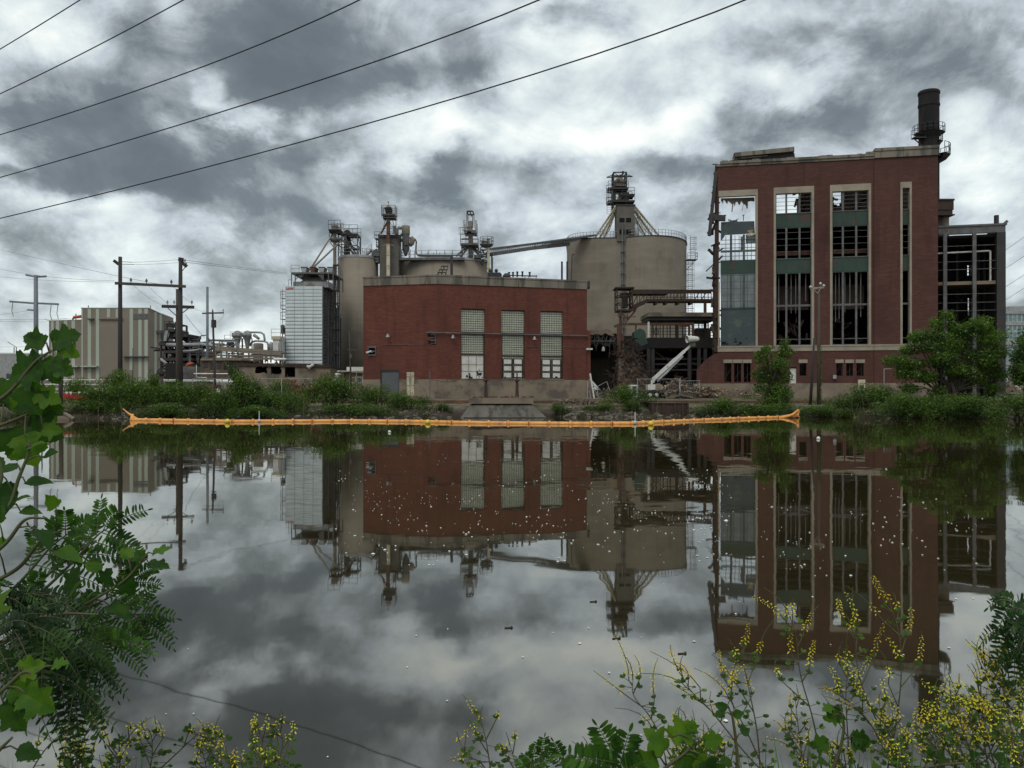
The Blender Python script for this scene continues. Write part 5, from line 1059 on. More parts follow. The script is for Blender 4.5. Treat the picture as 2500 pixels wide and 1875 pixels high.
o=MB(); q0=W(C1(48,1145),240);q1=W(C1(165,1180),240); o.box(q0.x,q1.x,240,243,4.6,q0.z); tag(o.build('storage_container',M['greyp']),'long dark grey container in front of the flat warehouse','container')
random.seed(21)
# ================================================================ DEMOLITION ZONE BETWEEN THE BRICK BUILDINGS
G0=1.2
S=lambda X_,Y_,d=112.:W(C4(X_,Y_),d)
d=114.; dm=thing('demolished_hall',(S(1400,0).x,d,G0),'blackened half demolished hall with flat slab roof behind the white boom','building')
zr=S(0,680,d).z; x0=S(1105,0,d).x; x1=S(1790,0,d).x
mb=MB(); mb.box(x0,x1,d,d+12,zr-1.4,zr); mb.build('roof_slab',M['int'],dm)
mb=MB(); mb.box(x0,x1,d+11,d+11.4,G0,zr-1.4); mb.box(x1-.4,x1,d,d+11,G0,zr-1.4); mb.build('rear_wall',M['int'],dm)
mb=MB()
for X_ in(1110,1150,1500,1590,1650): xx=S(X_,0,d).x; mb.box(xx-.22,xx+.22,d+.1,d+.5,G0,zr-1.4)
for Y_ in(880,930,985): mb.box(x0,x1,d+1,d+1.4,S(0,Y_+8,d).z,S(0,Y_-8,d).z)
mb.build('steel_column',M['dark'],dm)
mb=MB()
for i in range(60): a_=S(rnd(1110,1640),rnd(720,1110),d+rnd(.5,6)); mb.bar(a_,a_+Vector((rnd(-1.6,1.6),rnd(-1,1),rnd(-1.2,1.2))),rnd(.05,.22))
mb.build('hanging_steel',M['rustd'],dm)
# left torn block
d=113.; dl=thing('torn_building',(S(650,0,d).x,d,G0),'low torn open building with crumpled roof edge and dangling green panels','building')
x0,x1=S(520,0,d).x,S(830,0,d).x; zt_=S(0,612,d).z
mb=MB(); mb.box(x0-4,x1+3,d+6,d+6.4,G0,zt_-.3); mb.box(x0-4,x1,d+.5,d+6,zt_-1.9,zt_-1.7); mb.build('rear_wall',M['int'],dl)
mb=MB(); a_=S(540,870,d);b_=S(760,1080,d); mb.box(a_.x,b_.x,d+3,d+3.3,G0,a_.z); M['olive']=mat('olive_dark_wall',(.040,.034,.020),.9,(.022,.020,.014),.5,.9); mb.build('inner_wall',M['olive'],dl)
mb=MB(); n=16; pts=[(x0,zt_-.35)]
for i in range(n+1): pts.append((x0+(x1-x0)*i/n,zt_+rnd(-.12,.22)))
pts+=[(x1,zt_-.5)]+[(x1-(x1-x0)*i/n,zt_-rnd(.35,.75)) for i in range(1,n)]
mb.prism(pts,d-.3,d+1.8); mb.build('crumpled_roof_edge',M['conc'],dl)
mb=MB(); a_=S(545,712,d);b_=S(780,712,d); mb.bar(a_,b_,.12)
for i in range(7): f=i/6; p_=a_.lerp(b_,f); mb.bar(p_,(p_.x+rnd(-.5,.5),d,zt_-.3),.07); mb.bar(p_,(p_.x+rnd(-1.6,1.6),d,zt_-.3),.05); mb.bar(p_,(p_.x+rnd(-.3,.3),d,p_.z-rnd(.5,3)),.05)
mb.build('roof_truss',M['steel'],dl)
for X0,X1,Y0,Y1 in((550,625,722,762),(672,750,716,765)):
    mb=MB(); p_=S(X0,Y0,d);q_=S(X1,Y1,d); mb.prism([(p_.x,p_.z),(q_.x,p_.z-.1),(q_.x-.2,q_.z),(q_.x-1,q_.z+.2),(p_.x+.1,q_.z-.1)],d+.2,d+.3); mb.build('green_panel',M['green'],dl)
for X0,X1,Y0,Y1 in((550,620,640,700),(640,760,630,705)):
    mb=MB(); p_=S(X0,Y0,d);q_=S(X1,Y1,d); mb.box(p_.x,q_.x,d+1,d+1.1,q_.z,p_.z); mb.build('dark_panel',M['int'],dl)
p_=S(675,790,d-.4); mb=MB(); mb.lathe(p_.x,d-.4,[(.05,p_.z+.35),(.2,p_.z+.1),(.24,p_.z-.25),(.05,p_.z-.3)],10); tag(mb.build('work_lamp',M['white']),'small white lamp hanging in the dark torn building','lamp')
# rust column + tangle
d=109.; col_=thing('steel_stanchion',(S(828,0,d).x,d,G0),'thick rusty brown stanchion standing in the demolition gap','column')
mb=MB(); a_=S(808,0,d).x;b_=S(842,0,d).x; mb.box(a_,b_,d,d+.25,G0,S(0,575,d).z); mb.box(a_+.1,b_+.4,d+.25,d+1.1,G0,S(0,640,d).z); mb.build('column_shaft',M['rust'],col_)
mb=MB(); 
for Y_ in(900,1000,1130): zz=S(0,Y_,d).z; mb.box(a_-.35,b_+.1,d-.1,d-.0,zz-.1,zz+.06)
mb.build('bracket',M['rustd'],col_)
def heap(name,lab,px0,px1,pyb,pyt,d,n,mt,lm=(.5,1.8),th=(.05,.3),dep=3,grp=None,prof=None,cat='rubble heap',fn=C4,extra=None):
    mb=MB(); a_=W(fn(px0,pyb),d);b_=W(fn(px1,pyt),d); g=gz((a_.x+b_.x)/2,d,False); H=b_.z-g; wd_=b_.x-a_.x
    pr=prof or (lambda f:math.sin(math.pi*min(1,max(0,f)))**.7)
    # mound
    nx_,ny_=14,6; vs=[];fs=[]
    for j in range(ny_+1):
        for i in range(nx_+1):
            f=i/nx_; h=j/ny_; yy=d-dep/2+dep*h; zz=g-.3+(H*.85)*pr(f)*math.sin(math.pi*min(1,.08+h*.92))*(1+.3*noise.noise(Vector((i*.7,j*.9,px0*.01))))
            vs.append((a_.x+wd_*f,yy,zz))
    for j in range(ny_):
        for i in range(nx_): k=j*(nx_+1)+i; fs.append((k,k+1,k+nx_+2,k+nx_+1))
    mb.add(vs,fs)
    o=thing(name,((a_.x+b_.x)/2,d,g),lab,cat,grp); mb.build('earth_mound',M['rubble'],o)
    mb=MB(); mats=[M[k] for k in mt]
    for i in range(n):
        f=random.random(); h=random.random(); yy=d-dep/2+dep*h*.9; zz=g+(H*.85)*pr(f)*math.sin(math.pi*min(1,.08+h*.92)); L=rnd(*lm)*(.4 if random.random()<.6 else 1)
        v=Vector((rnd(-1,1),rnd(-1,1),rnd(-.25,.7))).normalized()*L/2; c_=Vector((a_.x+wd_*f,yy,zz+rnd(0,.2))); mb.cur=random.randrange(len(mats)); t_=rnd(*th); mb.bar(c_-v,c_+v,t_,t_*rnd(.3,1.2))
    mb.build('scrap',mats,o); return o
heap('scrap_tangle','tall tangle of brown torn steel beside the thick rusty stanchion',760,1110,1140,610,110,480,['rustd','rustd','rustd','dark','dark','rust'],(.8,3.5),(.03,.13),4,None,lambda f:.55+.45*math.sin(3*f+.6) if .1<f<.95 else .4)
mb=MB(); d=109.5; p_=lambda X_,Y_:(S(X_,Y_,d).x,S(X_,Y_,d).z); mb.prism([p_(972,685),p_(970,625),p_(1005,600),p_(1025,592),p_(1068,612),p_(1082,650),p_(1082,685),p_(1060,700)],d,d+2.2); mb.prism([p_(960,700),p_(1080,690),p_(1100,735),p_(1040,760)],d-.3,d+.1)
tag(mb.build('green_hopper',M['green']),'faceted dark green hopper lying on top of the steel tangle','hopper')
# gallery / walkway
d=118.; S=lambda X_,Y_,d=118.:W(C4(X_,Y_),d)
gl_=thing('conveyor_gallery',(S(880,0).x,d,G0),'rusty trussed gallery bridging from a box tower to the gutted hall','conveyor')
mb=MB(); x0,x1=S(808,0).x,S(950,0).x; mb.trestle(x0,x1,d,d+2.6,S(0,425).z,S(0,205).z,3,.15,.05); mb.box(x0-.3,x1+.3,d-.2,d+2.8,S(0,212).z,S(0,198).z); mb.box(x0,x1,d,d+2.6,S(0,428).z,S(0,412).z); mb.rail([(x0,d,S(0,330).z),(x1,d,S(0,330).z)],1.1,.08,1)
mb.build('box_tower',M['rustd'],gl_)
mb=MB(); a_=S(865,280);b_=S(915,385); mb.box(a_.x,b_.x,d+.6,d+1.8,b_.z,a_.z); mb.cyl((a_.x+b_.x)/2,d+1.2,.7,a_.z,a_.z+.4,10); mb.build('hopper_box',M['dark'],gl_)
mb=MB(); a_=S(955,240);b_=S(1740,222); c_=S(1090,330);e_=S(1740,322)
mb.box(a_.x,S(1290,0).x,d-.1,d+2.4,a_.z-.35,a_.z+.1); mb.box(a_.x,b_.x,d,d+.2,b_.z-.3,b_.z); mb.box(a_.x,b_.x,d+2.1,d+2.3,b_.z-.3,b_.z)
mb.box(c_.x,e_.x,d-.1,d+2.4,e_.z-.2,e_.z+.15); mb.bar((c_.x,d,c_.z),S(955,385),.3,.45); mb.bar((c_.x,d+2.3,c_.z),S(955,385)+Vector((0,2.3,0)),.3,.45); mb.bar(S(1060,335),S(955,425),.25); 
mb.box(c_.x,e_.x,d-.1,d+.05,S(0,298).z,S(0,292).z)
n=12
for i in range(n+1):
    xx=a_.x+(b_.x-a_.x)*i/n; zb_=e_.z if xx>c_.x else e_.z-(c_.x-xx)*.35
    for yy in(d,d+2.3): mb.bar((xx,yy,zb_),(xx,yy,b_.z),.09)
    if i<n and i%3!=2: mb.bar((xx,d,zb_),(xx+(b_.x-a_.x)/n,d,b_.z),.10)
for X_ in(1182,1275,1392,1515): xx=S(X_,0).x; mb.box(xx-.15,xx+.15,d,d+2,e_.z-.55,e_.z-.2)
mb.build('truss_span',M['rustd'],gl_)
mb=MB(); 
for X_,Yt in((840,425),): mb.bar((S(X_,0).x,d+.2,G0),(S(X_,0).x,d+.2,S(0,Yt).z),.32); 
mb.bar((S(908,0).x,d+.2,S(0,520).z),(S(908,0).x,d+.2,S(0,425).z),.14); mb.bar(S(850,440),S(905,505),.14); mb.bar(S(990,405),S(900,515),.14); mb.bar(S(880,545),S(985,425),.14); mb.bar(S(880,482),S(985,480),.1)
mb.bar((S(1648,0).x,d+.2,G0),(S(1648,0).x,d+.2,e_.z),.35); mb.bar((S(828,0).x,d,S(0,480).z),(S(828,0).x,d,S(0,445).z),.4); mb.build('support_leg',M['rust'],gl_)
d=116.; S=lambda X_,Y_,d=116.:W(C4(X_,Y_),d)
up=thing('open_shed',(S(1400,0).x,d,zr),'open steel shed frame with pale flat roof on the demolished hall','shed')
a_=S(1103,440);b_=S(1760,478); mb=MB(); mb.box(a_.x,b_.x,d,d+7,b_.z,a_.z); mb.build('roof_fascia',M['conc'],up)
mb=MB(); mb.box(a_.x+.1,b_.x,d+.3,d+6.8,S(0,512).z,b_.z-.01); mb.build('roof_soffit',M['dark'],up)
mb=MB()
for X_ in(1112,1150,1190,1258,1325,1385,1445,1545,1600,1690): mb.bar((S(X_,0).x,d+1,zr),(S(X_,0).x,d+1,S(0,512).z),.14 if X_!=1385 else .3)
for X_ in(1170,1220,1290,1360,1470,1580,1710): mb.bar((S(X_,0).x,d+6,zr),(S(X_,0).x,d+6,S(0,512).z),.09)
for Y_ in(545,575,605,635): mb.bar(S(1150,Y_)+Vector((0,3,0)),S(1735,Y_)+Vector((0,3,0)),.06)
for k in range(3): mb.bar(S(1165+k*18,590)+Vector((0,1,0)),S(1183+k*18,650)+Vector((0,1,0)),.06); mb.bar(S(1183+k*18,590)+Vector((0,1,0)),S(1165+k*18,650)+Vector((0,1,0)),.06)
mb.build('steel_frame',M['dark'],up)
mb=MB(); mb.bar(S(780,575),S(850,550),.3,.35); mb.bar(S(850,553),S(1535,548),.32,.3); mb.bar(S(1530,548),(S(1530,0).x,d,zr),.3); mb.bar(S(985,555),(S(985,0).x,d,S(0,610).z),.22); mb.bar(S(1495,570),(S(1495,0).x,d,zr),.25); mb.bar(S(1400,575),S(1500,570),.18)
tag(mb.build('portal_frame',M['rust']),'long rusty portal beam on posts in front of the open shed','frame')
mb=MB(); mb.bar(S(1106,530,115),(S(1106,0,115).x,115,zr),.25); tag(mb.build('white_post',M['white']),'short pale post at the near corner of the open shed','post')
mb=MB(); a_=S(1575,600,119);b_=S(1700,680,119); mb.box(a_.x,b_.x,119,122,zr,a_.z); mb.box(a_.x-.1,b_.x+.1,118.9,122.1,a_.z,a_.z+.15); tag(mb.build('rooftop_cabin',M['conc']),'small pale rooftop cabin under the open shed near the hall','cabin')
mb=MB(); mb.rail([S(1560,690,117),S(1735,690,117)],1.3,.07,1.,3); tag(mb.build('slab_railing',M['dark']),'short dark railing on the slab roof by the gutted hall','railing')
# boom machine
d=100.; S=lambda X_,Y_,d=100.:W(C15(X_,Y_),d); g=gz(S(1230,0).x,d,False)
bm=thing('boom_machine',(S(1230,0).x,d,g),'white boom machine with raised arm and barrel shaped head by debris','crane')
mb=MB(); a_=S(1190,905);b_=S(1640,525);c_=S(1785,365); v=(b_-a_).normalized(); nrm=Vector((-v.z,0,v.x))
mb.bar(a_,a_.lerp(c_,.58),.34,.42); lower=mb.build('boom_arm',M['white'],bm)
mb=MB(); mb.bar(a_.lerp(c_,.45),a_.lerp(c_,.80),.27,.34); mb.build('boom_section',M['white'],bm)
mb=MB(); mb.bar(a_.lerp(c_,.7),c_,.2,.25); mb.build('boom_section',M['white'],bm)
mb=MB(); mb.tube(S(1270,905)+Vector((0,-.4,0)),S(1430,760)+Vector((0,-.4,0)),.14); mb.bar(S(1260,925),S(1640,545),.2,.22); mb.tube(S(1400,720)-nrm*0,S(1420,700),.2); mb.build('lift_cylinder',M['steell'],bm)
hd_=MB(); p_=S(1735,288);q_=S(1850,292); hd_.path([p_+Vector((-.35,-.5,-.1)),p_+Vector((0,-.4,-.06)),p_+Vector((.15,-.35,-.05)),q_,q_+Vector((.15,.1,0))],[.42,.38,.36,.30,.24],18,cap=False); hd_.path([q_+Vector((.1,.1,0)),q_+Vector((.2,.12,0))],[.25,.06],18); hb=hd_.build('barrel_head',M['white'],bm,True)
mb=MB(); mb.path([p_+Vector((.3,-.3,-.05)),p_+Vector((.32,-.3,-.05))],[.33,.33],18); mb.build('barrel_grille',M['dark'],hb)
mb=MB(); mb.path([c_,S(1815,345),S(1835,300)],.09,6); mb.box(c_.x-.3,c_.x+.3,d-.2,d+.2,c_.z-.3,c_.z+.15); mb.build('head_bracket',M['steel'],bm)
mb=MB(); e=S(1105,975);f_=S(1215,1055); mb.box(e.x,f_.x,d-.7,d+1.,f_.z,e.z); mb.tube((e.x+.5,d-.3,e.z),(e.x+.5,d-.3,e.z+.55),.12); mb.bar(S(1190,950),S(1185,905),.35); mb.build('turntable',M['white'],bm)
mb=MB(); pts=[S(1215,985),S(1270,960),S(1320,985),S(1340,1050),S(1355,1110),S(1320,1150),S(1240,1160),S(1215,1120)]; mb.prism([(p.x,p.z) for p in pts],d-.9,d+1.2); mb.box(S(1110,0).x,S(1350,0).x,d-.7,d+1,g+.25,S(0,1110).z); cab=mb.build('chassis',M['conc'],bm)
mb=MB(); mb.box(S(1240,0).x,S(1320,0).x,d-.95,d-.9,S(0,1080).z,S(0,1060).z); mb.build('chassis_trim',M['dark'],cab)
for k in(1130,1225,1320):
    mb=MB(Matrix(((1,0,0,0),(0,0,1,0),(0,1,0,0),(0,0,0,1)))); mb.cyl(S(k,0).x,g+.42,.42,d-1.05,d-.6,16); w_=mb.build('wheel',M['black'],bm)
    mb=MB(Matrix(((1,0,0,0),(0,0,1,0),(0,1,0,0),(0,0,0,1)))); mb.cyl(S(k,0).x,g+.42,.2,d-1.08,d-1.05,12); mb.build('rim',M['white'],w_)
d=99.; g=gz(S(900,0,d).x,d,False); ub=thing('utility_cabinet',(S(900,0,d).x,d,g),'white cabinet with open dark side among demolition debris','cabinet'); mb=MB(); a_=S(842,980,d);b_=S(955,1095,d); mb.box(a_.x,b_.x,d,d+1.5,g,a_.z); mb.build('cabinet_body',M['white'],ub)
mb=MB(); mb.box(S(882,0,d).x,b_.x-.05,d-.03,d,g+.3,S(0,1000,d).z); mb.build('dark_opening',M['greyp'],ub)
heap('rubble_heap','long brown rubble heap between white boom machine and plant wing wall',1330,2120,1200,850,97.5,620,['rust','conc','rustd','tan','steel','rubble'],(.3,1.7),(.03,.16),5,'rubble heaps on the far bank',lambda f:.45+.55*math.exp(-((f-.28)/.18)**2)-.3*max(0,f-.7),fn=C15)
heap('rubble_heap','low rubble heap at foot of stanchion and torn building',260,1130,1200,1040,101,260,['rustd','rust','conc','steel'],(.3,1.4),(.04,.18),3,'rubble heaps on the far bank',fn=C15)
heap('rubble_heap','pinkish rubble spill in front of plant foundation beside wing wall',0,420,770,690,98,160,['rust','tan','conc','rubble'],(.2,.9),(.03,.12),3,'rubble heaps on the far bank',fn=C6)
# white broken frame
d=97.; g=gz(S(300,0,d).x,d,False); wf=thing('bent_white_frame',(S(310,0,d).x,d,g),'bent white ladder like frame leaning at brick building corner','frame')
mb=MB(); mb.bar(S(250,810,d),S(312,1190,d),.16,.22); mb.bar(S(245,890,d),S(385,1050,d),.12,.16); mb.bar(S(285,930,d),S(335,1040,d),.10); mb.bar(S(300,1030,d),S(385,1045,d),.12,.2)
for i in range(5): mb.bar(S(262+i*9,900+i*42,d),S(300+i*16,945+i*24,d),.06)
mb.build('frame_rail',M['white'],wf)
# fences
def fence(lab,pts,h,d,step=3.,mesh=True,lean=0,fn=None,mtp='steell'):
    P_=[Vector(p) for p in pts]; o=thing('chain_link_fence',P_[0],lab,'fence')
    mb=MB()
    for p,q in zip(P_,P_[1:]):
        mb.bar(p+Vector((0,0,h)),q+Vector((0,0,h)),.05); n=max(1,round((q-p).length/step))
        for i in range(n+1): e=p.lerp(q,i/n); mb.bar(e+Vector((0,0,-.3)),e+Vector((lean,0,h)),.07)
    mb.build('fence_rail',M[mtp],o)
    if mesh:
        mb=MB()
        for p,q in zip(P_,P_[1:]):
            L=(q-p).length; n=int(L/.30)
            for i in range(n):
                e=p.lerp(q,i/n); f=p.lerp(q,min(1,(i+h/.9)/n)); mb.bar(e,f+Vector((0,0,h)) if i+h/.9<n else f+Vector((0,0,h*(n-i)/(h/.9))),.006); 
                b_=p.lerp(q,max(0,(i-h/.9)/n)); mb.bar(e,b_+Vector((0,0,h if i>h/.9 else h*i/(h/.9))),.006)
        mb.build('wire_mesh',M[mtp],o)
    return o
def gp(px,d): x_=(px-CX)*d/F_; return Vector((x_,d,gz(x_,d,False)))
fence('chain link fence in front of the boom machine and utility cabinet',[gp(C15(962,0)[0],94),gp(C15(1600,0)[0],94)],2.2,94,9)
fence('sagging chain link fence section in front of the rubble heap',[gp(C15(1605,0)[0],94),gp(C15(1905,0)[0],96)],2.,94,7,True,-.15)
fence('long chain link fence behind the bank bushes left of brick building',[gp(470,86),gp(760,86)],2.3,86,3.3)
# leaning panel beside brick corner
mb=MB(); d=96.; P_=[S(205,1220,d),S(215,920,d),S(240,1060,d),S(262,1215,d)]; mb.bar(P_[0],P_[1],.08); mb.bar(S(240,1060,d),S(262,1215,d),.05); mb.bar(S(262,1215,d),S(420,1155,d),.05); mb.bar(S(345,1010,d),S(500,930,d),.05); mb.bar(S(500,930,d),S(545,1065,d),.06); mb.bar(S(345,1010,d),S(380,1180,d),.05)
tag(mb.build('fallen_fence_panel',M['steell']),'collapsed leaning fence panels by the bent white frame','fence')
# ================================================================ BANK: intake, walls, rails
S=lambda X_,Y_,d:W(C7(X_,Y_),d)
d=67.3; it_=thing('intake_structure',(S(1380,0,d).x,d,-.5),'sloping concrete water intake with flat deck and two valve posts','intake')
zt_=1.46; a_=S(1100,0,d).x;b_=S(1655,0,d).x; c_=S(960,0,61.6).x; e_=S(1860,0,61.6).x
mb=MB(); mb.add([(a_,d,zt_-.5),(b_,d,zt_-.5),(b_,d+4,zt_-.5),(a_,d+4,zt_-.5),(c_,61.4,-.5),(e_,61.4,-.5),(e_,d+4,-.5),(c_,d+4,-.5)],[(0,1,2,3),(4,5,1,0),(5,6,2,1),(6,7,3,2),(7,4,0,3)]); mb.build('sloped_apron',M['apron'],it_)
mb=MB(); mb.box(a_-.1,b_+.1,d-.4,d+4,zt_-.45,zt_); mb.build('deck_slab',M['conc'],it_)
mb=MB(); mb.box(c_+.6,e_-.6,62.55,62.8,-.6,.05); mb.build('toe_beam',M['dark'],it_)
for X_ in(1240,1520):
    xx=S(X_,0,d+1).x; v_=MB(); v_.lathe(xx,d+1,[(.16,zt_),(.13,zt_+.5),(.10,zt_+1.3),(.22,zt_+1.35),(.22,zt_+1.45),(.06,zt_+1.5),(.05,zt_+2.0)],8); v_.bar((xx-.35,d+1,zt_+1.65),(xx+.35,d+1,zt_+1.65),.05); v_.bar((xx,d+.65,zt_+1.65),(xx,d+1.35,zt_+1.65),.05); v_.build('valve_post',M['rustd'],it_)
mb=MB(); 
for i in range(60): xx=rnd(a_,b_); mb.box(xx,xx+rnd(.06,.3),d-.2+rnd(0,2),d+rnd(2,2.2),zt_,zt_+rnd(.03,.16))
mb.build('deck_rubble',M['rubble'],it_)
mb=MB(); D_=65.6; a=W(C15(1190,0),D_).x;b=W(C15(1715,0),D_).x; mb.box(a,b,D_,72,-.4,W(C15(0,1262),D_).z); mb.box(a-.05,b+.05,D_-.08,72.05,W(C15(0,1262),D_).z,W(C15(0,1250),D_).z)
for X_ in(1190,1350,1520,1640,1715): xx=W(C15(X_,0),D_).x; mb.box(xx-.07,xx+.07,D_-.12,D_,-.4,1.)
tag(mb.build('sheet_retaining_wall',M['rustd']),'rust brown sheet retaining wall at the waterline below the boom machine','wall')
for k,(y_,zz) in enumerate(((79.,.98),(80.6,1.02))):
    mb=MB(); 
    for seg in range(24): xa=-42+seg*4; mb.box(xa,xa+3.995,y_-.04,y_+.04,zz-.02,zz+.14)
    mb.box(-42,54,y_-.07,y_+.07,zz-.06,zz-.021)
    tag(mb.build('railway_rail',M['rust']),('nearer' if k==0 else 'farther')+' rusty rail of the disused track along the far bank','rail')
mb=MB(); random.seed(9)
for i in range(900):
    xx=rnd(-42,42); s_=shore(xx); yy=s_+abs(random.gauss(.4,1.4)); 
    if random.random()<.5 and not(-3<xx<16 or -9<xx<-1): continue
    r=rnd(.05,.26); z_=gz(xx,yy); c_=Vector((xx,yy,z_)); n=5
    vs=[c_+Vector((r*rnd(.6,1.2)*math.cos(k*2.4),r*rnd(.6,1.2)*math.sin(k*2.4),rnd(-.2,.9)*r*.8)) for k in range(6)]+[c_+Vector((0,0,r*.8)),c_-Vector((0,0,r))]
    mb.add(vs,[(0,1,6),(1,2,6),(2,3,6),(3,4,6),(4,5,6),(5,0,6),(1,0,7),(2,1,7),(3,2,7),(4,3,7),(5,4,7),(0,5,7)])
M['stonegrey']=mat('bank_stone',(.19,.165,.135),.9,(.09,.078,.065),.8,.9)
tag(mb.build('bank_stones',M['stonegrey'],origin=(0,62,0)),'broken stones and bricks strewn along the far bank','stones',None,'stuff')
heap('dirt_mound','brown dirt and brick mound between intake and retaining wall',200,620,1480,1275,74,240,['rubble','conc','rubble'],(.12,.5),(.05,.2),4,None,fn=C4,cat='mound')
mb=MB(); q_=W(135,57,1022); mb.bar(W((110,1026),58.5),W((170,1022),59),.5,.45); mb.path([W((158,1010),58),W((172,1018),57.5),W((180,1024),57.4)],.12,6)
tag(mb.build('concrete_block',M['conc']),'low concrete ledge with leaning timber at the left waterline','block')
mb=MB(); a=W((150,1000),66);b=W((207,1000),66); mb.box(a.x,b.x,66,67,.2,W((0,993),66).z); tag(mb.build('pale_wall',M['stone']),'short pale stone wall on the bank left of the bushes','wall')
# bunting line with pennants and red barrier netting
mb=MB(); p_=W(C8(640,972),74);q_=W(C8(1210,975),74); mb.path([p_.lerp(q_,i/10)+Vector((0,0,-.12*math.sin(math.pi*i/10))) for i in range(11)],.015,4)
for i,X_ in enumerate((645,900,955,1065,1185)): a=W(C8(X_,975),74); mb.add([(a.x-.14,74,a.z),(a.x+.14,74,a.z),(a.x,74,a.z-.3)],[(0,1,2)])
for X_ in(640,1210): a=W(C8(X_,972),74); mb.bar((a.x,74,gz(a.x,74,False)-.1),(a.x,74,a.z),.04)
tag(mb.build('bunting_line',M['white']),'string of small white pennants behind red netting at the left bank','bunting')
mb=MB(); 
for k in range(5): p_=W(C8(850,1015+k*10),73);q_=W(C8(1180,1025+k*11),73); mb.path([p_.lerp(q_,i/8)+Vector((0,0,.05*math.sin(i*1.7+k))) for i in range(9)],.03,4)
for i in range(9): p_=W(C8(850,1015),73);q_=W(C8(1180,1025),73); e=p_.lerp(q_,i/8); mb.bar(e,(e.x,e.y,e.z-.35),.02)
tag(mb.build('barrier_netting',M['red']),'sagging red barrier netting on the left bank','netting')
# ================================================================ LEFT INDUSTRIAL YARD
S=lambda X_,Y_,d:W(C9(X_,Y_),d)
def box9(nm,lab,cat,X0,X1,Y0,Y1,d,dep,mt,parent=None):
    a=S(X0,Y0,d);b=S(X1,Y1,d); zb=b.z if parent is not None else min(b.z,gz(a.x,d,False)-.1); mb=MB(); mb.box(a.x,b.x,d,d+dep,zb,a.z); o=mb.build(nm,M[mt],parent)
    if parent is None: tag(o,lab,cat)
    return o
# concrete workshop with torn openings
d=122.; a=S(812,850,d);b=S(1795,850,d); wk=thing('concrete_workshop',(a.x+3,d,gz(a.x,d,False)),'low grey concrete workshop with three ragged black openings','building')
H=[]; g=gz(a.x,d,False)-.2
mb=MB(); zt_=S(0,855,d).z
for X0,X1,Y0,Y1 in((985,1118,862,935),(1155,1272,855,945),(1306,1418,870,975)): p_=S(X0,Y0,d);q_=S(X1,Y1,d); H.append((p_.x,q_.x,q_.z,p_.z))
mb.wall(a.x,b.x,g,zt_,H,d,d+.4); mb.box(b.x-.4,b.x,d+.4,d+10,g,zt_); mb.build('wall',M['conc'],wk)
mb=MB(); mb.prism([(a.x-.2,zt_),(b.x+.1,zt_-.25),(b.x+.1,zt_-.0),(S(1600,0,d).x,S(0,832,d).z),(S(1100,0,d).x,S(0,826,d).z),(a.x-.2,S(0,832,d).z)],d-.2,d+10); mb.build('roof',M['rustd'],wk)
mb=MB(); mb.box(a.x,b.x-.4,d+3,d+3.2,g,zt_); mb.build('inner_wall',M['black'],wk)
mb=MB(); random.seed(2)
for h in H[:2]:
    for k in range(12):
        side=random.choice((0,1,2,3)); cx=rnd(h[0],h[1]) if side<2 else (h[0] if side==2 else h[1]); cz=rnd(h[2],h[3]) if side>1 else (h[3] if side==0 else h[2]); r=rnd(.06,.2)
        mb.prism([(cx+math.cos(j*1.05)*r*rnd(.6,1.2),cz+math.sin(j*1.05)*r*rnd(.6,1.2)) for j in range(6)],d+.02+k*.003,d+.35)
mb.build('broken_edge',M['conc'],wk)
mb=MB(); mb.path([S(1545,855,d-.5),S(1570,870,d-.5),S(1600,850,d-.5),S(1618,842,d-.5)],.22,6); mb.bar(S(1560,860,d-.5),S(1575,885,d-.5),.2); mb.build('bent_duct',M['white'],wk)
d=126.; wl=thing('yard_building',(S(600,0,d).x,d,g),'long brownish low building with conduits left of concrete workshop','building')
box9('wall','','',395,830,790,990,d,9,'rubble',wl); box9('roof_edge','','',395,840,778,796,d-.3,9.6,'conc',wl)
mb=MB(); 
for X_,Y_ in((450,830),(520,850),(600,840),(700,820),(760,870)): p_=S(X_,Y_,d-.02); mb.box(p_.x-.3,p_.x+.3,d-.05,d-.01,p_.z-.6,p_.z+.4)
for i in range(24): p_=S(rnd(640,830),790,d-.1); mb.bar(p_,(p_.x,p_.y,p_.z-rnd(.6,2)),.07)
mb.build('wall_conduit',M['dark'],wl)
box9('wall_band','','',500,760,905,918,d-.3,.28,'conc',wl)
# elevated pipe deck
d=131.; dk=thing('pipe_deck',(S(900,0,d).x,d,3),'elevated tan pipe rack with long girder behind the workshop','rack')
mb=MB(); p_=S(560,665,d);q_=S(1275,722,d); mb.bar(p_,q_,.5,.75); mb.bar(S(410,778,d),S(1280,775,d),.4,.35); mb.bar(S(560,740,d),S(1280,752,d),.25,.25)
n=12
for i in range(n+1): e=p_.lerp(q_,i/n); mb.bar(e,(e.x,e.y,S(0,820,d).z),.2)
mb.build('girder',M['tan' if False else 'silo'],dk)
mb=MB(); mb.rail([S(420,778,d-1),S(800,778,d-1),S(1280,776,d-1)],1.1,.06,1.6); mb.build('railing',M['steel'],dk)
mb=MB(); random.seed(31)
for i in range(30): p_=S(rnd(420,1260),rnd(690,775),d+rnd(0,3)); L=rnd(.6,4); mb.tube(p_,p_+Vector((L,0,0)) if random.random()<.6 else p_+Vector((0,0,-rnd(.5,2))),rnd(.05,.14),None,8)
mb.build('pipework',[M['rust']],dk)
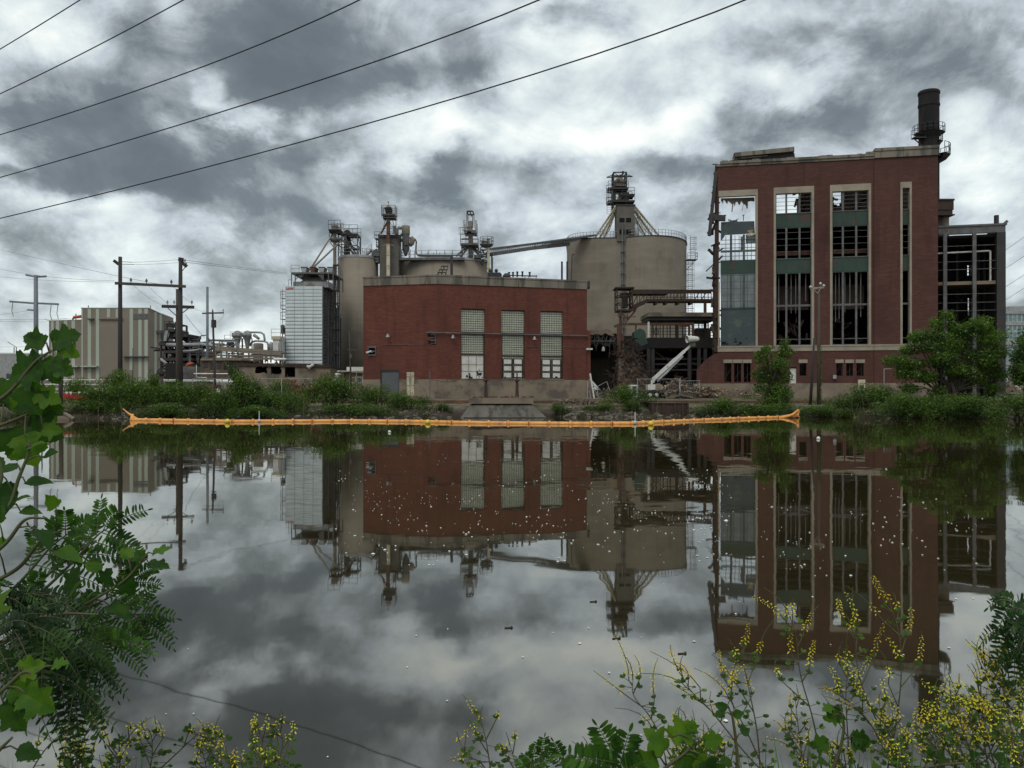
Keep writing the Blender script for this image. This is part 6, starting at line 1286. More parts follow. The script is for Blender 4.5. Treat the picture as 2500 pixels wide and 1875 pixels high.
# cyclones
d=134.
for k,(Xc,lab) in enumerate(((795,'grey yard cyclone separator farther from the silver duct elbow'),(902,'grey yard cyclone separator joined to the silver duct elbow'))):
    p_=S(Xc,0,d); z=lambda Y_:S(0,Y_,d).z; cy_=thing('cyclone_separator',(p_.x,d,z(760)),lab,'cyclone','twin cyclones in the yard'); r=(S(Xc+46,0,d).x-p_.x)
    mb=MB(); mb.lathe(p_.x,d,[(.2,z(700)),(r*.45,z(640)),(r*.8,z(560)),(r,z(553))],14); mb.build('cone',M['steell'],cy_,True)
    mb=MB(); mb.lathe(p_.x,d,[(r,z(552)),(r*1.02,z(515)),(r*.75,z(490)),(r*.5,z(478)),(r*.2,z(474))],14); mb.box(p_.x-r*1.05,p_.x+r*.2,d-r,d-r*.5,z(545),z(500)); mb.build('drum',M['steell'],cy_,True)
    mb=MB()
    for s_ in(-1,1): mb.bar((p_.x+s_*r*1.1,d,z(560)),(p_.x+s_*r*1.1,d,z(760)),.14)
    mb.bar((p_.x-r*1.1,d,z(560)),(p_.x+r*1.1,d,z(560)),.12); mb.bar((p_.x-r*1.1,d,z(640)),(p_.x+r*1.1,d,z(640)),.1); mb.rail([(p_.x-r*1.3,d-.8,z(560)),(p_.x+r*1.3,d-.8,z(560))],1.,.05,1.); mb.build('frame',M['steel'],cy_)
mb=MB(); d=134.5; mb.path([S(930,492,d),S(1000,492,d),S(1050,495,d),S(1080,515,d),S(1088,560,d),S(1088,600,d)],.16,10); tag(mb.build('duct_elbow',M['steell'],None,True),'big silver duct elbow arching right from the yard cyclones','duct')
mb=MB(); mb.path([S(970,520,d),S(1000,540,d),S(1030,565,d)],[.26,.24,.2],10); mb.path([S(925,640,d),S(950,600,d),S(990,585,d),S(1090,590,d),S(1120,605,d),S(1128,640,d),S(1128,700,d)],.16,10); tag(mb.build('low_duct',M['steell'],None,True),'second silver duct bending down below the big elbow','duct')
d=137.; p_=S(1020,0,d); mb=MB(); mb.lathe(p_.x,d,[(.8,gz(p_.x,d,False)),(.8,S(0,620,d).z),(.6,S(0,610,d).z)],24); tag(mb.build('storage_tank',M['silo'],None,True),'squat tan cylindrical tank behind the silver yard ducts','tank')
d=133.; p_=S(720,0,d); mb=MB(); mb.lathe(p_.x,d,[(.55,S(0,690,d).z),(.62,S(0,620,d).z),(.5,S(0,590,d).z),(.2,S(0,572,d).z)],16); tk=tag(mb.build('dark_tank',M['dark'],None,True),'dark domed tank in a railed frame left of the cyclones','tank')
mb=MB(); mb.trestle(S(655,0,d).x,S(835,0,d).x,d-2.4,d-1.,S(0,690,d).z,S(0,600,d).z,1,.13,.06); mb.rail([S(655,600,d-2.4),S(835,600,d-2.4)],1.1,.06,1.2); tag(mb.build('railed_frame',M['steell']),'pale railed steel frame around the dark domed tank','frame')
for k,(X0,X1,Y0,Y1,lab) in enumerate(((1140,1180,605,700,'plump white vessel behind the cream filter housing'),)):
    d=136; a=S(X0,Y0,d);b=S(X1,Y1,d); mb=MB(); c_=(a.x+b.x)/2; r=(b.x-a.x)/2+.1; mb.lathe(c_,d,[(.2,b.z-.3),(r,b.z+.3),(r,a.z-.3),(r*.5,a.z+.1)],14); tag(mb.build('white_vessel',M['steell'],None,True),lab,'vessel')
d=132.; ft=thing('filter_housing',(S(1210,0,d).x,d,5),'cream filter housing with railed top beside white dryer','filter'); a=S(1178,570,d);b=S(1248,700,d); mb=MB(); mb.box(a.x,b.x,d,d+3,b.z,a.z); mb.box(a.x+.5,a.x+.9,d-.3,d,b.z,a.z-.5); mb.box(b.x-.9,b.x-.5,d-.3,d,b.z,a.z-.5); mb.build('housing_body',M['white'],ft)
mb=MB(); mb.box(a.x-.2,b.x+.2,d-.2,d+3.2,a.z,a.z+.5); mb.rail([(a.x-.2,d-.2,a.z+.5),(b.x+.2,d-.2,a.z+.5)],1.1,.07,1.); mb.build('top_platform',M['cream'],ft)
mb=MB(); 
for X_ in(1262,1285,1300): p_=S(X_,690,d); mb.bar((p_.x,d,gz(p_.x,d,False)),(p_.x,d,p_.z+2),.14)
mb.build('support_leg',M['steell'],ft)
d=118.; mb=MB(); p_=S(1190,784,d);q_=S(1318,784,d); mb.path([p_+Vector((-.1,0,0)),p_+Vector((.05,0,0)),q_-Vector((.05,0,0)),q_+Vector((.1,0,0))],[.1,.19,.19,.1],14); tk=tag(mb.build('horizontal_tank',M['white'],None,True),'white horizontal tank lying on the workshop roof','tank')
mb=MB(); 
for f in(.2,.8): e=p_.lerp(q_,f); mb.box(e.x-.12,e.x+.12,d-.5,d+.5,S(0,852,d).z,e.z-.4)
tag(mb.build('tank_cradle',M['steel']),'steel cradle under the white horizontal roof tank','cradle')
# dark process tower
d=150.; S9=lambda X_,Y_:S(X_,Y_,150.); pt=thing('process_tower',(S9(110,0).x,d,4),'dark tiered steel process tower next to striped building','tower')
mb=MB(); mb.trestle(S9(-30,0).x,S9(30,0).x,d,d+5,1.5,S9(0,590).z,2,.3,.14); mb.trestle(S9(30,0).x,S9(130,0).x,d,d+5,1.5,S9(0,400).z,4,.3,.14); mb.trestle(S9(130,0).x,S9(270,0).x,d,d+5,1.5,S9(0,520).z,3,.3,.14)
for X0,X1,Y_ in((30,130,460),(130,270,515),(-30,450,605),(20,400,690),(-30,330,770)): a=S9(X0,Y_);b=S9(X1,Y_); mb.box(a.x,b.x,d-1,d+6,a.z-.5,a.z)
mb.rail([S9(30,460)+Vector((0,-1,0)),S9(130,460)+Vector((0,-1,0))],1.3,.08,1.4); mb.rail([S9(200,515)+Vector((0,-1,0)),S9(270,515)+Vector((0,-1,0))],1.3,.08,1.4); mb.build('steel_frame',M['dark'],pt)
mb=MB(); random.seed(17)
for i in range(46):
    p_=S9(rnd(-20,420),rnd(560,980))+Vector((0,rnd(0,4),0)); 
    if random.random()<.5: mb.box(p_.x,p_.x+rnd(.4,1.6),p_.y,p_.y+2,p_.z,p_.z+rnd(.2,.9))
    else: mb.tube(p_,p_+Vector((rnd(-1,1)*4,0,rnd(-2,2))),rnd(.08,.22),None,8)
mb.box(S9(40,0).x,S9(120,0).x,d,d+3,S9(0,430).z,S9(0,395).z); mb.box(S9(60,0).x,S9(110,0).x,d,d+2,S9(0,560).z,S9(0,480).z); mb.tube(S9(62,395),S9(62,370),.15); mb.tube(S9(126,395),S9(126,378),.15); mb.build('process_equipment',M['dark'],pt)
mb=MB(); mb.box(S9(-30,0).x,S9(400,0).x,d+6,d+6.3,1.5,S9(0,740).z); mb.build('rear_wall',M['greyp'],pt)
mb=MB(); mb.prism([(S9(30,0).x,S9(0,590).z),(S9(60,0).x,S9(0,590).z),(S9(80,0).x,S9(0,480).z),(S9(50,0).x,S9(0,480).z)],d-1.4,d-1.1); mb.tube(S9(15,785)+Vector((0,-2,0)),S9(165,905)+Vector((0,-2,0)),.26,None,12); mb.build('pale_chute',M['steell'],pt)
d=146.; mb=MB(); mb.tube(S(30,628,d),S(400,628,d),.30,None,14); mb.path([S(400,620,d),S(520,636,d),S(640,660,d)],[.28,.24,.2],12); mb.path([S(200,695,d),S(320,690,d),S(400,675,d)],.18,10); tag(mb.build('process_duct',M['steell'],None,True),'long fat grey duct leading from the process tower','duct')
mb=MB(); random.seed(41)
for i in range(44):
    p_=S(rnd(240,560),rnd(575,775),d+rnd(0,5)); k=random.random()
    if k<.4: mb.tube(p_,p_+Vector((rnd(1,5),0,rnd(-.3,.3))),rnd(.05,.17),None,8)
    elif k<.7: mb.path([p_,p_+Vector((.6,0,.8)),p_+Vector((1.6,0,.9)),p_+Vector((2,0,0))],rnd(.05,.14),8)
    else: mb.bar(p_,p_+Vector((0,0,-rnd(1,4))),rnd(.1,.2))
tag(mb.build('pipe_tangle',M['steel']),'maze of grey pipes and valves around the lone steel pole','pipes')
mb=MB(); d=140; a=S(20,790,d);b=S(340,1000,d); mb.box(a.x,b.x,d,d+6,2,a.z-.5); tag(mb.build('dark_shed',M['int']),'black open shed below the process tower','shed')
d=136; mb=MB(); a=S(205,860,d);b=S(335,1000,d); mb.box(a.x,b.x,d,d+4,2,a.z); 
for i in range(10): xx=a.x+(b.x-a.x)*i/9.; mb.box(xx-.06,xx+.06,d-.08,d,2,a.z-1.)
tag(mb.build('ribbed_bin',M['steel']),'small ribbed grey bin between the crossarm pole and yard building','bin')
mb=MB(); d=134; a=S(238,865,d); mb.path([S(238,862,d),S(262,840,d),S(300,830,d),S(318,822,d)],[.12,.28,.25,.1],8); tag(mb.build('orange_scoop',M['orangep']),'small orange red scoop above the ribbed grey bin','scoop')
# white yard pipes
d=112.; wp=thing('yard_pipeline',(S(300,0,d).x,d,1.6),'white insulated pipeline running low across the yard','pipe')
mb=MB(); mb.tube(S(-200,1003,d),S(620,1012,d),.07,None,8); mb.tube(S(-200,1018,d),S(700,1020,d),.07,None,8); mb.path([S(325,940,d),S(710,940,d)],.09,8); mb.path([S(352,845,d),S(352,978,d),S(462,982,d),S(462,1030,d)],.06,8); mb.build('pipe_run',M['white'],wp)
mb=MB(); 
for X_ in(-150,0,200,400,600): p_=S(X_,1020,d); mb.bar(p_,(p_.x,d,gz(p_.x,d,False)-.1),.12)
for X_ in(340,520,700): p_=S(X_,940,d); mb.bar(p_,(p_.x,d,gz(p_.x,d,False)-.1),.1)
mb.build('pipe_support',M['steel'],wp)
mb=MB(); p_=W(C8(0,810),110);q_=W(C8(1560,850),110); 
for dz in(0,-.6,-1.2): mb.tube((p_.x,110,W(C8(0,815),110).z+dz),(W(C8(1520,0),110).x,110,W(C8(0,815),110).z+dz),.09,None,6)
for i in range(9): xx=p_.x+i*2.2; mb.bar((xx,110,1),(xx,110,W(C8(0,815),110).z),.1)
tag(mb.build('low_pipe_rack',M['white']),'white triple pipe rail in front of the striped building','pipe')
# brown container, white tank, sign, machine
d=92.; mb=MB(); a=S(328,1055,d);b=S(562,1165,d); mb.box(a.x,b.x,d,d+2.4,gz(a.x,d,False)-.1,a.z)
for i in range(12): xx=a.x+(b.x-a.x)*i/11.; mb.box(xx-.03,xx+.03,d-.03,d,gz(a.x,d,False),a.z-.1)
M['rbrown']=mat('brown_container_paint',(.16,.085,.05),.8,(.11,.06,.04),.6,.8); tag(mb.build('roll_off_container',M['rbrown']),'long reddish brown open container behind the bushes','container')
mb=MB(); p_=S(588,0,d); mb.lathe(p_.x,d,[(.2,gz(p_.x,d,False)),(.2,S(0,1110,d).z),(.12,S(0,1102,d).z),(.05,S(0,1100,d).z)],14); tag(mb.build('plastic_tank',M['white'],None,True),'small white upright plastic tank beside brown container','tank')
d=89.; sg=thing('warning_sign',(S(1092,0,d).x,d,1),'small white notice board with red top on the fence','sign'); a=S(1075,1083,d);b=S(1112,1108,d); mb=MB(); mb.box(a.x,b.x,d-.05,d,b.z,a.z); mb.build('board',M['white'],sg); mb=MB(); mb.box(a.x+.05,b.x-.05,d-.07,d-.05,a.z-.45,a.z-.06); mb.build('red_band',M['red'],sg); mb=MB(); mb.bar((a.x+.7,d+.05,gz(a.x,d,False)),(a.x+.7,d+.05,a.z),.08); mb.build('post',M['steel'],sg)
d=86.; sg=thing('white_sign',(W(C8(30,0),d).x,d,.9),'white notice board with red top strip at the far left fence','sign'); a=W(C8(-40,862),d);b=W(C8(82,972),d); mb=MB(); mb.box(a.x,b.x,d-.05,d,b.z,a.z); mb.build('board',M['white'],sg); mb=MB(); mb.box(a.x+.05,b.x-.25,d-.07,d-.05,a.z-.55,a.z-.2); mb.box(a.x+.05,b.x-.5,d-.07,d-.05,a.z-.95,a.z-.85); mb.build('red_band',M['red'],sg); mb=MB(); mb.bar((b.x-.2,d+.05,.5),(b.x-.2,d+.05,b.z),.08); mb.bar((a.x+.3,d+.05,.5),(a.x+.3,d+.05,b.z),.08); mb.build('post',M['steel'],sg)
heap('scrap_heap','heap of tangled orange rusty rebar before the concrete workshop',1230,1850,1160,985,102,520,['rustr','rustr','rust','rustd'],(.5,2.2),(.03,.10),4,None,lambda f:.7+.3*math.sin(9*f),fn=C9)
heap('scrap_heap','darker mixed scrap heap closer to the round silo foot',1600,2010,1060,955,108,220,['rustd','rust','steel','white'],(.4,1.6),(.04,.14),3,None,fn=C9)
# small shed right, railing
d=108.; sh=thing('gate_house',(S(2060,0,d).x,d,1.3),'small pale flat roofed gate house tucked against brick building','building')
mb=MB(); a=S(1965,912,d);b=S(2165,1100,d); mb.box(a.x,b.x,d,d+4,1.2,a.z); mb.build('wall',M['conc'],sh); mb=MB(); mb.box(S(1885,0,d).x,b.x,d-.8,d+4.3,S(0,918,d).z,S(0,908,d).z); mb.box(a.x,b.x,d+.5,d+4,S(0,905,d).z,S(0,865,d).z); mb.build('roof',M['white'],sh)
mb=MB(); a=S(2075,975,d);b=S(2142,1035,d); mb.box(a.x,b.x,d-.03,d-.0,b.z,a.z); w_=mb.build('window',M['fac'],sh); mb=MB(); mb.wall(a.x-.12,b.x+.12,b.z-.12,a.z+.12,[(a.x,b.x,b.z,a.z)],d-.06,d-.0); mb.build('window_frame',M['white'],w_)
mb=MB(); mb.rail([S(2010,1095,106),S(2150,1100,106)],2.,.07,.8,3); tag(mb.build('cream_railing',M['cream']),'cream safety railing in front of the gate house','railing')
mb=MB(); p_=S(1880,0,107); mb.lathe(p_.x,107,[(.35,1.2),(.35,S(0,960,107).z),(.45,S(0,950,107).z),(.3,S(0,935,107).z),(.1,S(0,930,107).z)],12); tag(mb.build('white_bollard_vent',M['white'],None,True),'white capped vent pipe at the foot of the round silo','vent')
# pipes/black frames seen in the gap between dryer and silo
mb=MB(); random.seed(8)
for i in range(18): p_=S(rnd(1862,1890),rnd(180,760),145); mb.bar(p_,p_+Vector((rnd(-.8,.8),rnd(-1,1),rnd(-1,1))),rnd(.1,.3))
mb.bar((S(1874,0,145).x,145,2),(S(1874,0,145).x,145,S(0,230,145).z),.5); mb.bar((S(1868,0,145).x,146,2),(S(1868,0,145).x,146,S(0,330,145).z),.9); tag(mb.build('stair_shaft',M['dark']),'dark steel stair shaft in the gap beside the round silo','shaft')
# ================================================================ POLES
def pole(name,lab,px0t,pxb,ytop,w_top,w_bot,d,mt,parts=None,cat='utility pole',grp=None):
    t_=W((px0t,ytop),d); xb=(pxb-CX)*d/F_; g=gz(xb,d,False)-.4; o=thing(name,(xb,d,g+.4),lab,cat,grp); k=d/F_/2
    mb=MB(); mb.path([(xb,d,g),(xb+(t_.x-xb)*.5,d,(g+t_.z)/2),(t_.x,d,t_.z)],[w_bot*k,(w_top+w_bot)/2*k,w_top*k],12); mb.build('pole_shaft',M[mt],o,True)
    return o,d
def insul(mb,p,h=.35,r=.09): mb.lathe(p[0],p[1],[(.03,p[2]),(.03,p[2]+h*.3),(r,p[2]+h*.35),(r*.5,p[2]+h*.5),(r,p[2]+h*.6),(r*.5,p[2]+h*.8),(.02,p[2]+h)],8)
o,d=pole('steel_monopole','thick grey steel monopole with two crossarms at far left',87.5,88.5,C1(0,385)[1],9,13,150,'pole',cat='monopole')
mb=MB(); mb.bar(W(C1(200,383),d),W(C1(278,398),d),.3); mb.bar(W(C1(278,398),d),W(C1(357,394),d),.3); mb.bar(W(C1(75,588),d),W(C1(262,602),d),.3); mb.bar(W(C1(295,602),d),W(C1(452,609),d),.3); mb.bar(W(C1(212,652),d),W(C1(262,656),d),.25)
mb.build('crossarm',M['pole'],o); mb=MB()
for X_,Y_ in((100,590),(448,612),(395,615)): p_=W(C1(X_,Y_),d); mb.path([p_,p_+Vector((-.2,0,-1.6)),p_+Vector((.1,0,-2.6))],.07,5)
mb.build('insulator_string',M['steell'],o)
oL,dL=pole('wooden_utility_pole','dark wooden H frame pole nearer the striped building',293.5,293.3,C1(0,243)[1],8.6,12,76,'woodd',grp='H frame poles')
mb=MB(); mb.bar(W(C1(878,272),dL),W(C1(915,300),dL),.18,.25); mb.bar(W(C1(940,280),dL),W(C1(1018,286),dL),.04); mb.bar(W(C1(940,300),dL),W(C1(1036,303),dL),.04)
mb.build('top_bracket',M['woodd'],oL)
mb=MB(); p_=W(C1(888,447),dL-.3);q_=W(C1(1432,472),dL-.3); mb.bar(p_,q_,.16,.24); mb.build('crossarm',M['wood'],oL)
mb=MB()
for X_,Y_ in((1010,448),(1130,455),(1322,463)): a=W(C1(X_,Y_),dL-.3); insul(mb,(a.x,a.y,a.z+.02),.5,.13)
mb.build('insulator',M['steel'],oL)
oR,dR=pole('wooden_utility_pole','dark wooden H frame pole carrying its crossbeam end, nearer the dryer',440.8,439.5,C1(0,258)[1],8.6,15,76,'woodd',grp='H frame poles')
mb=MB(); mb.bar(W(C1(1408,290),dR),W(C1(1440,318),dR),.2,.3); mb.bar(W(C1(1380,262),dR),W(C1(1412,268),dR),.3,.35); mb.bar(W(C1(1408,350),dR),W(C1(1435,315),dR),.05)
mb.build('top_bracket',M['woodd'],oR)
mb=MB()
for X_,Y_ in((1425,270),(1432,292)): a=W(C1(X_,Y_),dR); mb.ball((a.x,a.y,a.z),.12)
mb.build('insulator',M['steell'],oR)
o,d=pole('wooden_utility_pole','shorter grey pole with braced double crossarm behind the H frame',432.5,433.5,C1(0,492)[1],6,9,84,'wood')
mb=MB(); mb.bar(W(C1(1248,625),d-.25),W(C1(1498,632),d-.25),.12,.3); mb.bar(W(C1(1248,625),d+.25),W(C1(1498,632),d+.25),.12,.3); mb.build('crossarm',M['woodd'],o)
mb=MB(); mb.bar(W(C1(1295,640),d-.3),W(C1(1362,700),d-.3),.07); mb.bar(W(C1(1455,640),d-.3),W(C1(1375,700),d-.3),.07); mb.build('arm_brace',M['woodd'],o)
mb=MB()
for X_ in(1292,1343,1480): a=W(C1(X_,622),d); insul(mb,(a.x,a.y,a.z+.1),.5,.13)
mb.build('insulator',M['steell'],o)
o,d=pole('steel_mast','plain blue grey steel mast without arms among the yard pipes',C1(1600,0)[0],C1(1600,0)[0],C1(0,475)[1],6,7,130,'pole',cat='mast')
o,d=pole('wooden_utility_pole','leaning thin wooden pole with single crossarm and transformer',C1(1640,0)[0],C1(1664,0)[0],C1(0,662)[1],4.5,6.5,90,'wood')
mb=MB(); mb.bar(W(C1(1560,680),d),W(C1(1726,675),d),.13,.16); mb.build('crossarm',M['steel'],o); mb=MB(); a=W(C1(1658,758),d); mb.cyl(a.x,d-.35,.26,a.z-.45,a.z+.35,12); mb.build('transformer',M['dark'],o); mb=MB()
for X_ in(1640,1722): a=W(C1(X_,668),d); insul(mb,(a.x,a.y,a.z-.05),.4,.1)
mb.build('insulator',M['steell'],o)
o,d=pole('wooden_stub_pole','short thick cut off pole stub behind the top vine leaves',149,148.5,C1(0,962)[1],9.5,10,74,'wood',cat='pole'); mb=MB(); a=W(C1(470,962),d); mb.bar((a.x-.35,d,a.z+.05),(a.x+.1,d,a.z-.5),.15); mb.build('broken_collar',M['woodd'],o)
o,d=pole('thin_post','thin dark post between monopole and striped building',102.5,102.5,C1(0,915)[1],2.6,4,110,'woodd',cat='post')
o,d=pole('thin_post','thin black vent post in front of striped building canopy',C1(1025,0)[0],C1(1025,0)[0],C1(0,945)[1],1.8,1.8,200,'dark',cat='post')
o,d=pole('wooden_stub_pole','square topped grey stub between the two H frame poles',C1(1243,0)[0],C1(1243,0)[0],C1(0,1140)[1],10,11,78,'wood',cat='pole'); mb=MB(); a=W(C1(1222,1140),d);b=W(C1(1270,1150),d); mb.box(a.x,b.x,d-.4,d+.4,b.z,a.z+.15); mb.build('cap',M['woodd'],o)
o,d=pole('wooden_utility_pole','small grey pole with thin crossarm in front of the round silo',C2(642,0)[0],C2(656,0)[0],C2(0,1292)[1],3.6,5,104,'wood'); mb=MB(); mb.bar(W(C2(620,1433),d),W(C2(704,1436),d),.07); mb.cyl(W(C2(660,1490),d).x,d-.2,.15,W(C2(660,1500),d).z,W(C2(660,1470),d).z,8); mb.build('crossarm',M['steel'],o)
o,d=pole('wooden_utility_pole','tall thin grey pole with pale crossarm before plant bays',C5(828,0)[0],C6(826,0)[0],C5(0,1392)[1],5,10,72,'wood'); mb=MB(); mb.bar(W(C5(768,1396),d),W(C5(862,1386),d),.10,.16); mb.build('crossarm',M['stone'],o); mb=MB(); mb.bar(W(C5(792,1398),d-.1),W(C5(818,1428),d-.1),.05); mb.bar(W(C5(840,1392),d-.1),W(C5(818,1428),d-.1),.05); mb.build('arm_brace',M['stone'],o); mb=MB()
for X_,Y_ in((772,1388),(838,1366),(860,1380)): a=W(C5(X_,Y_),d); insul(mb,(a.x,a.y,a.z-.1),.28,.14)
mb.build('insulator',M['white'],o); pivy=o
o,d=pole('leaning_dark_pole','bare dark pole leaning beside the ivy wrapped pole',C6(796,0)[0],C6(768,0)[0],C6(0,345)[1],4.5,8,74,'woodd',cat='pole')
# ================================================================ WIRES
M['wire']=mat('cable',(.02,.02,.022),.6)
M['wireg']=mat('pale_cable',(.10,.105,.11),.6)
def wire(lab,pts,r,m_='wire',grp=None,seg=24,cat='overhead wire'):
    # pts: (px,py,d); quadratic/cubic through the points in space
    P_=[W((a,b),c) for a,b,c in pts]; n=len(P_); q=[]
    for i in range(seg+1):
        t_=i/seg*(n-1); v=Vector((0,0,0))
        for j in range(n):
            c=1
            for k in range(n):
                if k!=j: c*=(t_-k)/(j-k)
            v+=P_[j]*c
        q.append(v)
    mb=MB(); mb.path(q,r,5); o=mb.build('power_line',M[m_]); tag(o,lab,cat,grp); return o
g1='black overhead lines sweeping up from the left'
# measured at three columns each; the lines pass overhead toward the near bank
wire('shortest overhead line cutting the upper left sky corner',[(-120,188,48),(0,120,44),(195,0,38),(330,-88,35)],.026,'wire',g1)
wire('second overhead line from upper left sky corner',[(-120,284,48),(0,229,44),(200,131,40),(560,-62,33)],.026,'wire',g1)
wire('third overhead line, the middle one of five',[(-150,374,48),(0,329,44),(430,187,37),(1000,-65,29)],.026,'wire',g1)
wire('fourth overhead line, just above the lowest one',[(-150,470,48),(0,433,44),(620,248,36),(1400,-38,27)],.026,'wire',g1)
wire('lowest and longest overhead line passing above the silos',[(-150,564,48),(0,533,44),(860,312,35),(2000,-80,25)],.026,'wire',g1)
g2='thin grey lines strung behind the poles'
tt=lambda X_,Y_,d:(*C1(X_,Y_),d)
wire('thin grey line falling from left edge to the H frame crossbeam',[tt(-200,140,120),tt(880,385,90),tt(1330,455,76)],.016,'wireg',g2)
wire('upper thin grey line passing over monopole top',[tt(-200,290,160),tt(280,385,150),tt(880,428,130)],.022,'wireg',g2)
wire('thin grey line just below the monopole top line',[tt(-200,372,160),tt(280,420,150),tt(910,438,130)],.022,'wireg',g2)
wire('thin line between tops of the two H frame poles',[tt(1018,286,76),tt(1200,278,76),tt(1380,264,76)],.012,'wireg',g2)
wire('lower thin line between the two H frame pole tops',[tt(1036,303,76),tt(1200,299,76),tt(1380,288,76)],.012,'wireg',g2)
wire('upper line running from H frame pole toward dryer roof',[tt(1425,268,76),tt(1800,318,100),tt(2215,368,125)],.018,'wireg',g2)
wire('lower line running from H frame pole toward dryer roof',[tt(1440,286,76),tt(1800,330,100),tt(2215,378,125)],.018,'wireg',g2)
wire('slack line from crossbeam down to braced crossarm',[tt(1010,440,76),tt(1120,540,79),tt(1240,612,84)],.010,'wireg',g2)
wire('second slack line from crossbeam to braced crossarm',[tt(1130,450,76),tt(1200,525,79),tt(1290,600,84)],.010,'wireg',g2)
wire('slack line from crossbeam past pole to crossarm end',[tt(1322,460,76),tt(1400,540,79),tt(1480,605,84)],.010,'wireg',g2)
wire('line from braced crossarm over to the leaning thin pole',[tt(1480,612,84),tt(1530,655,87),tt(1640,672,90)],.010,'wireg',g2)
wire('guy wire from the braced pole down to the yard pipes',[tt(1430,690,84),tt(1500,780,100),tt(1580,870,120)],.02,'wireg',g2)
wire('slack service drop looping from leaning thin pole',[tt(1722,675,90),tt(1712,720,90),tt(1650,765,90)],.010,'wireg',g2)
wire('low line across left sky behind the monopole base',[tt(-200,722,170),tt(250,728,170),tt(520,718,240)],.024,'wireg',g2)
wire('second low line across left sky behind monopole',[tt(-200,738,170),tt(100,742,170),tt(370,745,240)],.024,'wireg',g2)
wire('lowest line behind monopole passing to striped building',[tt(-200,934,170),tt(100,938,170),tt(380,930,240)],.024,'wireg',g2)
wire('faint line from monopole arm to left edge',[tt(-200,700,150),tt(0,690,150),tt(215,658,150)],.018,'wireg',g2)
g3='thin lines to the right of the annex'
for k,(Y0,Y1) in enumerate(((165,60),(308,218),(455,372),(560,480))):
    wire(['highest','second highest','third highest','lowest'][k]+' thin line rising right of the steel annex',[(*C16(1450,Y0+42),140),(*C16(1560,(Y0+Y1)/2+20),130),(*C16(1760,Y1-70),118)],.028,'wireg',g3)
mb=MB(); random.seed(1)
# service cable drooping along the brick wall base
wire('black cable drooping along the brick wall base',[(*C7(20,985),96),(*C7(500,968),97),(*C7(800,1030),97),(*C7(1010,1012),98)],.022,'wire',None)
q_=W(C7(737,1090),96.5); q2=W(C7(736,942),96.5); mb.bar((q2.x,96.5,1.5),q2,.1); tag(mb.build('cable_post',M['steel']),'short thin post carrying the cable in front of brick wall','post')
# ================================================================ GLASS BUILDING FAR RIGHT
d=300.; a=W(C16(1512,662),d); tb=thing('glass_building',(a.x+12,d,5),'distant blue green glass office block at the right edge','building')
mb=MB(); mb.box(a.x-14,a.x+34,d,d+20,4,a.z-1); mb.build('curtain_wall',M['tower'],tb); mb=MB(); mb.box(a.x-14,a.x+34,d-.4,d+20,a.z-1,a.z+.2); mb.box(a.x+8,a.x+9.5,d-.6,d,4,a.z-1); mb.box(a.x+3,a.x+12,d+3,d+9,a.z+.2,a.z+2); mb.build('pale_frame',M['steell'],tb)
for k in range(4): mb=MB(); zz=a.z-5-k*7; mb.box(a.x-14,a.x+34,d-.3,d,zz,zz+1.2); mb.build('floor_band',M['steell'],tb)
# pale lot behind the right trees
heap('gravel_pile','long pale gravel pile seen through the big tree',1080,1660,1360,1130,128,120,['foam','conc','stone'],(.3,1.),(.1,.5),10,None,lambda f:.8+.2*math.sin(8*f),fn=C16,cat='gravel pile')
mb=MB(); a=W(C16(1390,1205),116);b=W(C16(1480,1290),116); mb.box(a.x,b.x,116,119,1.2,a.z); tag(mb.build('dark_skip',M['dark']),'dark skip behind the right tree at the annex foot','skip')
q_=W(C16(525,1130),96); mb=MB(); mb.bar((q_.x,96,1.1),q_,.07); mb.bar(q_,q_+Vector((.8,0,.02)),.06); tag(mb.build('thin_sign_post',M['steell']),'thin pale post with short arm before plant foundation','post')
# ================================================================ FLOATING BOOM
pts=[(322,1026.5),(420,1028),(560,1030.5),(700,1030),(850,1029.3),(1000,1030.5),(1120,1033.5),(1250,1035),(1400,1036),(1545,1035.5),(1610,1032),(1700,1028),(1800,1023.5),(1910,1020)]
WP=[Vector(((x_-CX)*(CH*F_/(y_-YH))/F_,CH*F_/(y_-YH),0)) for x_,y_ in pts]
def along(P_,step):
    out=[P_[0]]; acc_=0
    for p,q in zip(P_,P_[1:]):
        L=(q-p).length; s_=step-acc_
        while s_<=L: out.append(p.lerp(q,s_/L)); s_+=step
        acc_=L-(s_-step)
    return out
nodes=along(WP,1.22)
bo=thing('containment_boom',nodes[len(nodes)//2],'long orange floating containment boom stretched across the river','boom')
random.seed(4)
r=.138
for i,(p,q) in enumerate(zip(nodes,nodes[1:])):
    mb=MB(); v=(q-p); mb.path([p+v*.04+Vector((0,0,.01)),p+v*.12+Vector((0,0,.02)),p+v*.5+Vector((0,rnd(-.02,.02),.02)),p+v*.88+Vector((0,0,.02)),p+v*.96+Vector((0,0,.01))],[r*.8,r*.97,r,r*.97,r*.8],12); 
    if i<100: mb.build('float_segment',M['orange'],bo,True)
mb=MB()
for p in nodes: mb.path([p+Vector((-.10,0,0)),p+Vector((-.04,0,0.01)),p+Vector((.04,0,0.01)),p+Vector((.10,0,0))],[r*.8,r*1.38,r*1.38,r*.8],12)
mb.build('connector_collar',M['orange'],bo,True)
mb=MB()
for p in nodes[3::4]: mb.path([p+Vector((-.03,0,.01)),p+Vector((.03,0,.01))],[r*1.42,r*1.42],12)
mb.build('strap',M['rustr'],bo)
a=nodes[0]; lw=[W(C8(1850,1345),a.y),W(C8(1790,1305),a.y+.3),W(C8(1730,1265),a.y+.9),W(C8(1660,1205),a.y+1.6)]
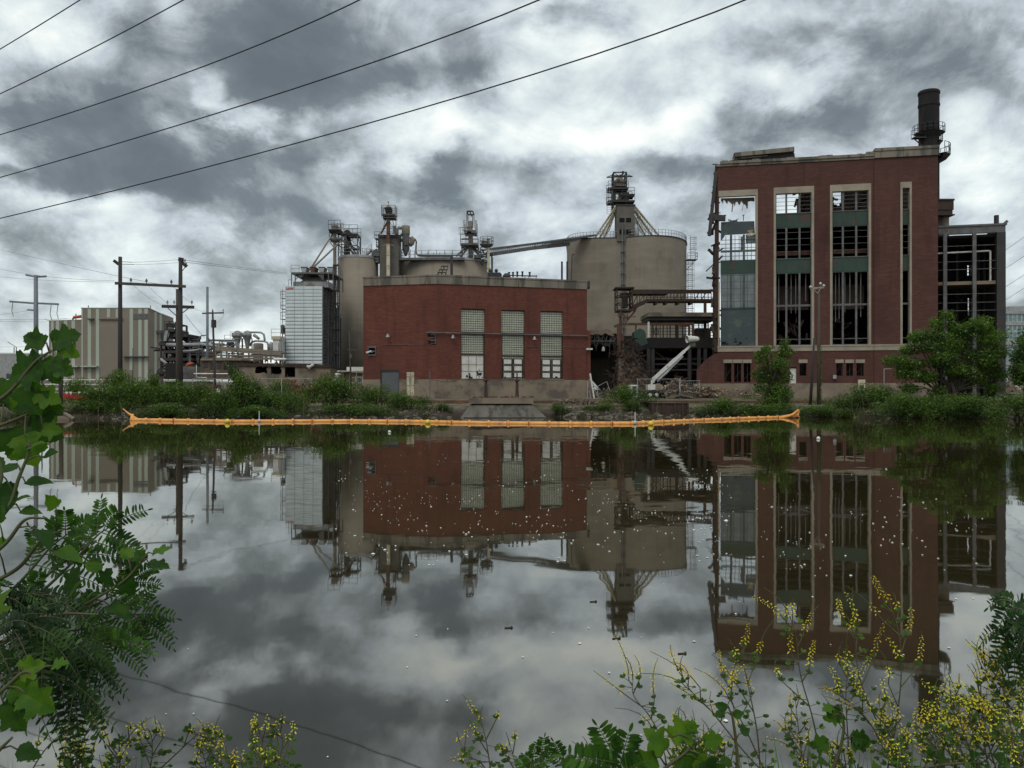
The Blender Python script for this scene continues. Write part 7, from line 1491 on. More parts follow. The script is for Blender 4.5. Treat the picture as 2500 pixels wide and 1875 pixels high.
mb=MB(); mb.path([a+Vector((0,0,.02)),lw[1]+Vector((0,0,.1))],[r*.9,.10],8); mb.path(lw,[.09,.07,.05,.03],6); mb.build('shore_tail',M['orange'],bo)
e=nodes[-1]; S=lambda X_,Y_:W((1750+X_/7.373,950+Y_/7.373),e.y)
mb=MB(); up_=[S(1190,508),S(1350,470),S(1500,375)]; mb.path([e,up_[0],up_[1],up_[2]+Vector((0,.3,0))],[r,r*.95,.11,.07],8); 
vs=[S(1350,478),S(1515,378)+Vector((0,.3,0)),S(1490,500)+Vector((0,.1,0)),S(1420,505),S(1300,505)]; mb.add([v+Vector((0,.06,0)) for v in vs]+[v+Vector((0,.1,0)) for v in vs],[(0,1,2,3,4),(9,8,7,6,5),(0,5,6,1),(1,6,7,2),(2,7,8,3),(3,8,9,4)])
mb.bar(S(1490,400),S(1420,470),.07); mb.bar(S(1420,470),S(1495,505),.06); mb.build('flared_end',M['orange'],bo)
for k,(X_,Y_,lab) in enumerate(((557,1031,'yellow round buoy floating between boom shore tail and white stake'),(1045,1033,'yellow round buoy on the boom before the brick building'),(1588,1037,'yellow round buoy beside the stake below the white boom machine'))):
    dd=CH*F_/(Y_+1.5-YH); p=W((X_,YH),dd); mb=MB(); mb.ball((p.x,dd-.12,.09),.165,16); tag(mb.build('yellow_buoy',M['yellow'],None,True),lab,'buoy')
for k,(X_,Yt,Yb,lab) in enumerate(((632.8,1003,1030.5,'tall white stake through boom in front of the bushes'),(1550.5,1006,1035.5,'white stake through the boom beside the rusty retaining wall'))):
    dd=CH*F_/(Yb-YH)-.25; p=W((X_,Yt),dd); o=thing('white_stake',(p.x,dd,0),lab,'stake'); mb=MB(); mb.tube((p.x,dd,-.8),(p.x,dd,p.z),.028,None,8); mb.build('stake_pole',M['white'],o); mb=MB(); mb.lathe(p.x,dd,[(.04,.02),(.09,.05),(.09,.16),(.04,.2)],10); mb.build('clamp',M['white'],o)
for (X_,Y_,lab) in((1998,1072,'white ball float on open water below the two right poles'),(951,1056,'white ball float on open water below the middle buoy')):
    dd=CH*F_/(Y_-YH); p=W((X_,YH),dd); mb=MB(); mb.ball((p.x,dd,.03),.07,12); tag(mb.build('ball_float',M['foam'],None,True),lab,'float')
# ---------------- floating foam flecks, seeds and twigs
mb=MB(); random.seed(12)
def fleck(px,py,s):
    dd=CH*F_/(py-YH); x_=(px-CX)*dd/F_; n=6; a0=rnd(0,6); vs=[(x_+s*rnd(.5,1.2)*math.cos(a0+k*1.05),dd+s*rnd(.5,1.2)*math.sin(a0+k*1.05)*1.5,.004) for k in range(n)]; vs+=[(x_,dd,.006+s*.45)]
    mb.add(vs,[(k,(k+1)%n,n) for k in range(n)])
for i in range(1100):
    px=rnd(820,1800) if i<820 else rnd(1700,2400); m_=1240 if i<820 else 1300; py=random.gauss(m_,75)
    if i<820: py=min(py,1380)
    if py<1060 or py>1500: continue
    if noise.noise(Vector((px*.008,py*.02,0)))<rnd(-.35,.25): continue
    s=abs(random.gauss(0,.006))+.0035
    if random.random()<.05: s*=1.9
    fleck(px,py,s)
for i in range(40): fleck(rnd(300,2400),rnd(1350,1850),rnd(.004,.012))
tag(mb.build('floating_flecks',M['foam'],origin=(0,10,0)),'white foam flecks and seed fluff drifting on the river','flecks',None,'stuff')
mb=MB(); random.seed(6)
for i in range(0):
    f=i/33; px=330+f*560+rnd(-8,8); py=1640+ (f*110) +rnd(-8,8)
    if random.random()<.35: continue
    dd=CH*F_/(py-YH); x_=(px-CX)*dd/F_; a=rnd(0,3.1); L=rnd(.01,.035); mb.bar((x_,dd,.003),(x_+L*math.cos(a),dd+L*math.sin(a),.003),.004)
for px,py in((1655,1597),(1495,1560),(1440,1470),(1232,1534),(2100,1590)):
    dd=CH*F_/(py-YH); x_=(px-CX)*dd/F_; mb.bar((x_,dd,.003),(x_+.05,dd+.01,.003),.008); mb.ball((x_+.05,dd+.01,.004),.01,6)
tag(mb.build('floating_twigs',M['woodd'],origin=(0,6,0)),'small dark twigs and bits drifting on the near water','twigs',None,'stuff')
# ================================================================ FOLIAGE
rs=np.random.RandomState(5)
def leafcloud(centers,radii,N,size,up=.35,flat=1.0,shell=.55,aspect=.5,ground=None):
    """leaf shaped quads spread through overlapping ellipsoids"""
    C_=np.array(centers,float); R_=np.array(radii,float); vol=R_.prod(1)**(2/3.); k=rs.choice(len(C_),N,p=vol/vol.sum())
    d=rs.normal(size=(N,3)); d/=np.linalg.norm(d,axis=1)[:,None]
    rr=(shell+(1-shell)*rs.rand(N))**.8*(1+.10*rs.normal(size=N)); rr=np.where(rs.rand(N)<.25,rs.rand(N)**.5,rr)
    p=C_[k]+d*R_[k]*rr[:,None]
    nrm=d*.7+rs.normal(size=(N,3))*.55+np.array([0,0,up]); nrm/=np.linalg.norm(nrm,axis=1)[:,None]
    a=np.cross(nrm,rs.normal(size=(N,3))); a/=np.linalg.norm(a,axis=1)[:,None]; b=np.cross(nrm,a)
    s=size*(.45+1.1*rs.rand(N)**1.5)[:,None]
    v=np.stack([p-a*s*.5,p+b*s*aspect*.5+nrm*s*.08,p+a*s*.5,p-b*s*aspect*.5+nrm*s*.08],1).reshape(-1,3)
    return v
def cloudmesh(name,v,mt):
    n=len(v)//4; me=bpy.data.meshes.new(name); me.vertices.add(len(v)); me.vertices.foreach_set('co',v.astype(np.float32).ravel())
    me.loops.add(n*4); me.loops.foreach_set('vertex_index',np.arange(n*4,dtype=np.int32)); me.polygons.add(n); me.polygons.foreach_set('loop_start',np.arange(0,n*4,4,dtype=np.int32)); me.polygons.foreach_set('loop_total',np.full(n,4,dtype=np.int32))
    me.materials.append(mt); me.update(calc_edges=True); return me
def lobes(w,d,h,n,seed,low=.0):
    r=random.Random(seed); c=[];q=[]
    for i in range(n):
        a=r.uniform(0,6.28); f=r.random()**.6; x=math.cos(a)*f*w*.40; y=math.sin(a)*f*d*.38; top=h*(1-.42*(abs(x)/(w*.5))**2.2)*r.uniform(.70,1.0)
        rz=max(.25,r.uniform(.16,.30)*h); rx=r.uniform(.12,.22)*w
        c.append((x,y,max(rz*.7,top-rz))); q.append((rx,rx*d/w*1.1,rz))
        if r.random()<.8: c.append((x*1.05,y,max(rz*.5,top*.45))); q.append((rx*1.1,rx*d/w*1.1,rz*1.1))
    for s in(-.42,.42,0): c.append((s*w,-d*.2,h*.16)); q.append((w*.14,d*.3,h*.17))
    return c,q
VAR=[]
for k in range(5):
    c,q=lobes(1.0*6,3.2,3.0,16,k); v=leafcloud(c,q,7000,.16,.25,shell=.75); v[:,2]=np.maximum(v[:,2],.02); lo=np.percentile(v,1,0); hi=np.percentile(v,99,0); 
    v[:,0]=(v[:,0]-(lo[0]+hi[0])/2)/(hi[0]-lo[0])*6; v[:,2]=v[:,2]/hi[2]*3.0
    VAR.append((cloudmesh('bush_foliage',v,M['leafA']),))
def bush(px0,px1,pyt,d,lab,v,grp='bushes along the far bank',mt=None,dp=3.2,pyb=None):
    x0=(px0-CX)*d/F_; x1=(px1-CX)*d/F_; cx=(x0+x1)/2; g=gz(cx,d,False)-.15
    if d-1.2<shore(cx): g=max(g,-.02)
    zt_=W(0,d,pyt).z; o=thing('bush',(cx,d,g),lab,'bush',grp)
    f=bpy.data.objects.new('foliage',VAR[v%5][0]); COL.objects.link(f); f.parent=o; f.scale=((x1-x0)/5.7*(-1 if v>4 else 1),dp/3.2,(zt_-g)/3.0); ORG[f.name]=Vector((cx,d,g))
    mb=MB(); r=random.Random(v*7+int(px0))
    for i in range(7):
        a=Vector((cx+r.uniform(-.3,.3),d+r.uniform(-.3,.3),g-.1)); b=Vector((cx+r.uniform(-.38,.38)*(x1-x0),d+r.uniform(-.6,.6),g+(zt_-g)*r.uniform(.5,.9))); m_=a.lerp(b,.5)+Vector((r.uniform(-.2,.2),0,.2)); mb.path([a,m_,b],[.05,.035,.01],5)
    mb.build('branch',M['bark'],o); return o
B_=[ # px0,px1,pytop,dist,variant,label
(-60,70,975,66,0,'dark bush at far left bank behind the vine leaves'),(40,150,985,60,1,'low bush between vine leaves and pale stone wall'),
(150,235,925,84,2,'pale bush in front of striped building beside the stub pole'),(245,350,905,68,3,'bush at the foot of the H frame pole, striped building side'),(350,400,912,82,4,'small bush beside square topped stub pole'),
(200,330,938,63,5,'low bush where the boom tail meets the shore'),(290,410,928,64,6,'rounded bush below the first H frame pole'),(385,520,930,64,7,'wide dark bush below the second H frame pole'),
(490,580,950,62,8,'low dark bush directly left of the vine covered snag'),(640,745,955,64,9,'dark bush between vine covered snag and the big round bush'),
(720,885,915,66,0,'big round bush before the scrap heap and white stake'),(870,970,940,68,2,'bush below the cream door of brick building'),(940,1050,958,66,6,'low bush trailing right from the brick building door'),
(1470,1600,943,69,3,'bush below the boom machine and utility cabinet'),(1425,1500,985,67,1,'sparse low bush beside dirt mound'),(1690,1825,972,66,8,'bright low bush beside rusty retaining wall'),
(2020,2110,975,67,4,'small bush between the right poles and big tree'),(2050,2200,938,66,7,'bushy shrub below the electrical box'),(2180,2330,968,62,9,'dark shrub under the big tree at waterline'),(2300,2440,962,60,5,'dark shrub under the annex at waterline'),(2410,2560,960,58,0,'dark shrub at the far right waterline'),
(1345,1385,985,66,2,'small weedy bush beside the intake apron'),(1060,1105,984,66,3,'small weedy tuft of brush on the other side of intake'),(620,715,928,88,1,'pale bush before the torn workshop openings')]
B_+=[(170,300,975,62,7,'dark waterline bush left of the boom tail'),(330,470,985,61,8,'dark waterline bush just behind the boom shore end'),
(560,700,990,61,3,'low dark waterline bush behind the white stake'),(780,960,985,64,9,'low dark waterline bush in front of the big round bush'),
(330,470,940,72,5,'tall bush between the two H frame poles'),(575,680,950,72,2,'bush behind the vine covered snag at the fence'),(0,110,960,70,4,'bush left of the bunting line'),
(1960,2080,990,64,6,'brown green scrub right of the flared boom end'),(2130,2260,960,60,8,'tall dark shrub at the big tree foot'),(2260,2380,965,62,3,'tall dark shrub right of the big tree foot'),(1800,1960,985,65,2,'dark scrub below the slim bright tree'),(1520,1560,975,67,0,'narrow bush at the retaining wall end')]
for (a,b,t_,d,v,lab) in B_: bush(a,b,t_,d,lab,v)
# vine covered snag leaning to the left
d=64.; S=lambda X_,Y_:W(C9(X_,Y_),d); c=[];q=[]
for X_,Y_,r in((660,830,.30),(700,880,.45),(740,930,.55),(790,980,.7),(840,1010,.9),(900,1060,1.2),(800,1080,1.2),(760,1160,1.2),(850,1160,1.6),(960,1150,1.4),(1060,1220,1.2),(760,1270,1.4),(900,1280,1.7),(1040,1300,1.4),(700,1340,1.2),(1120,1330,1.0)): 
    p=S(X_,Y_); c.append((p.x,d+rnd(-.4,.6),p.z)); q.append((r*.74,r*.8,r*.74))
g=gz(S(880,0).x,d,False); o=thing('vine_covered_snag',(S(880,0).x,d,g),'vine smothered dead tree with a spike leaning away from the dryer','tree')
v=leafcloud(c,q,9000,.17,.3); v-=np.array([S(880,0).x,d,g]); f=bpy.data.objects.new('foliage',cloudmesh('vine_foliage',v,M['leafA'])); COL.objects.link(f); f.parent=o; ORG[f.name]=ORG[o.name]
mb=MB(); mb.path([Vector((S(880,0).x,d,g-.2)),S(850,1150),S(640,790)],[.18,.12,.03],7); mb.build('trunk',M['bark'],o)
mb=MB(); mb.path([S(555,1165,),S(545,1120),S(560,1085),S(590,1062)],.04,5); tag(mb.build('bent_pipe',M['dark']),'thin bent dark hoop before the brown container','pipe')
# ivy on pole
mb=None; d=72.; p0=W(C6(830,700),d);p1=W(C6(832,395),d); n=12
c=[(p0.x+(p1.x-p0.x)*i/n+rnd(-.05,.05),d,p0.z-1.+(p1.z-p0.z+1.)*i/n) for i in range(n+1)]; q=[(.24,.24,.35)]*(n+1); v=leafcloud(c,q,1300,.10,.1); v-=np.array(ORG[pivy.name]); f=bpy.data.objects.new('ivy',cloudmesh('ivy',v,M['leafA'])); COL.objects.link(f); f.parent=pivy; ORG[f.name]=ORG[pivy.name]
def tree(name,lab,d,pxb,blobs,N,size,trunks,mt,fn,grp=None):
    x=(pxb-CX)*d/F_; g=gz(x,d,False); o=thing(name,(x,d,g),lab,'tree',grp); c=[];q=[]; r=random.Random(int(pxb))
    for (X_,Y_,rx,ry) in blobs:
        p=W(fn(X_,Y_),d); s_=(W(fn(X_+rx,Y_),d)-p).x; t_=(p-W(fn(X_,Y_+ry),d)).z
        for k in range(5):
            c.append((p.x+r.uniform(-.45,.45)*s_,d+r.uniform(-.9,.9)*s_,p.z+r.uniform(-.35,.35)*t_)); q.append((s_*r.uniform(.6,.95),s_*r.uniform(.5,.9),t_*r.uniform(.7,1.1)))
    v=leafcloud(c,q,N,size,.5,shell=.5); v-=np.array([x,d,g]); f=bpy.data.objects.new('crown',cloudmesh('crown',v,mt)); COL.objects.link(f); f.parent=o; ORG[f.name]=ORG[o.name]
    mb=MB()
    for T_ in trunks:
        pts=[W(fn(a,b),d)+Vector((0,r.uniform(-.3,.3),0)) for a,b in T_]; pts[0]=Vector((pts[0].x,d,g-.2)); mb.path(pts,[.16*(1-.75*i/(len(pts)-1)) for i in range(len(pts))],7)
    # limbs toward blobs
    for cc in c[::2]:
        T_=trunks[r.randrange(len(trunks))]; a=W(fn(*T_[1]),d); b=Vector(cc); m_=a.lerp(b,.5)+Vector((0,0,.25)); mb.path([a,m_,b],[.06,.04,.012],5)
    mb.build('trunk',M['bark'],o); return o
tree('young_tree','slim bright green tree in front of the plant white door',68,C6(540,0)[0],[(590,390,34,45),(480,420,45,40),(570,450,70,55),(440,470,60,50),(520,530,100,60),(470,600,90,60),(600,600,60,60),(540,680,95,60),(430,690,50,40),(610,740,60,60),(520,760,95,60),(480,830,95,50),(600,830,70,45),(390,580,22,22)],15000,.15,[[(540,860),(530,700),(545,560),(590,400)],[(545,860),(500,640),(470,460)]],M['leafB'],C6)
tree('spreading_tree','large spreading tree hiding the annex foot',66,C6(1730,0)[0],[(1680,200,50,42),(1640,250,65,45),(1880,260,110,55),(1790,290,100,50),(1600,330,90,50),(1480,340,70,35),(1950,350,110,60),(1740,380,130,70),(1550,410,110,50),(1430,430,70,40),(2030,440,70,60),(1860,470,130,70),(1640,490,130,60),(1330,500,80,45),(1460,520,100,50),(1980,540,90,60),(1750,570,120,50),(1400,590,90,45),(1560,610,90,50),(1900,620,90,50),(2050,600,50,50),(1450,680,80,40),(1620,700,60,45),(1560,770,70,35),(1990,690,60,40)],30000,.17,[[(1730,830),(1725,700),(1700,560),(1640,420)],[(1745,830),(1760,690),(1830,560),(1900,400)],[(1705,830),(1650,730),(1560,640)]],M['leafB'],C6)
tree('edge_tree','dark bushy tree cut by the right frame edge',64,C6(2230,0)[0],[(2200,380,60,60),(2230,470,90,70),(2180,540,70,50),(2250,590,110,60),(2160,640,50,30),(2270,330,60,60),(2280,700,90,60)],9000,.17,[[(2240,830),(2235,650),(2220,450)]],M['leafB'],C6)
# low growth along the waterline, weeds
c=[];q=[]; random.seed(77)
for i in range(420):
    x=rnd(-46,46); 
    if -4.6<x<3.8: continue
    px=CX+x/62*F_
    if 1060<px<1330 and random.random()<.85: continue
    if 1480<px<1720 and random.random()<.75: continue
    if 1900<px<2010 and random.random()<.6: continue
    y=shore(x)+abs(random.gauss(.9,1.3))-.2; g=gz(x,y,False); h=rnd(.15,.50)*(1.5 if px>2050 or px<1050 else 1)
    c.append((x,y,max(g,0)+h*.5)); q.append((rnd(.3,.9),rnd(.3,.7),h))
M['weed']=leafmat('shade_dark_weed_leaves',(.022,.036,.012),(.045,.062,.020),(.050,.042,.022),.2,.5); v=leafcloud(c,q,20000,.12,.3); o=bpy.data.objects.new('bank_weeds',cloudmesh('bank_weeds',v,M['weed'])); COL.objects.link(o); tag(o,'low weeds and creepers along the far waterline','weeds',None,'stuff')  # weed leaves coloured dark to stand in for shade at the bush bottoms
c=[];q=[]
for i in range(260):
    x=rnd(-60,-17) if i<190 else rnd(24,60); y=rnd(66,98); g=gz(x,y,False); h=rnd(.15,.5); c.append((x,y,g+h*.5)); q.append((rnd(.5,1.4),rnd(.5,1.2),h))
v=leafcloud(c,q,15000,.16,.4); o=bpy.data.objects.new('yard_weeds',cloudmesh('yard_weeds',v,M['leafA'])); COL.objects.link(o); tag(o,'weeds growing through the yard and track edges','weeds',None,'stuff')
for i,(px,py,lab) in enumerate(((2320,760,''),)): pass
mb=MB(); random.seed(99)
for i in range(260):
    x=rnd(-42,40)
    if -4.6<x<3.8: continue
    y=shore(x)+rnd(.2,6); g=gz(x,y,False); h=rnd(.5,1.7); p=Vector((x,y,max(g,0)-.1)); q=p+Vector((rnd(-.35,.35),rnd(-.2,.2),h)); mb.path([p,p.lerp(q,.55)+Vector((rnd(-.06,.06),0,0)),q],[.018,.013,.005],4,cap=False)
M['dry']=mat('dry_stalk',(.20,.165,.10),.9,(.11,.09,.06),2,.9); tag(mb.build('dry_stalks',M['dry'],origin=(0,64,0)),'dry stalks poking out of the far bank growth','stalks',None,'stuff')
# ================================================================ FOREGROUND PLANTS
def frame(dirv,up=None):
    x=Vector(dirv).normalized(); u_=Vector(up) if up else Vector((0,-1,.35)); z=(u_-x*u_.dot(x)); z=z.normalized() if z.length>1e-4 else Vector((0,0,1)); y=z.cross(x); return x,y,z
LOBE=[(0,0),(.05,.16),(-.06,.34),(.10,.50),(.20,.44),(.26,.36),(.34,.42),(.46,.60),(.58,.56),(.64,.42),(.62,.28),(.72,.30),(.84,.24),(.92,.12),(1.03,0)]
OVAL=[(0,0),(.02,.20),(.10,.34),(.24,.43),(.36,.42),(.50,.38),(.64,.30),(.78,.20),(.90,.09),(1.04,0)]
def leaf(mb,base,dirv,size,kind,up=None,fold=.25,droop=.2,rg=random):
    x,y,z=frame(dirv,up); out=LOBE if kind=='lobed' else OVAL; pts=[]
    ph_=rg.uniform(0,6)
    def put(a,b): return Vector(base)+x*(a*size)+y*(b*size)+z*(abs(b)*fold*size-a*a*droop*size+.05*size*math.sin(7*a+ph_)*abs(b)*2)
    n=len(out)
    wob=[rg.uniform(.80,1.14) for _ in out]
    def ser(o_): 
        r=[]
        for i in range(len(o_)-1):
            a=o_[i];b=o_[i+1]; r.append(a); mx=((a[0]+b[0])/2,(a[1]+b[1])/2-.018-rg.uniform(0,.02)); r.append(mx)
        r.append(o_[-1]); return r
    L=ser([(a,b*w_) for (a,b),w_ in zip(out,wob)]); m=len(L)
    vs=[put(a,0) for a,_ in L]+[put(a,max(0,b)) for a,b in L]+[put(a,-max(0,b)*rg.uniform(.94,1.04)) for a,b in L]
    fs=[]
    for i in range(m-1): fs.append((i,i+1,m+i+1,m+i)); fs.append((i+1,i,2*m+i,2*m+i+1))
    mb.add(vs,fs)
def pinnate(mb,sm,base,dirv,L,pairs,ls,up=None,rg=random,curve=.35,lw=.30):
    x,y,z=frame(dirv,up); pts=[]
    for i in range(9): f=i/8; pts.append(Vector(base)+x*(L*f)+Vector((0,0,-1))*(curve*L*f*f)+z*(.1*L*f))
    sm.path(pts,[.0016,.0013,.0012,.0011,.001,.0009,.0008,.0007,.0005],4,cap=False)
    for i in range(pairs+1):
        f=.14+.86*i/pairs; j=min(7,int(f*8)); t_=f*8-j; p=pts[j].lerp(pts[j+1],t_); tg=(pts[j+1]-pts[j]).normalized()
        for s_ in((-1,1) if i<pairs else (0,)):
            dv=(tg*(.42+rg.uniform(-.1,.1))+y*s_*1.0+z*rg.uniform(-.2,.25)).normalized() if s_ else tg
            l=ls*(.65+.5*math.sin(math.pi*min(1,.15+f*.8)))*rg.uniform(.88,1.1); xx,yy,zz=frame(dv,z+Vector((rg.uniform(-.3,.3),0,rg.uniform(-.3,.3))))
            q=[(0,0),(.2,.75),(.5,1),(.8,.8),(1,0),(.8,-.8),(.5,-1),(.2,-.75)]
            mb.add([p+xx*(a*l)+yy*(b*l*lw*.5)+zz*(abs(b)*l*.05) for a,b in q],[(0,1,2,3,4,5,6,7)])
def curve3(P_,n=10):
    # Catmull-Rom through points
    Q=[P_[0]*2-P_[1]]+list(P_)+[P_[-1]*2-P_[-2]]; out=[]
    for i in range(1,len(Q)-2):
        for k in range(n):
            t_=k/n; a,b,c,d_=Q[i-1],Q[i],Q[i+1],Q[i+2]; out.append(.5*((2*b)+(c-a)*t_+(2*a-5*b+4*c-d_)*t_*t_+(3*b-a-3*c+d_)*t_**3))
    out.append(Q[-2]); return out
def vine(lab,pts,dd,lsize,every,ltype='lobed',mats=('leafV',),grp=None,seed=0,extra=(),tipdir=None,side=1.,skip=0):
    rg=random.Random(seed); P_=[W(p,dd[i] if isinstance(dd,(list,tuple)) else dd) for i,p in enumerate(pts)]; c=curve3(P_,8); o=thing('vine_shoot',(P_[0].x,P_[0].y,0.3),lab,'vine',grp)
    sm=MB(); n=len(c); sm.path(c,[.0055*(1-.6*i/(n-1)) for i in range(n)],6); lm={k:MB() for k in mats}
    L=sum((b-a).length for a,b in zip(c,c[1:])); acc_=0; nxt=skip; s_=1
    for a,b in zip(c,c[1:]):
        acc_+=(b-a).length
        if acc_>=nxt:
            nxt+=every*rg.uniform(.8,1.2); s_=-s_; tg=(b-a).normalized(); f=acc_/L
            out=(tg*.5+Vector((s_*tg.z,0,-s_*tg.x))*side*.9+Vector((0,rg.uniform(-.5,.3),rg.uniform(-.1,.35)))).normalized(); pl_=rg.uniform(.35,.6)*lsize
            q=a+out*pl_; sm.path([a,a+out*pl_*.6+Vector((0,0,.006)),q],[.002,.0017,.0014],5)
            sz=lsize*.72*rg.uniform(.7,1.2)*(1-.45*max(0,f-.7)/.3); mk=mats[-1] if (len(mats)>1 and (f>.85 or rg.random()<.22)) else mats[0]
            leaf(lm[mk],q,out+Vector((rg.uniform(-.3,.4),rg.uniform(-.4,.2),rg.uniform(-.5,.05))),sz,ltype,(rg.uniform(-.6,.6),rg.uniform(-1.,-.1),rg.uniform(.15,1.)),rg.uniform(.05,.35),rg.uniform(.05,.4),rg)
    for (px,py,d_,ang,sz,mk,up) in extra:
        p=W((px,py),d_); k=min(c,key=lambda v_:(v_-p).length); sm.path([k,k.lerp(p,.6)+Vector((0,0,.01)),p],[.0025,.002,.0015],5); leaf(lm.setdefault(mk,MB()),p,(math.cos(R(ang)),rg.uniform(-.15,.15),math.sin(R(ang))),sz*.64,ltype,up,.15,.15,rg)
    sm.build('stem',M['stem'],o,True)
    for k,m_ in lm.items():
        if m_.v: m_.build('leaves',M[k],o)
    return o
UPC=(0,-1,.25); UPT=(0,-.35,1)
# top shoot reaching up at the left edge (px distances: 1 px = d/2080 m)
k2=2.0/2080
vine('vine shoot reaching highest at left edge, lobed leaves before the striped building',[(-60,1010),(20,960),(90,880),(150,845)],2.0,.10,.5,'lobed',('leafV','leafY'),seed=3,skip=9,extra=[(108,838,2.0,160,.085,'leafV',UPC),(130,835,2.0,20,.10,'leafV',UPC),(150,850,2.,-25,.07,'leafY',UPC),(100,890,2.0,200,.13,'leafV',UPC),(110,880,2.0,-60,.10,'leafV',UPC),(130,885,1.98,-30,.085,'leafV',UPC),(60,945,2.0,-60,.12,'leafV',UPC),(90,960,2.0,-20,.09,'leafY',UPC)])
vine('vine shoot with broad bright leaves just above the waterline at left',[(-60,1060),(10,1035),(70,1010),(110,985)],2.05,.11,.5,'lobed',('leafY',),seed=4,skip=9,extra=[(60,1000,2.05,70,.13,'leafY',UPC),(90,1010,2.05,15,.10,'leafV',UPC),(110,1000,2.05,-40,.06,'leafY',UPC),(70,1040,2.05,-20,.13,'leafV',UPC),(105,1048,2.02,-5,.07,'leafY',UPC),(20,1050,2.05,-80,.12,'leafV',UPC),(60,1065,2.0,-70,.12,'leafY',UPC),(10,985,2.1,60,.13,'leafV',UPC)])
vine('upright vine shoot with dark hanging leaves at the left edge',[(-40,1300),(20,1240),(45,1170),(70,1105),(72,1075)],1.9,.095,.07,'oval',('leafV','leafV','leafY'),seed=5,skip=.12,extra=[(65,1095,1.9,25,.07,'leafY',UPT),(40,1145,1.9,180,.10,'leafV',UPT),(62,1178,1.9,5,.095,'leafV',UPT),(50,1248,1.9,0,.075,'leafV',UPT),(40,1220,1.9,20,.05,'leafY',UPT),(45,1205,1.9,190,.12,'leafV',UPC)])
for k,(pts,dd,sz,ev,lab) in enumerate((([(-80,1260),(0,1180),(-10,1090)],1.7,.10,.06,'vine shoot hanging half outside the left frame edge'),
  ([(-80,1400),(10,1330),(60,1270),(110,1265)],1.8,.10,.06,'dark leafed vine shoot below the upright one'),
  ([(-80,1450),(40,1390),(100,1320),(160,1290)],1.85,.10,.065,'vine shoot with drooping leaves above the locust fronds'),
  ([(-100,1700),(60,1560),(200,1480),(300,1420),(345,1370)],1.9,.085,.09,'long vine shoot reaching farthest right over the water'),
  ([(-100,1560),(20,1480),(120,1400),(210,1330)],1.95,.09,.075,'vine shoot crossing the middle of the left foliage'),
  ([(-100,1620),(30,1530),(140,1500),(240,1500)],1.8,.10,.08,'low vine shoot with pale green leaves over dark fronds'))):
    vine(lab,pts,dd,sz,ev,'oval' if k not in(3,5) else 'lobed',('leafV','leafV','leafY') if k!=5 else ('leafY','leafV'),seed=20+k,skip=.1,
     extra=() if k!=3 else [(365,1378,1.9,-5,.07,'leafV',UPT),(350,1370,1.9,130,.05,'leafV',UPC),(375,1352,1.9,25,.065,'leafY',UPT),(250,1425,1.9,60,.065,'leafV',UPC),(300,1415,1.9,-60,.07,'leafV',UPC)])
vine('short vine shoot with bright leaves low at the left edge',[(-80,1750),(0,1690),(60,1640),(90,1660)],1.6,.085,.05,'lobed',('leafY','leafY'),seed=41,skip=.05,extra=[(30,1680,1.6,-20,.09,'leafY',UPC),(50,1640,1.6,20,.07,'leafY',UPC),(10,1720,1.6,-50,.10,'leafV',UPC)])
vine('leafy vine shoot in the bottom left corner',[(-60,1900),(-10,1840),(30,1800)],1.5,.07,.05,'oval',('leafV','leafY'),seed=43,skip=.03)
def locust(lab,pts,dd,n,fl,ls,mk,grp=None,seed=0,start=.25,pairs=8,curve=.35,down=0.):
    rg=random.Random(seed); P_=[W(p,dd) for p in pts]; c=curve3(P_,10); o=thing('locust_branch',(P_[0].x,P_[0].y,.2),lab,'branch',grp); sm=MB(); lm=MB(); m=len(c)
    sm.path(c,[.005*(1-.75*i/(m-1)) for i in range(m)],6)
    for i in range(n):
        f=start+(1-start)*i/(n-1); j=min(m-2,int(f*(m-1))); a=c[j]; tg=(c[j+1]-c[j]).normalized(); s_=1 if i%2 else -1
        out=(tg*rg.uniform(.6,1.1)+Vector((s_*tg.z,0,-s_*tg.x))*rg.uniform(.5,1.)+Vector((0,rg.uniform(-.6,.6),-down))).normalized() if i<n-1 else tg
        pinnate(lm,sm,a,out,fl*rg.uniform(.75,1.15)*(1-.25*f),pairs,ls*rg.uniform(.85,1.1),(rg.uniform(-.4,.4),-1,rg.uniform(.1,1.2)),rg,curve*rg.uniform(.6,1.3))
    sm.build('stem',M['stem'],o,True); lm.build('leaflets',M[mk],o); return o
LL=[([(-100,1600),(60,1480),(160,1390),(235,1310),(262,1290)],1.95,12,.16,.034,'leafL','arching locust frond spray reaching up over the sky reflection'),
([(-100,1560),(40,1430),(120,1340),(170,1300)],2.0,11,.15,.032,'leafL','locust branch behind the drooping vine leaves'),
([(-100,1640),(80,1530),(200,1490),(300,1440),(335,1410)],2.0,13,.13,.028,'leafL','locust branch following the longest vine shoot'),
([(-100,1640),(100,1560),(220,1530),(320,1500),(345,1510)],2.05,13,.13,.028,'leafL','locust branch with tips curling down toward the water'),
([(-100,1680),(80,1600),(200,1570),(290,1570)],1.9,14,.12,.027,'leafL','lower locust branch with pale narrow tips'),
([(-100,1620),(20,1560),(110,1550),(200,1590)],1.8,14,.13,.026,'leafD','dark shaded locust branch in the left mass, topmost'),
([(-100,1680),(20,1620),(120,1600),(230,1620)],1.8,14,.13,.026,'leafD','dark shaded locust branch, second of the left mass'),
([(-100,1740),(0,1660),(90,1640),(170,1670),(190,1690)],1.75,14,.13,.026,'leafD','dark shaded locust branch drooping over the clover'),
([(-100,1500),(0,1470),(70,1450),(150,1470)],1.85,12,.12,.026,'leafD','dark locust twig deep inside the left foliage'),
([(-100,1560),(0,1540),(60,1520),(120,1560)],1.7,12,.13,.026,'leafD','dark locust twig nearest the left edge')]
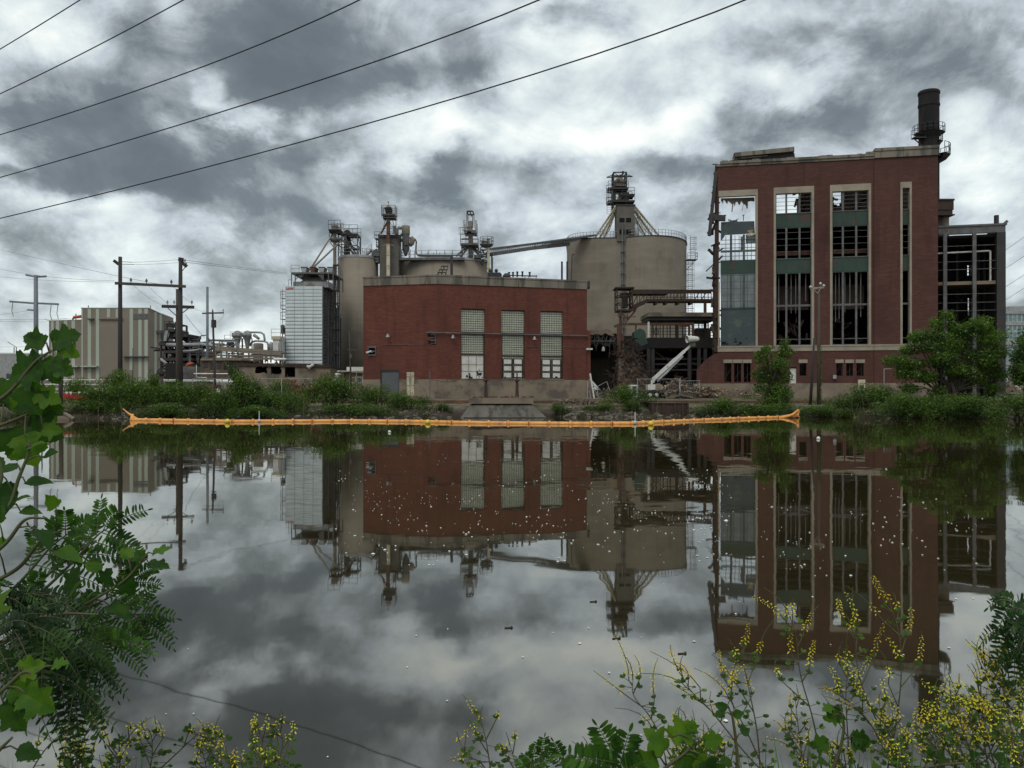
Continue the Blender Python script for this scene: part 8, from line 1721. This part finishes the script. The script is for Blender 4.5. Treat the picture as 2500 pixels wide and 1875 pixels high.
for k,(p,dd,n,fl,ls,mk,lab) in enumerate(LL): locust(lab,p,dd,n+3,fl*.92,ls*.68,mk,'locust branches on the left',50+k,.2,10,.35 if mk=='leafL' else .6,.15 if mk=='leafL' else .5)
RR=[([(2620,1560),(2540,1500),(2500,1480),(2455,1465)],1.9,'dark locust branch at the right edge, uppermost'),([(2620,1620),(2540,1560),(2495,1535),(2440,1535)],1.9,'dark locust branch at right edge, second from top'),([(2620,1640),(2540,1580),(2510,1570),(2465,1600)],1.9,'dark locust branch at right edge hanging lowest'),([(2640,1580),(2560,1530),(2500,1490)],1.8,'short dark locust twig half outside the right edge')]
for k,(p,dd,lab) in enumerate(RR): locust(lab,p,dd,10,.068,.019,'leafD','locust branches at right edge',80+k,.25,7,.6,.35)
# sweet clover
def clover(lab,pts,dd,nr,seed,fl=1.,grp='sweet clover plants on the near bank',rl=.085,leafy=1.,spread=1.):
    rg=random.Random(seed); P_=[W(p,dd) for p in pts]; c=curve3(P_,8); m=len(c); o=thing('sweet_clover',(P_[0].x,P_[0].y,.15),lab,'wildflower',grp); sm=MB(); lm=MB(); fm=MB()
    sm.path(c,[.0024*(1-.7*i/(m-1)) for i in range(m)],5)
    def tri(p,dv,s):
        for k in(-1,0,1):
            dd_=(Vector(dv)+Vector((k*.8,0,-abs(k)*.1))).normalized(); xx,yy,zz=frame(dd_,(rg.uniform(-.5,.5),-1,rg.uniform(0,1))); q=[(0,0),(.3,.32),(.7,.3),(1,0),(.7,-.3),(.3,-.32)]; lm.add([p+xx*(a*s)+yy*(b*s*.75) for a,b in q],[tuple(range(6))])
    def raceme(a,dv,L,flower):
        dv=Vector(dv).normalized(); bend=Vector((rg.uniform(-1.1,1.1),rg.uniform(-.3,.3),rg.uniform(-1.1,.35))); q=[a+dv*L*f+bend*L*.45*f*f for f in(0,.25,.5,.75,1)]; sm.path(q,[.0014,.0012,.001,.0008,.0006],4,cap=False)
        n=int(L/.0034)
        for i in range(n):
            f=.18+.80*i/n; j=min(3,int(f*4)); p=q[j].lerp(q[j+1],f*4-j); an=i*2.4; tg=(q[j+1]-q[j]).normalized(); xx,yy,zz=frame(tg); ro=(yy*math.cos(an)+zz*math.sin(an)); 
            s=.0060*(1.1-.6*f)*rg.uniform(.7,1.25); tip=f>flower; tgt=lm if tip else fm; s=s*.55 if tip else s; e=p+ro*s*.5
            dn=(ro-tg*.5).normalized(); sdv=dn.cross(tg).normalized()
            tgt.add([e,e+dn*s+sdv*s*.38,e+dn*s*1.5,e+dn*s-sdv*s*.38],[(0,1,2,3)])
            if not tip: tgt.add([e,e+dn*s+tg*s*.4,e+dn*s*1.4,e+dn*s-tg*s*.3],[(0,1,2,3)])
    for i in range(nr):
        f=.30+.70*(i+.5)/nr; j=min(m-2,int(f*(m-1))); a=c[j]; tg=(c[j+1]-c[j]).normalized(); s_=1 if i%2 else -1
        bl=rg.uniform(.03,.10)*spread*(1.3-f); out=(tg*.9+Vector((s_*rg.uniform(.3,.9),rg.uniform(-.5,.5),rg.uniform(.0,.5)))).normalized(); b=a+out*bl; sm.path([a,a.lerp(b,.5),b],[.0018,.0015,.0012],4,cap=False)
        raceme(b,(out*.6+tg*.8+Vector((rg.uniform(-.4,.4),0,rg.uniform(-.3,.5)))),rl*rg.uniform(.6,1.3),rg.choice((.45,.75,.9,1.1))*fl)
        if rg.random()<.8*leafy: tri(b,out+Vector((-s_*.8,0,.1)),rg.uniform(.010,.017))
    raceme(c[-1],(c[-1]-c[-3]).normalized()+Vector((0,0,.3)),rl*.9,.4*fl)
    for i in range(int(16*leafy)):
        f=rg.uniform(.05,.95); j=min(m-2,int(f*(m-1))); a=c[j]; dv=Vector((rg.choice((-1,1)),rg.uniform(-.5,.5),rg.uniform(-.2,.7))).normalized(); b=a+dv*rg.uniform(.01,.03); sm.path([a,b],[.001,.0008],4,cap=False); tri(b,dv,rg.uniform(.010,.018))
    sm.build('stem',M['stem'],o,True); lm.build('leaves',M['leafC'],o); 
    if fm.v: fm.build('flowers',M['petal'],o)
    return o
CL=[([(1720,1960),(1640,1850),(1590,1755),(1548,1700),(1545,1660)],2.2,7,'sweet clover stem leaning left, farthest from the right edge'),
([(1960,1980),(1830,1850),(1740,1740),(1690,1690),(1668,1655)],2.2,9,'sweet clover with long yellow spike left of the purple reflection edge'),
([(1900,1960),(1830,1800),(1790,1720),(1770,1650)],2.3,7,'sweet clover rising under the plant reflection corner'),
([(1860,1960),(1850,1800),(1830,1690),(1815,1620),(1812,1585)],2.3,6,'thin sweet clover whose tip overlaps plant reflection, nearer middle'),
([(2020,1980),(1990,1780),(1955,1650),(1945,1560),(1930,1510)],2.2,8,'tall sweet clover with thick dark stem'),
([(2240,1960),(2150,1780),(2100,1660),(2088,1570),(2082,1545)],2.2,8,'sweet clover crossing toward the dark reflection'),
([(2150,1960),(2185,1780),(2200,1650),(2195,1550),(2175,1480)],2.1,9,'tallest sweet clover with curled yellow spikes'),
([(2080,1960),(2070,1800),(2065,1700),(2070,1640)],2.2,7,'sweet clover between the two tallest plants'),
([(2300,1980),(2180,1860),(2120,1760),(2060,1700)],2.1,7,'sweet clover leaning left across taller neighbours'),
([(2560,1960),(2500,1780),(2440,1690),(2400,1620)],2.0,12,'dense sweet clover arching at the right edge, uppermost'),
([(2560,1900),(2460,1780),(2400,1740),(2350,1720)],2.0,11,'dense sweet clover arching at the right edge, second'),
([(2600,1860),(2530,1740),(2470,1680),(2440,1640)],2.0,11,'sweet clover half cut by the right frame edge'),
([(2600,1960),(2500,1860),(2420,1800),(2360,1760)],1.9,12,'yellow sweet clover low at the right corner'),
([(40,1960),(90,1860),(140,1800),(215,1755)],2.1,7,'arching sweet clover at the bottom left'),
([(150,1960),(185,1860),(210,1790),(225,1770)],2.1,6,'small sweet clover beside the arching one'),
([(250,1960),(290,1880),(295,1820),(330,1810)],2.1,5,'sweet clover with hooked yellow spike'),
([(330,1980),(365,1880),(372,1830),(370,1800)],2.1,8,'bright yellow upright sweet clover clump'),
([(300,1960),(420,1850),(480,1795),(495,1800)],2.2,4,'sweet clover with long bare arching stem'),
([(560,1980),(545,1880),(530,1830),(525,1790)],2.1,7,'sweet clover left of the brightest bottom clump'),
([(620,1980),(630,1880),(640,1820),(636,1790)],2.1,9,'brightest sweet clover of the bottom left row'),
([(660,1980),(680,1870),(690,1810),(680,1775)],2.1,7,'tallest upright sweet clover of the bottom left row'),
([(730,1990),(700,1900),(690,1860),(670,1850)],2.0,6,'sweet clover at the right end of bottom left row'),
([(1210,1980),(1195,1860),(1185,1800),(1175,1760)],2.2,6,'lone sweet clover at bottom middle'),
([(1240,1980),(1180,1870),(1140,1845),(1122,1810)],2.2,4,'low curling sweet clover beside the lone one'),
([(1270,1980),(1262,1880),(1245,1820)],2.2,3,'sparse sweet clover stalk with few flowers'),
([(1490,1990),(1465,1900),(1440,1830)],2.2,2,'single budding stalk right of the fern like fronds')]
for k,(p,dd,nr,lab) in enumerate(CL): clover(lab,p,dd,max(2,nr-2) if k<13 else max(2,int(nr*.6)),100+k,rl=.105 if k<9 else (.085 if k<13 else .045))
random.seed(88)
for k in range(17):
    px=rnd(1900,2520); top=rnd(1690,1850)-max(0,(px-2250))*.28; p=[(px+rnd(40,110),1960),(px+rnd(10,50),(1960+top)/2),(px,top)]
    clover('low yellow sweet clover in the thick growth along the bottom right',p,rnd(1.7,2.4),random.randint(6,10),200+k,1.1,'low sweet clover thicket at bottom right',.055,1.2)
for k in range(7):
    px=rnd(1600,1900); p=[(px+rnd(20,60),1960),(px+20,1880),(px,rnd(1750,1850))]; clover('thin budding sweet clover among the vine leaves at bottom right',p,rnd(2.,2.4),5,260+k,.8,'budding sweet clover by the vine leaves',.05,1.)
for k in range(8):
    px=rnd(60,720); p=[(px+rnd(-30,30),1960),(px,1900),(px+rnd(-20,20),rnd(1815,1860))]; clover('low sweet clover sprig along the bottom left edge',p,rnd(1.9,2.2),5,300+k,1.,'low sweet clover sprigs at bottom left',.04,1.)
# broad leaves and fronds low at right
vine('cluster of broad green vine leaves at the bottom, left of the tall clover',[(1560,1960),(1620,1880),(1680,1830),(1690,1790)],2.0,.09,.05,'lobed',('leafY','leafV'),seed=61,skip=.02,extra=[(1640,1800,2.0,30,.10,'leafY',UPC),(1690,1790,2.,90,.05,'leafY',UPC),(1720,1810,2.,10,.07,'leafY',UPC),(1660,1850,2.,-30,.12,'leafV',UPC),(1720,1860,2.0,-60,.10,'leafV',UPC),(1600,1850,2.,200,.09,'leafY',UPC)])
vine('small vine with heart leaves between clover stems',[(1790,1960),(1800,1860),(1790,1760),(1780,1730)],2.1,.055,.055,'oval',('leafV','leafV'),seed=62,skip=.1,extra=[(1775,1730,2.1,160,.05,'leafV',UPC),(1790,1745,2.1,10,.045,'leafV',UPC)])
vine('vine with lobed leaves under the tall clover',[(1990,1960),(2040,1860),(2060,1780),(2050,1720)],2.1,.06,.07,'lobed',('leafV','leafY'),seed=63,skip=.1,extra=[(2030,1755,2.1,50,.07,'leafV',UPC),(2050,1745,2.1,200,.06,'leafY',UPC),(2080,1810,2.1,0,.08,'leafV',UPC),(2020,1815,2.1,190,.07,'leafV',UPC)])
vine('low leafy vine near bottom right corner',[(2100,1980),(2180,1900),(2280,1870),(2400,1860)],1.9,.05,.035,'oval',('leafC','leafV'),seed=64,skip=.0)
vine('low leafy vine filling the bottom right corner',[(2250,1990),(2350,1920),(2450,1880),(2560,1870)],1.8,.05,.03,'oval',('leafC','leafV'),seed=65,skip=.0)
FB=[([(1530,1960),(1520,1900),(1500,1850)],1.9,6,.16,.035,'dark locust fronds spreading left at the bottom'),([(1330,1960),(1320,1890),(1322,1850)],2.0,3,.09,.018,'single upright narrow frond at bottom middle'),([(1270,1990),(1290,1900),(1300,1850)],2.0,6,.07,.016,'small tuft of narrow fronds at bottom middle'),([(1390,1990),(1385,1900),(1370,1850)],2.0,4,.08,.02,'little drooping frond tuft right of the upright frond')]
for k,(p,dd,n,fl,ls,lab) in enumerate(FB): locust(lab,p,dd,n,fl,ls,'leafL','low fronds at the bottom',90+k,.35,8,.25,0)
# near bank grasses
mb=MB(); random.seed(55)
for i in range(900):
    px=rnd(-100,760) if i<350 else rnd(1500,2600); dd=rnd(1.6,2.6); x_=(px-CX)*dd/F_; z_=CH-(1875-YH)*dd/F_; h=rnd(-.25,.05 if i<350 else .09)
    b=Vector((x_,dd,z_-.35)); t_=Vector((x_+rnd(-.08,.08),dd+rnd(-.05,.05),z_+h)); m_=b.lerp(t_,.6)+Vector((rnd(-.02,.02),0,0)); w_=.0022
    mb.add([b-Vector((w_,0,0)),b+Vector((w_,0,0)),m_+Vector((w_,0,0)),m_-Vector((w_,0,0)),t_],[(0,1,2,3),(3,2,4)])
tag(mb.build('bank_grass',M['leafC'],origin=(0,2,.2)),'thin grass blades along the near bank','grass',None,'stuff')
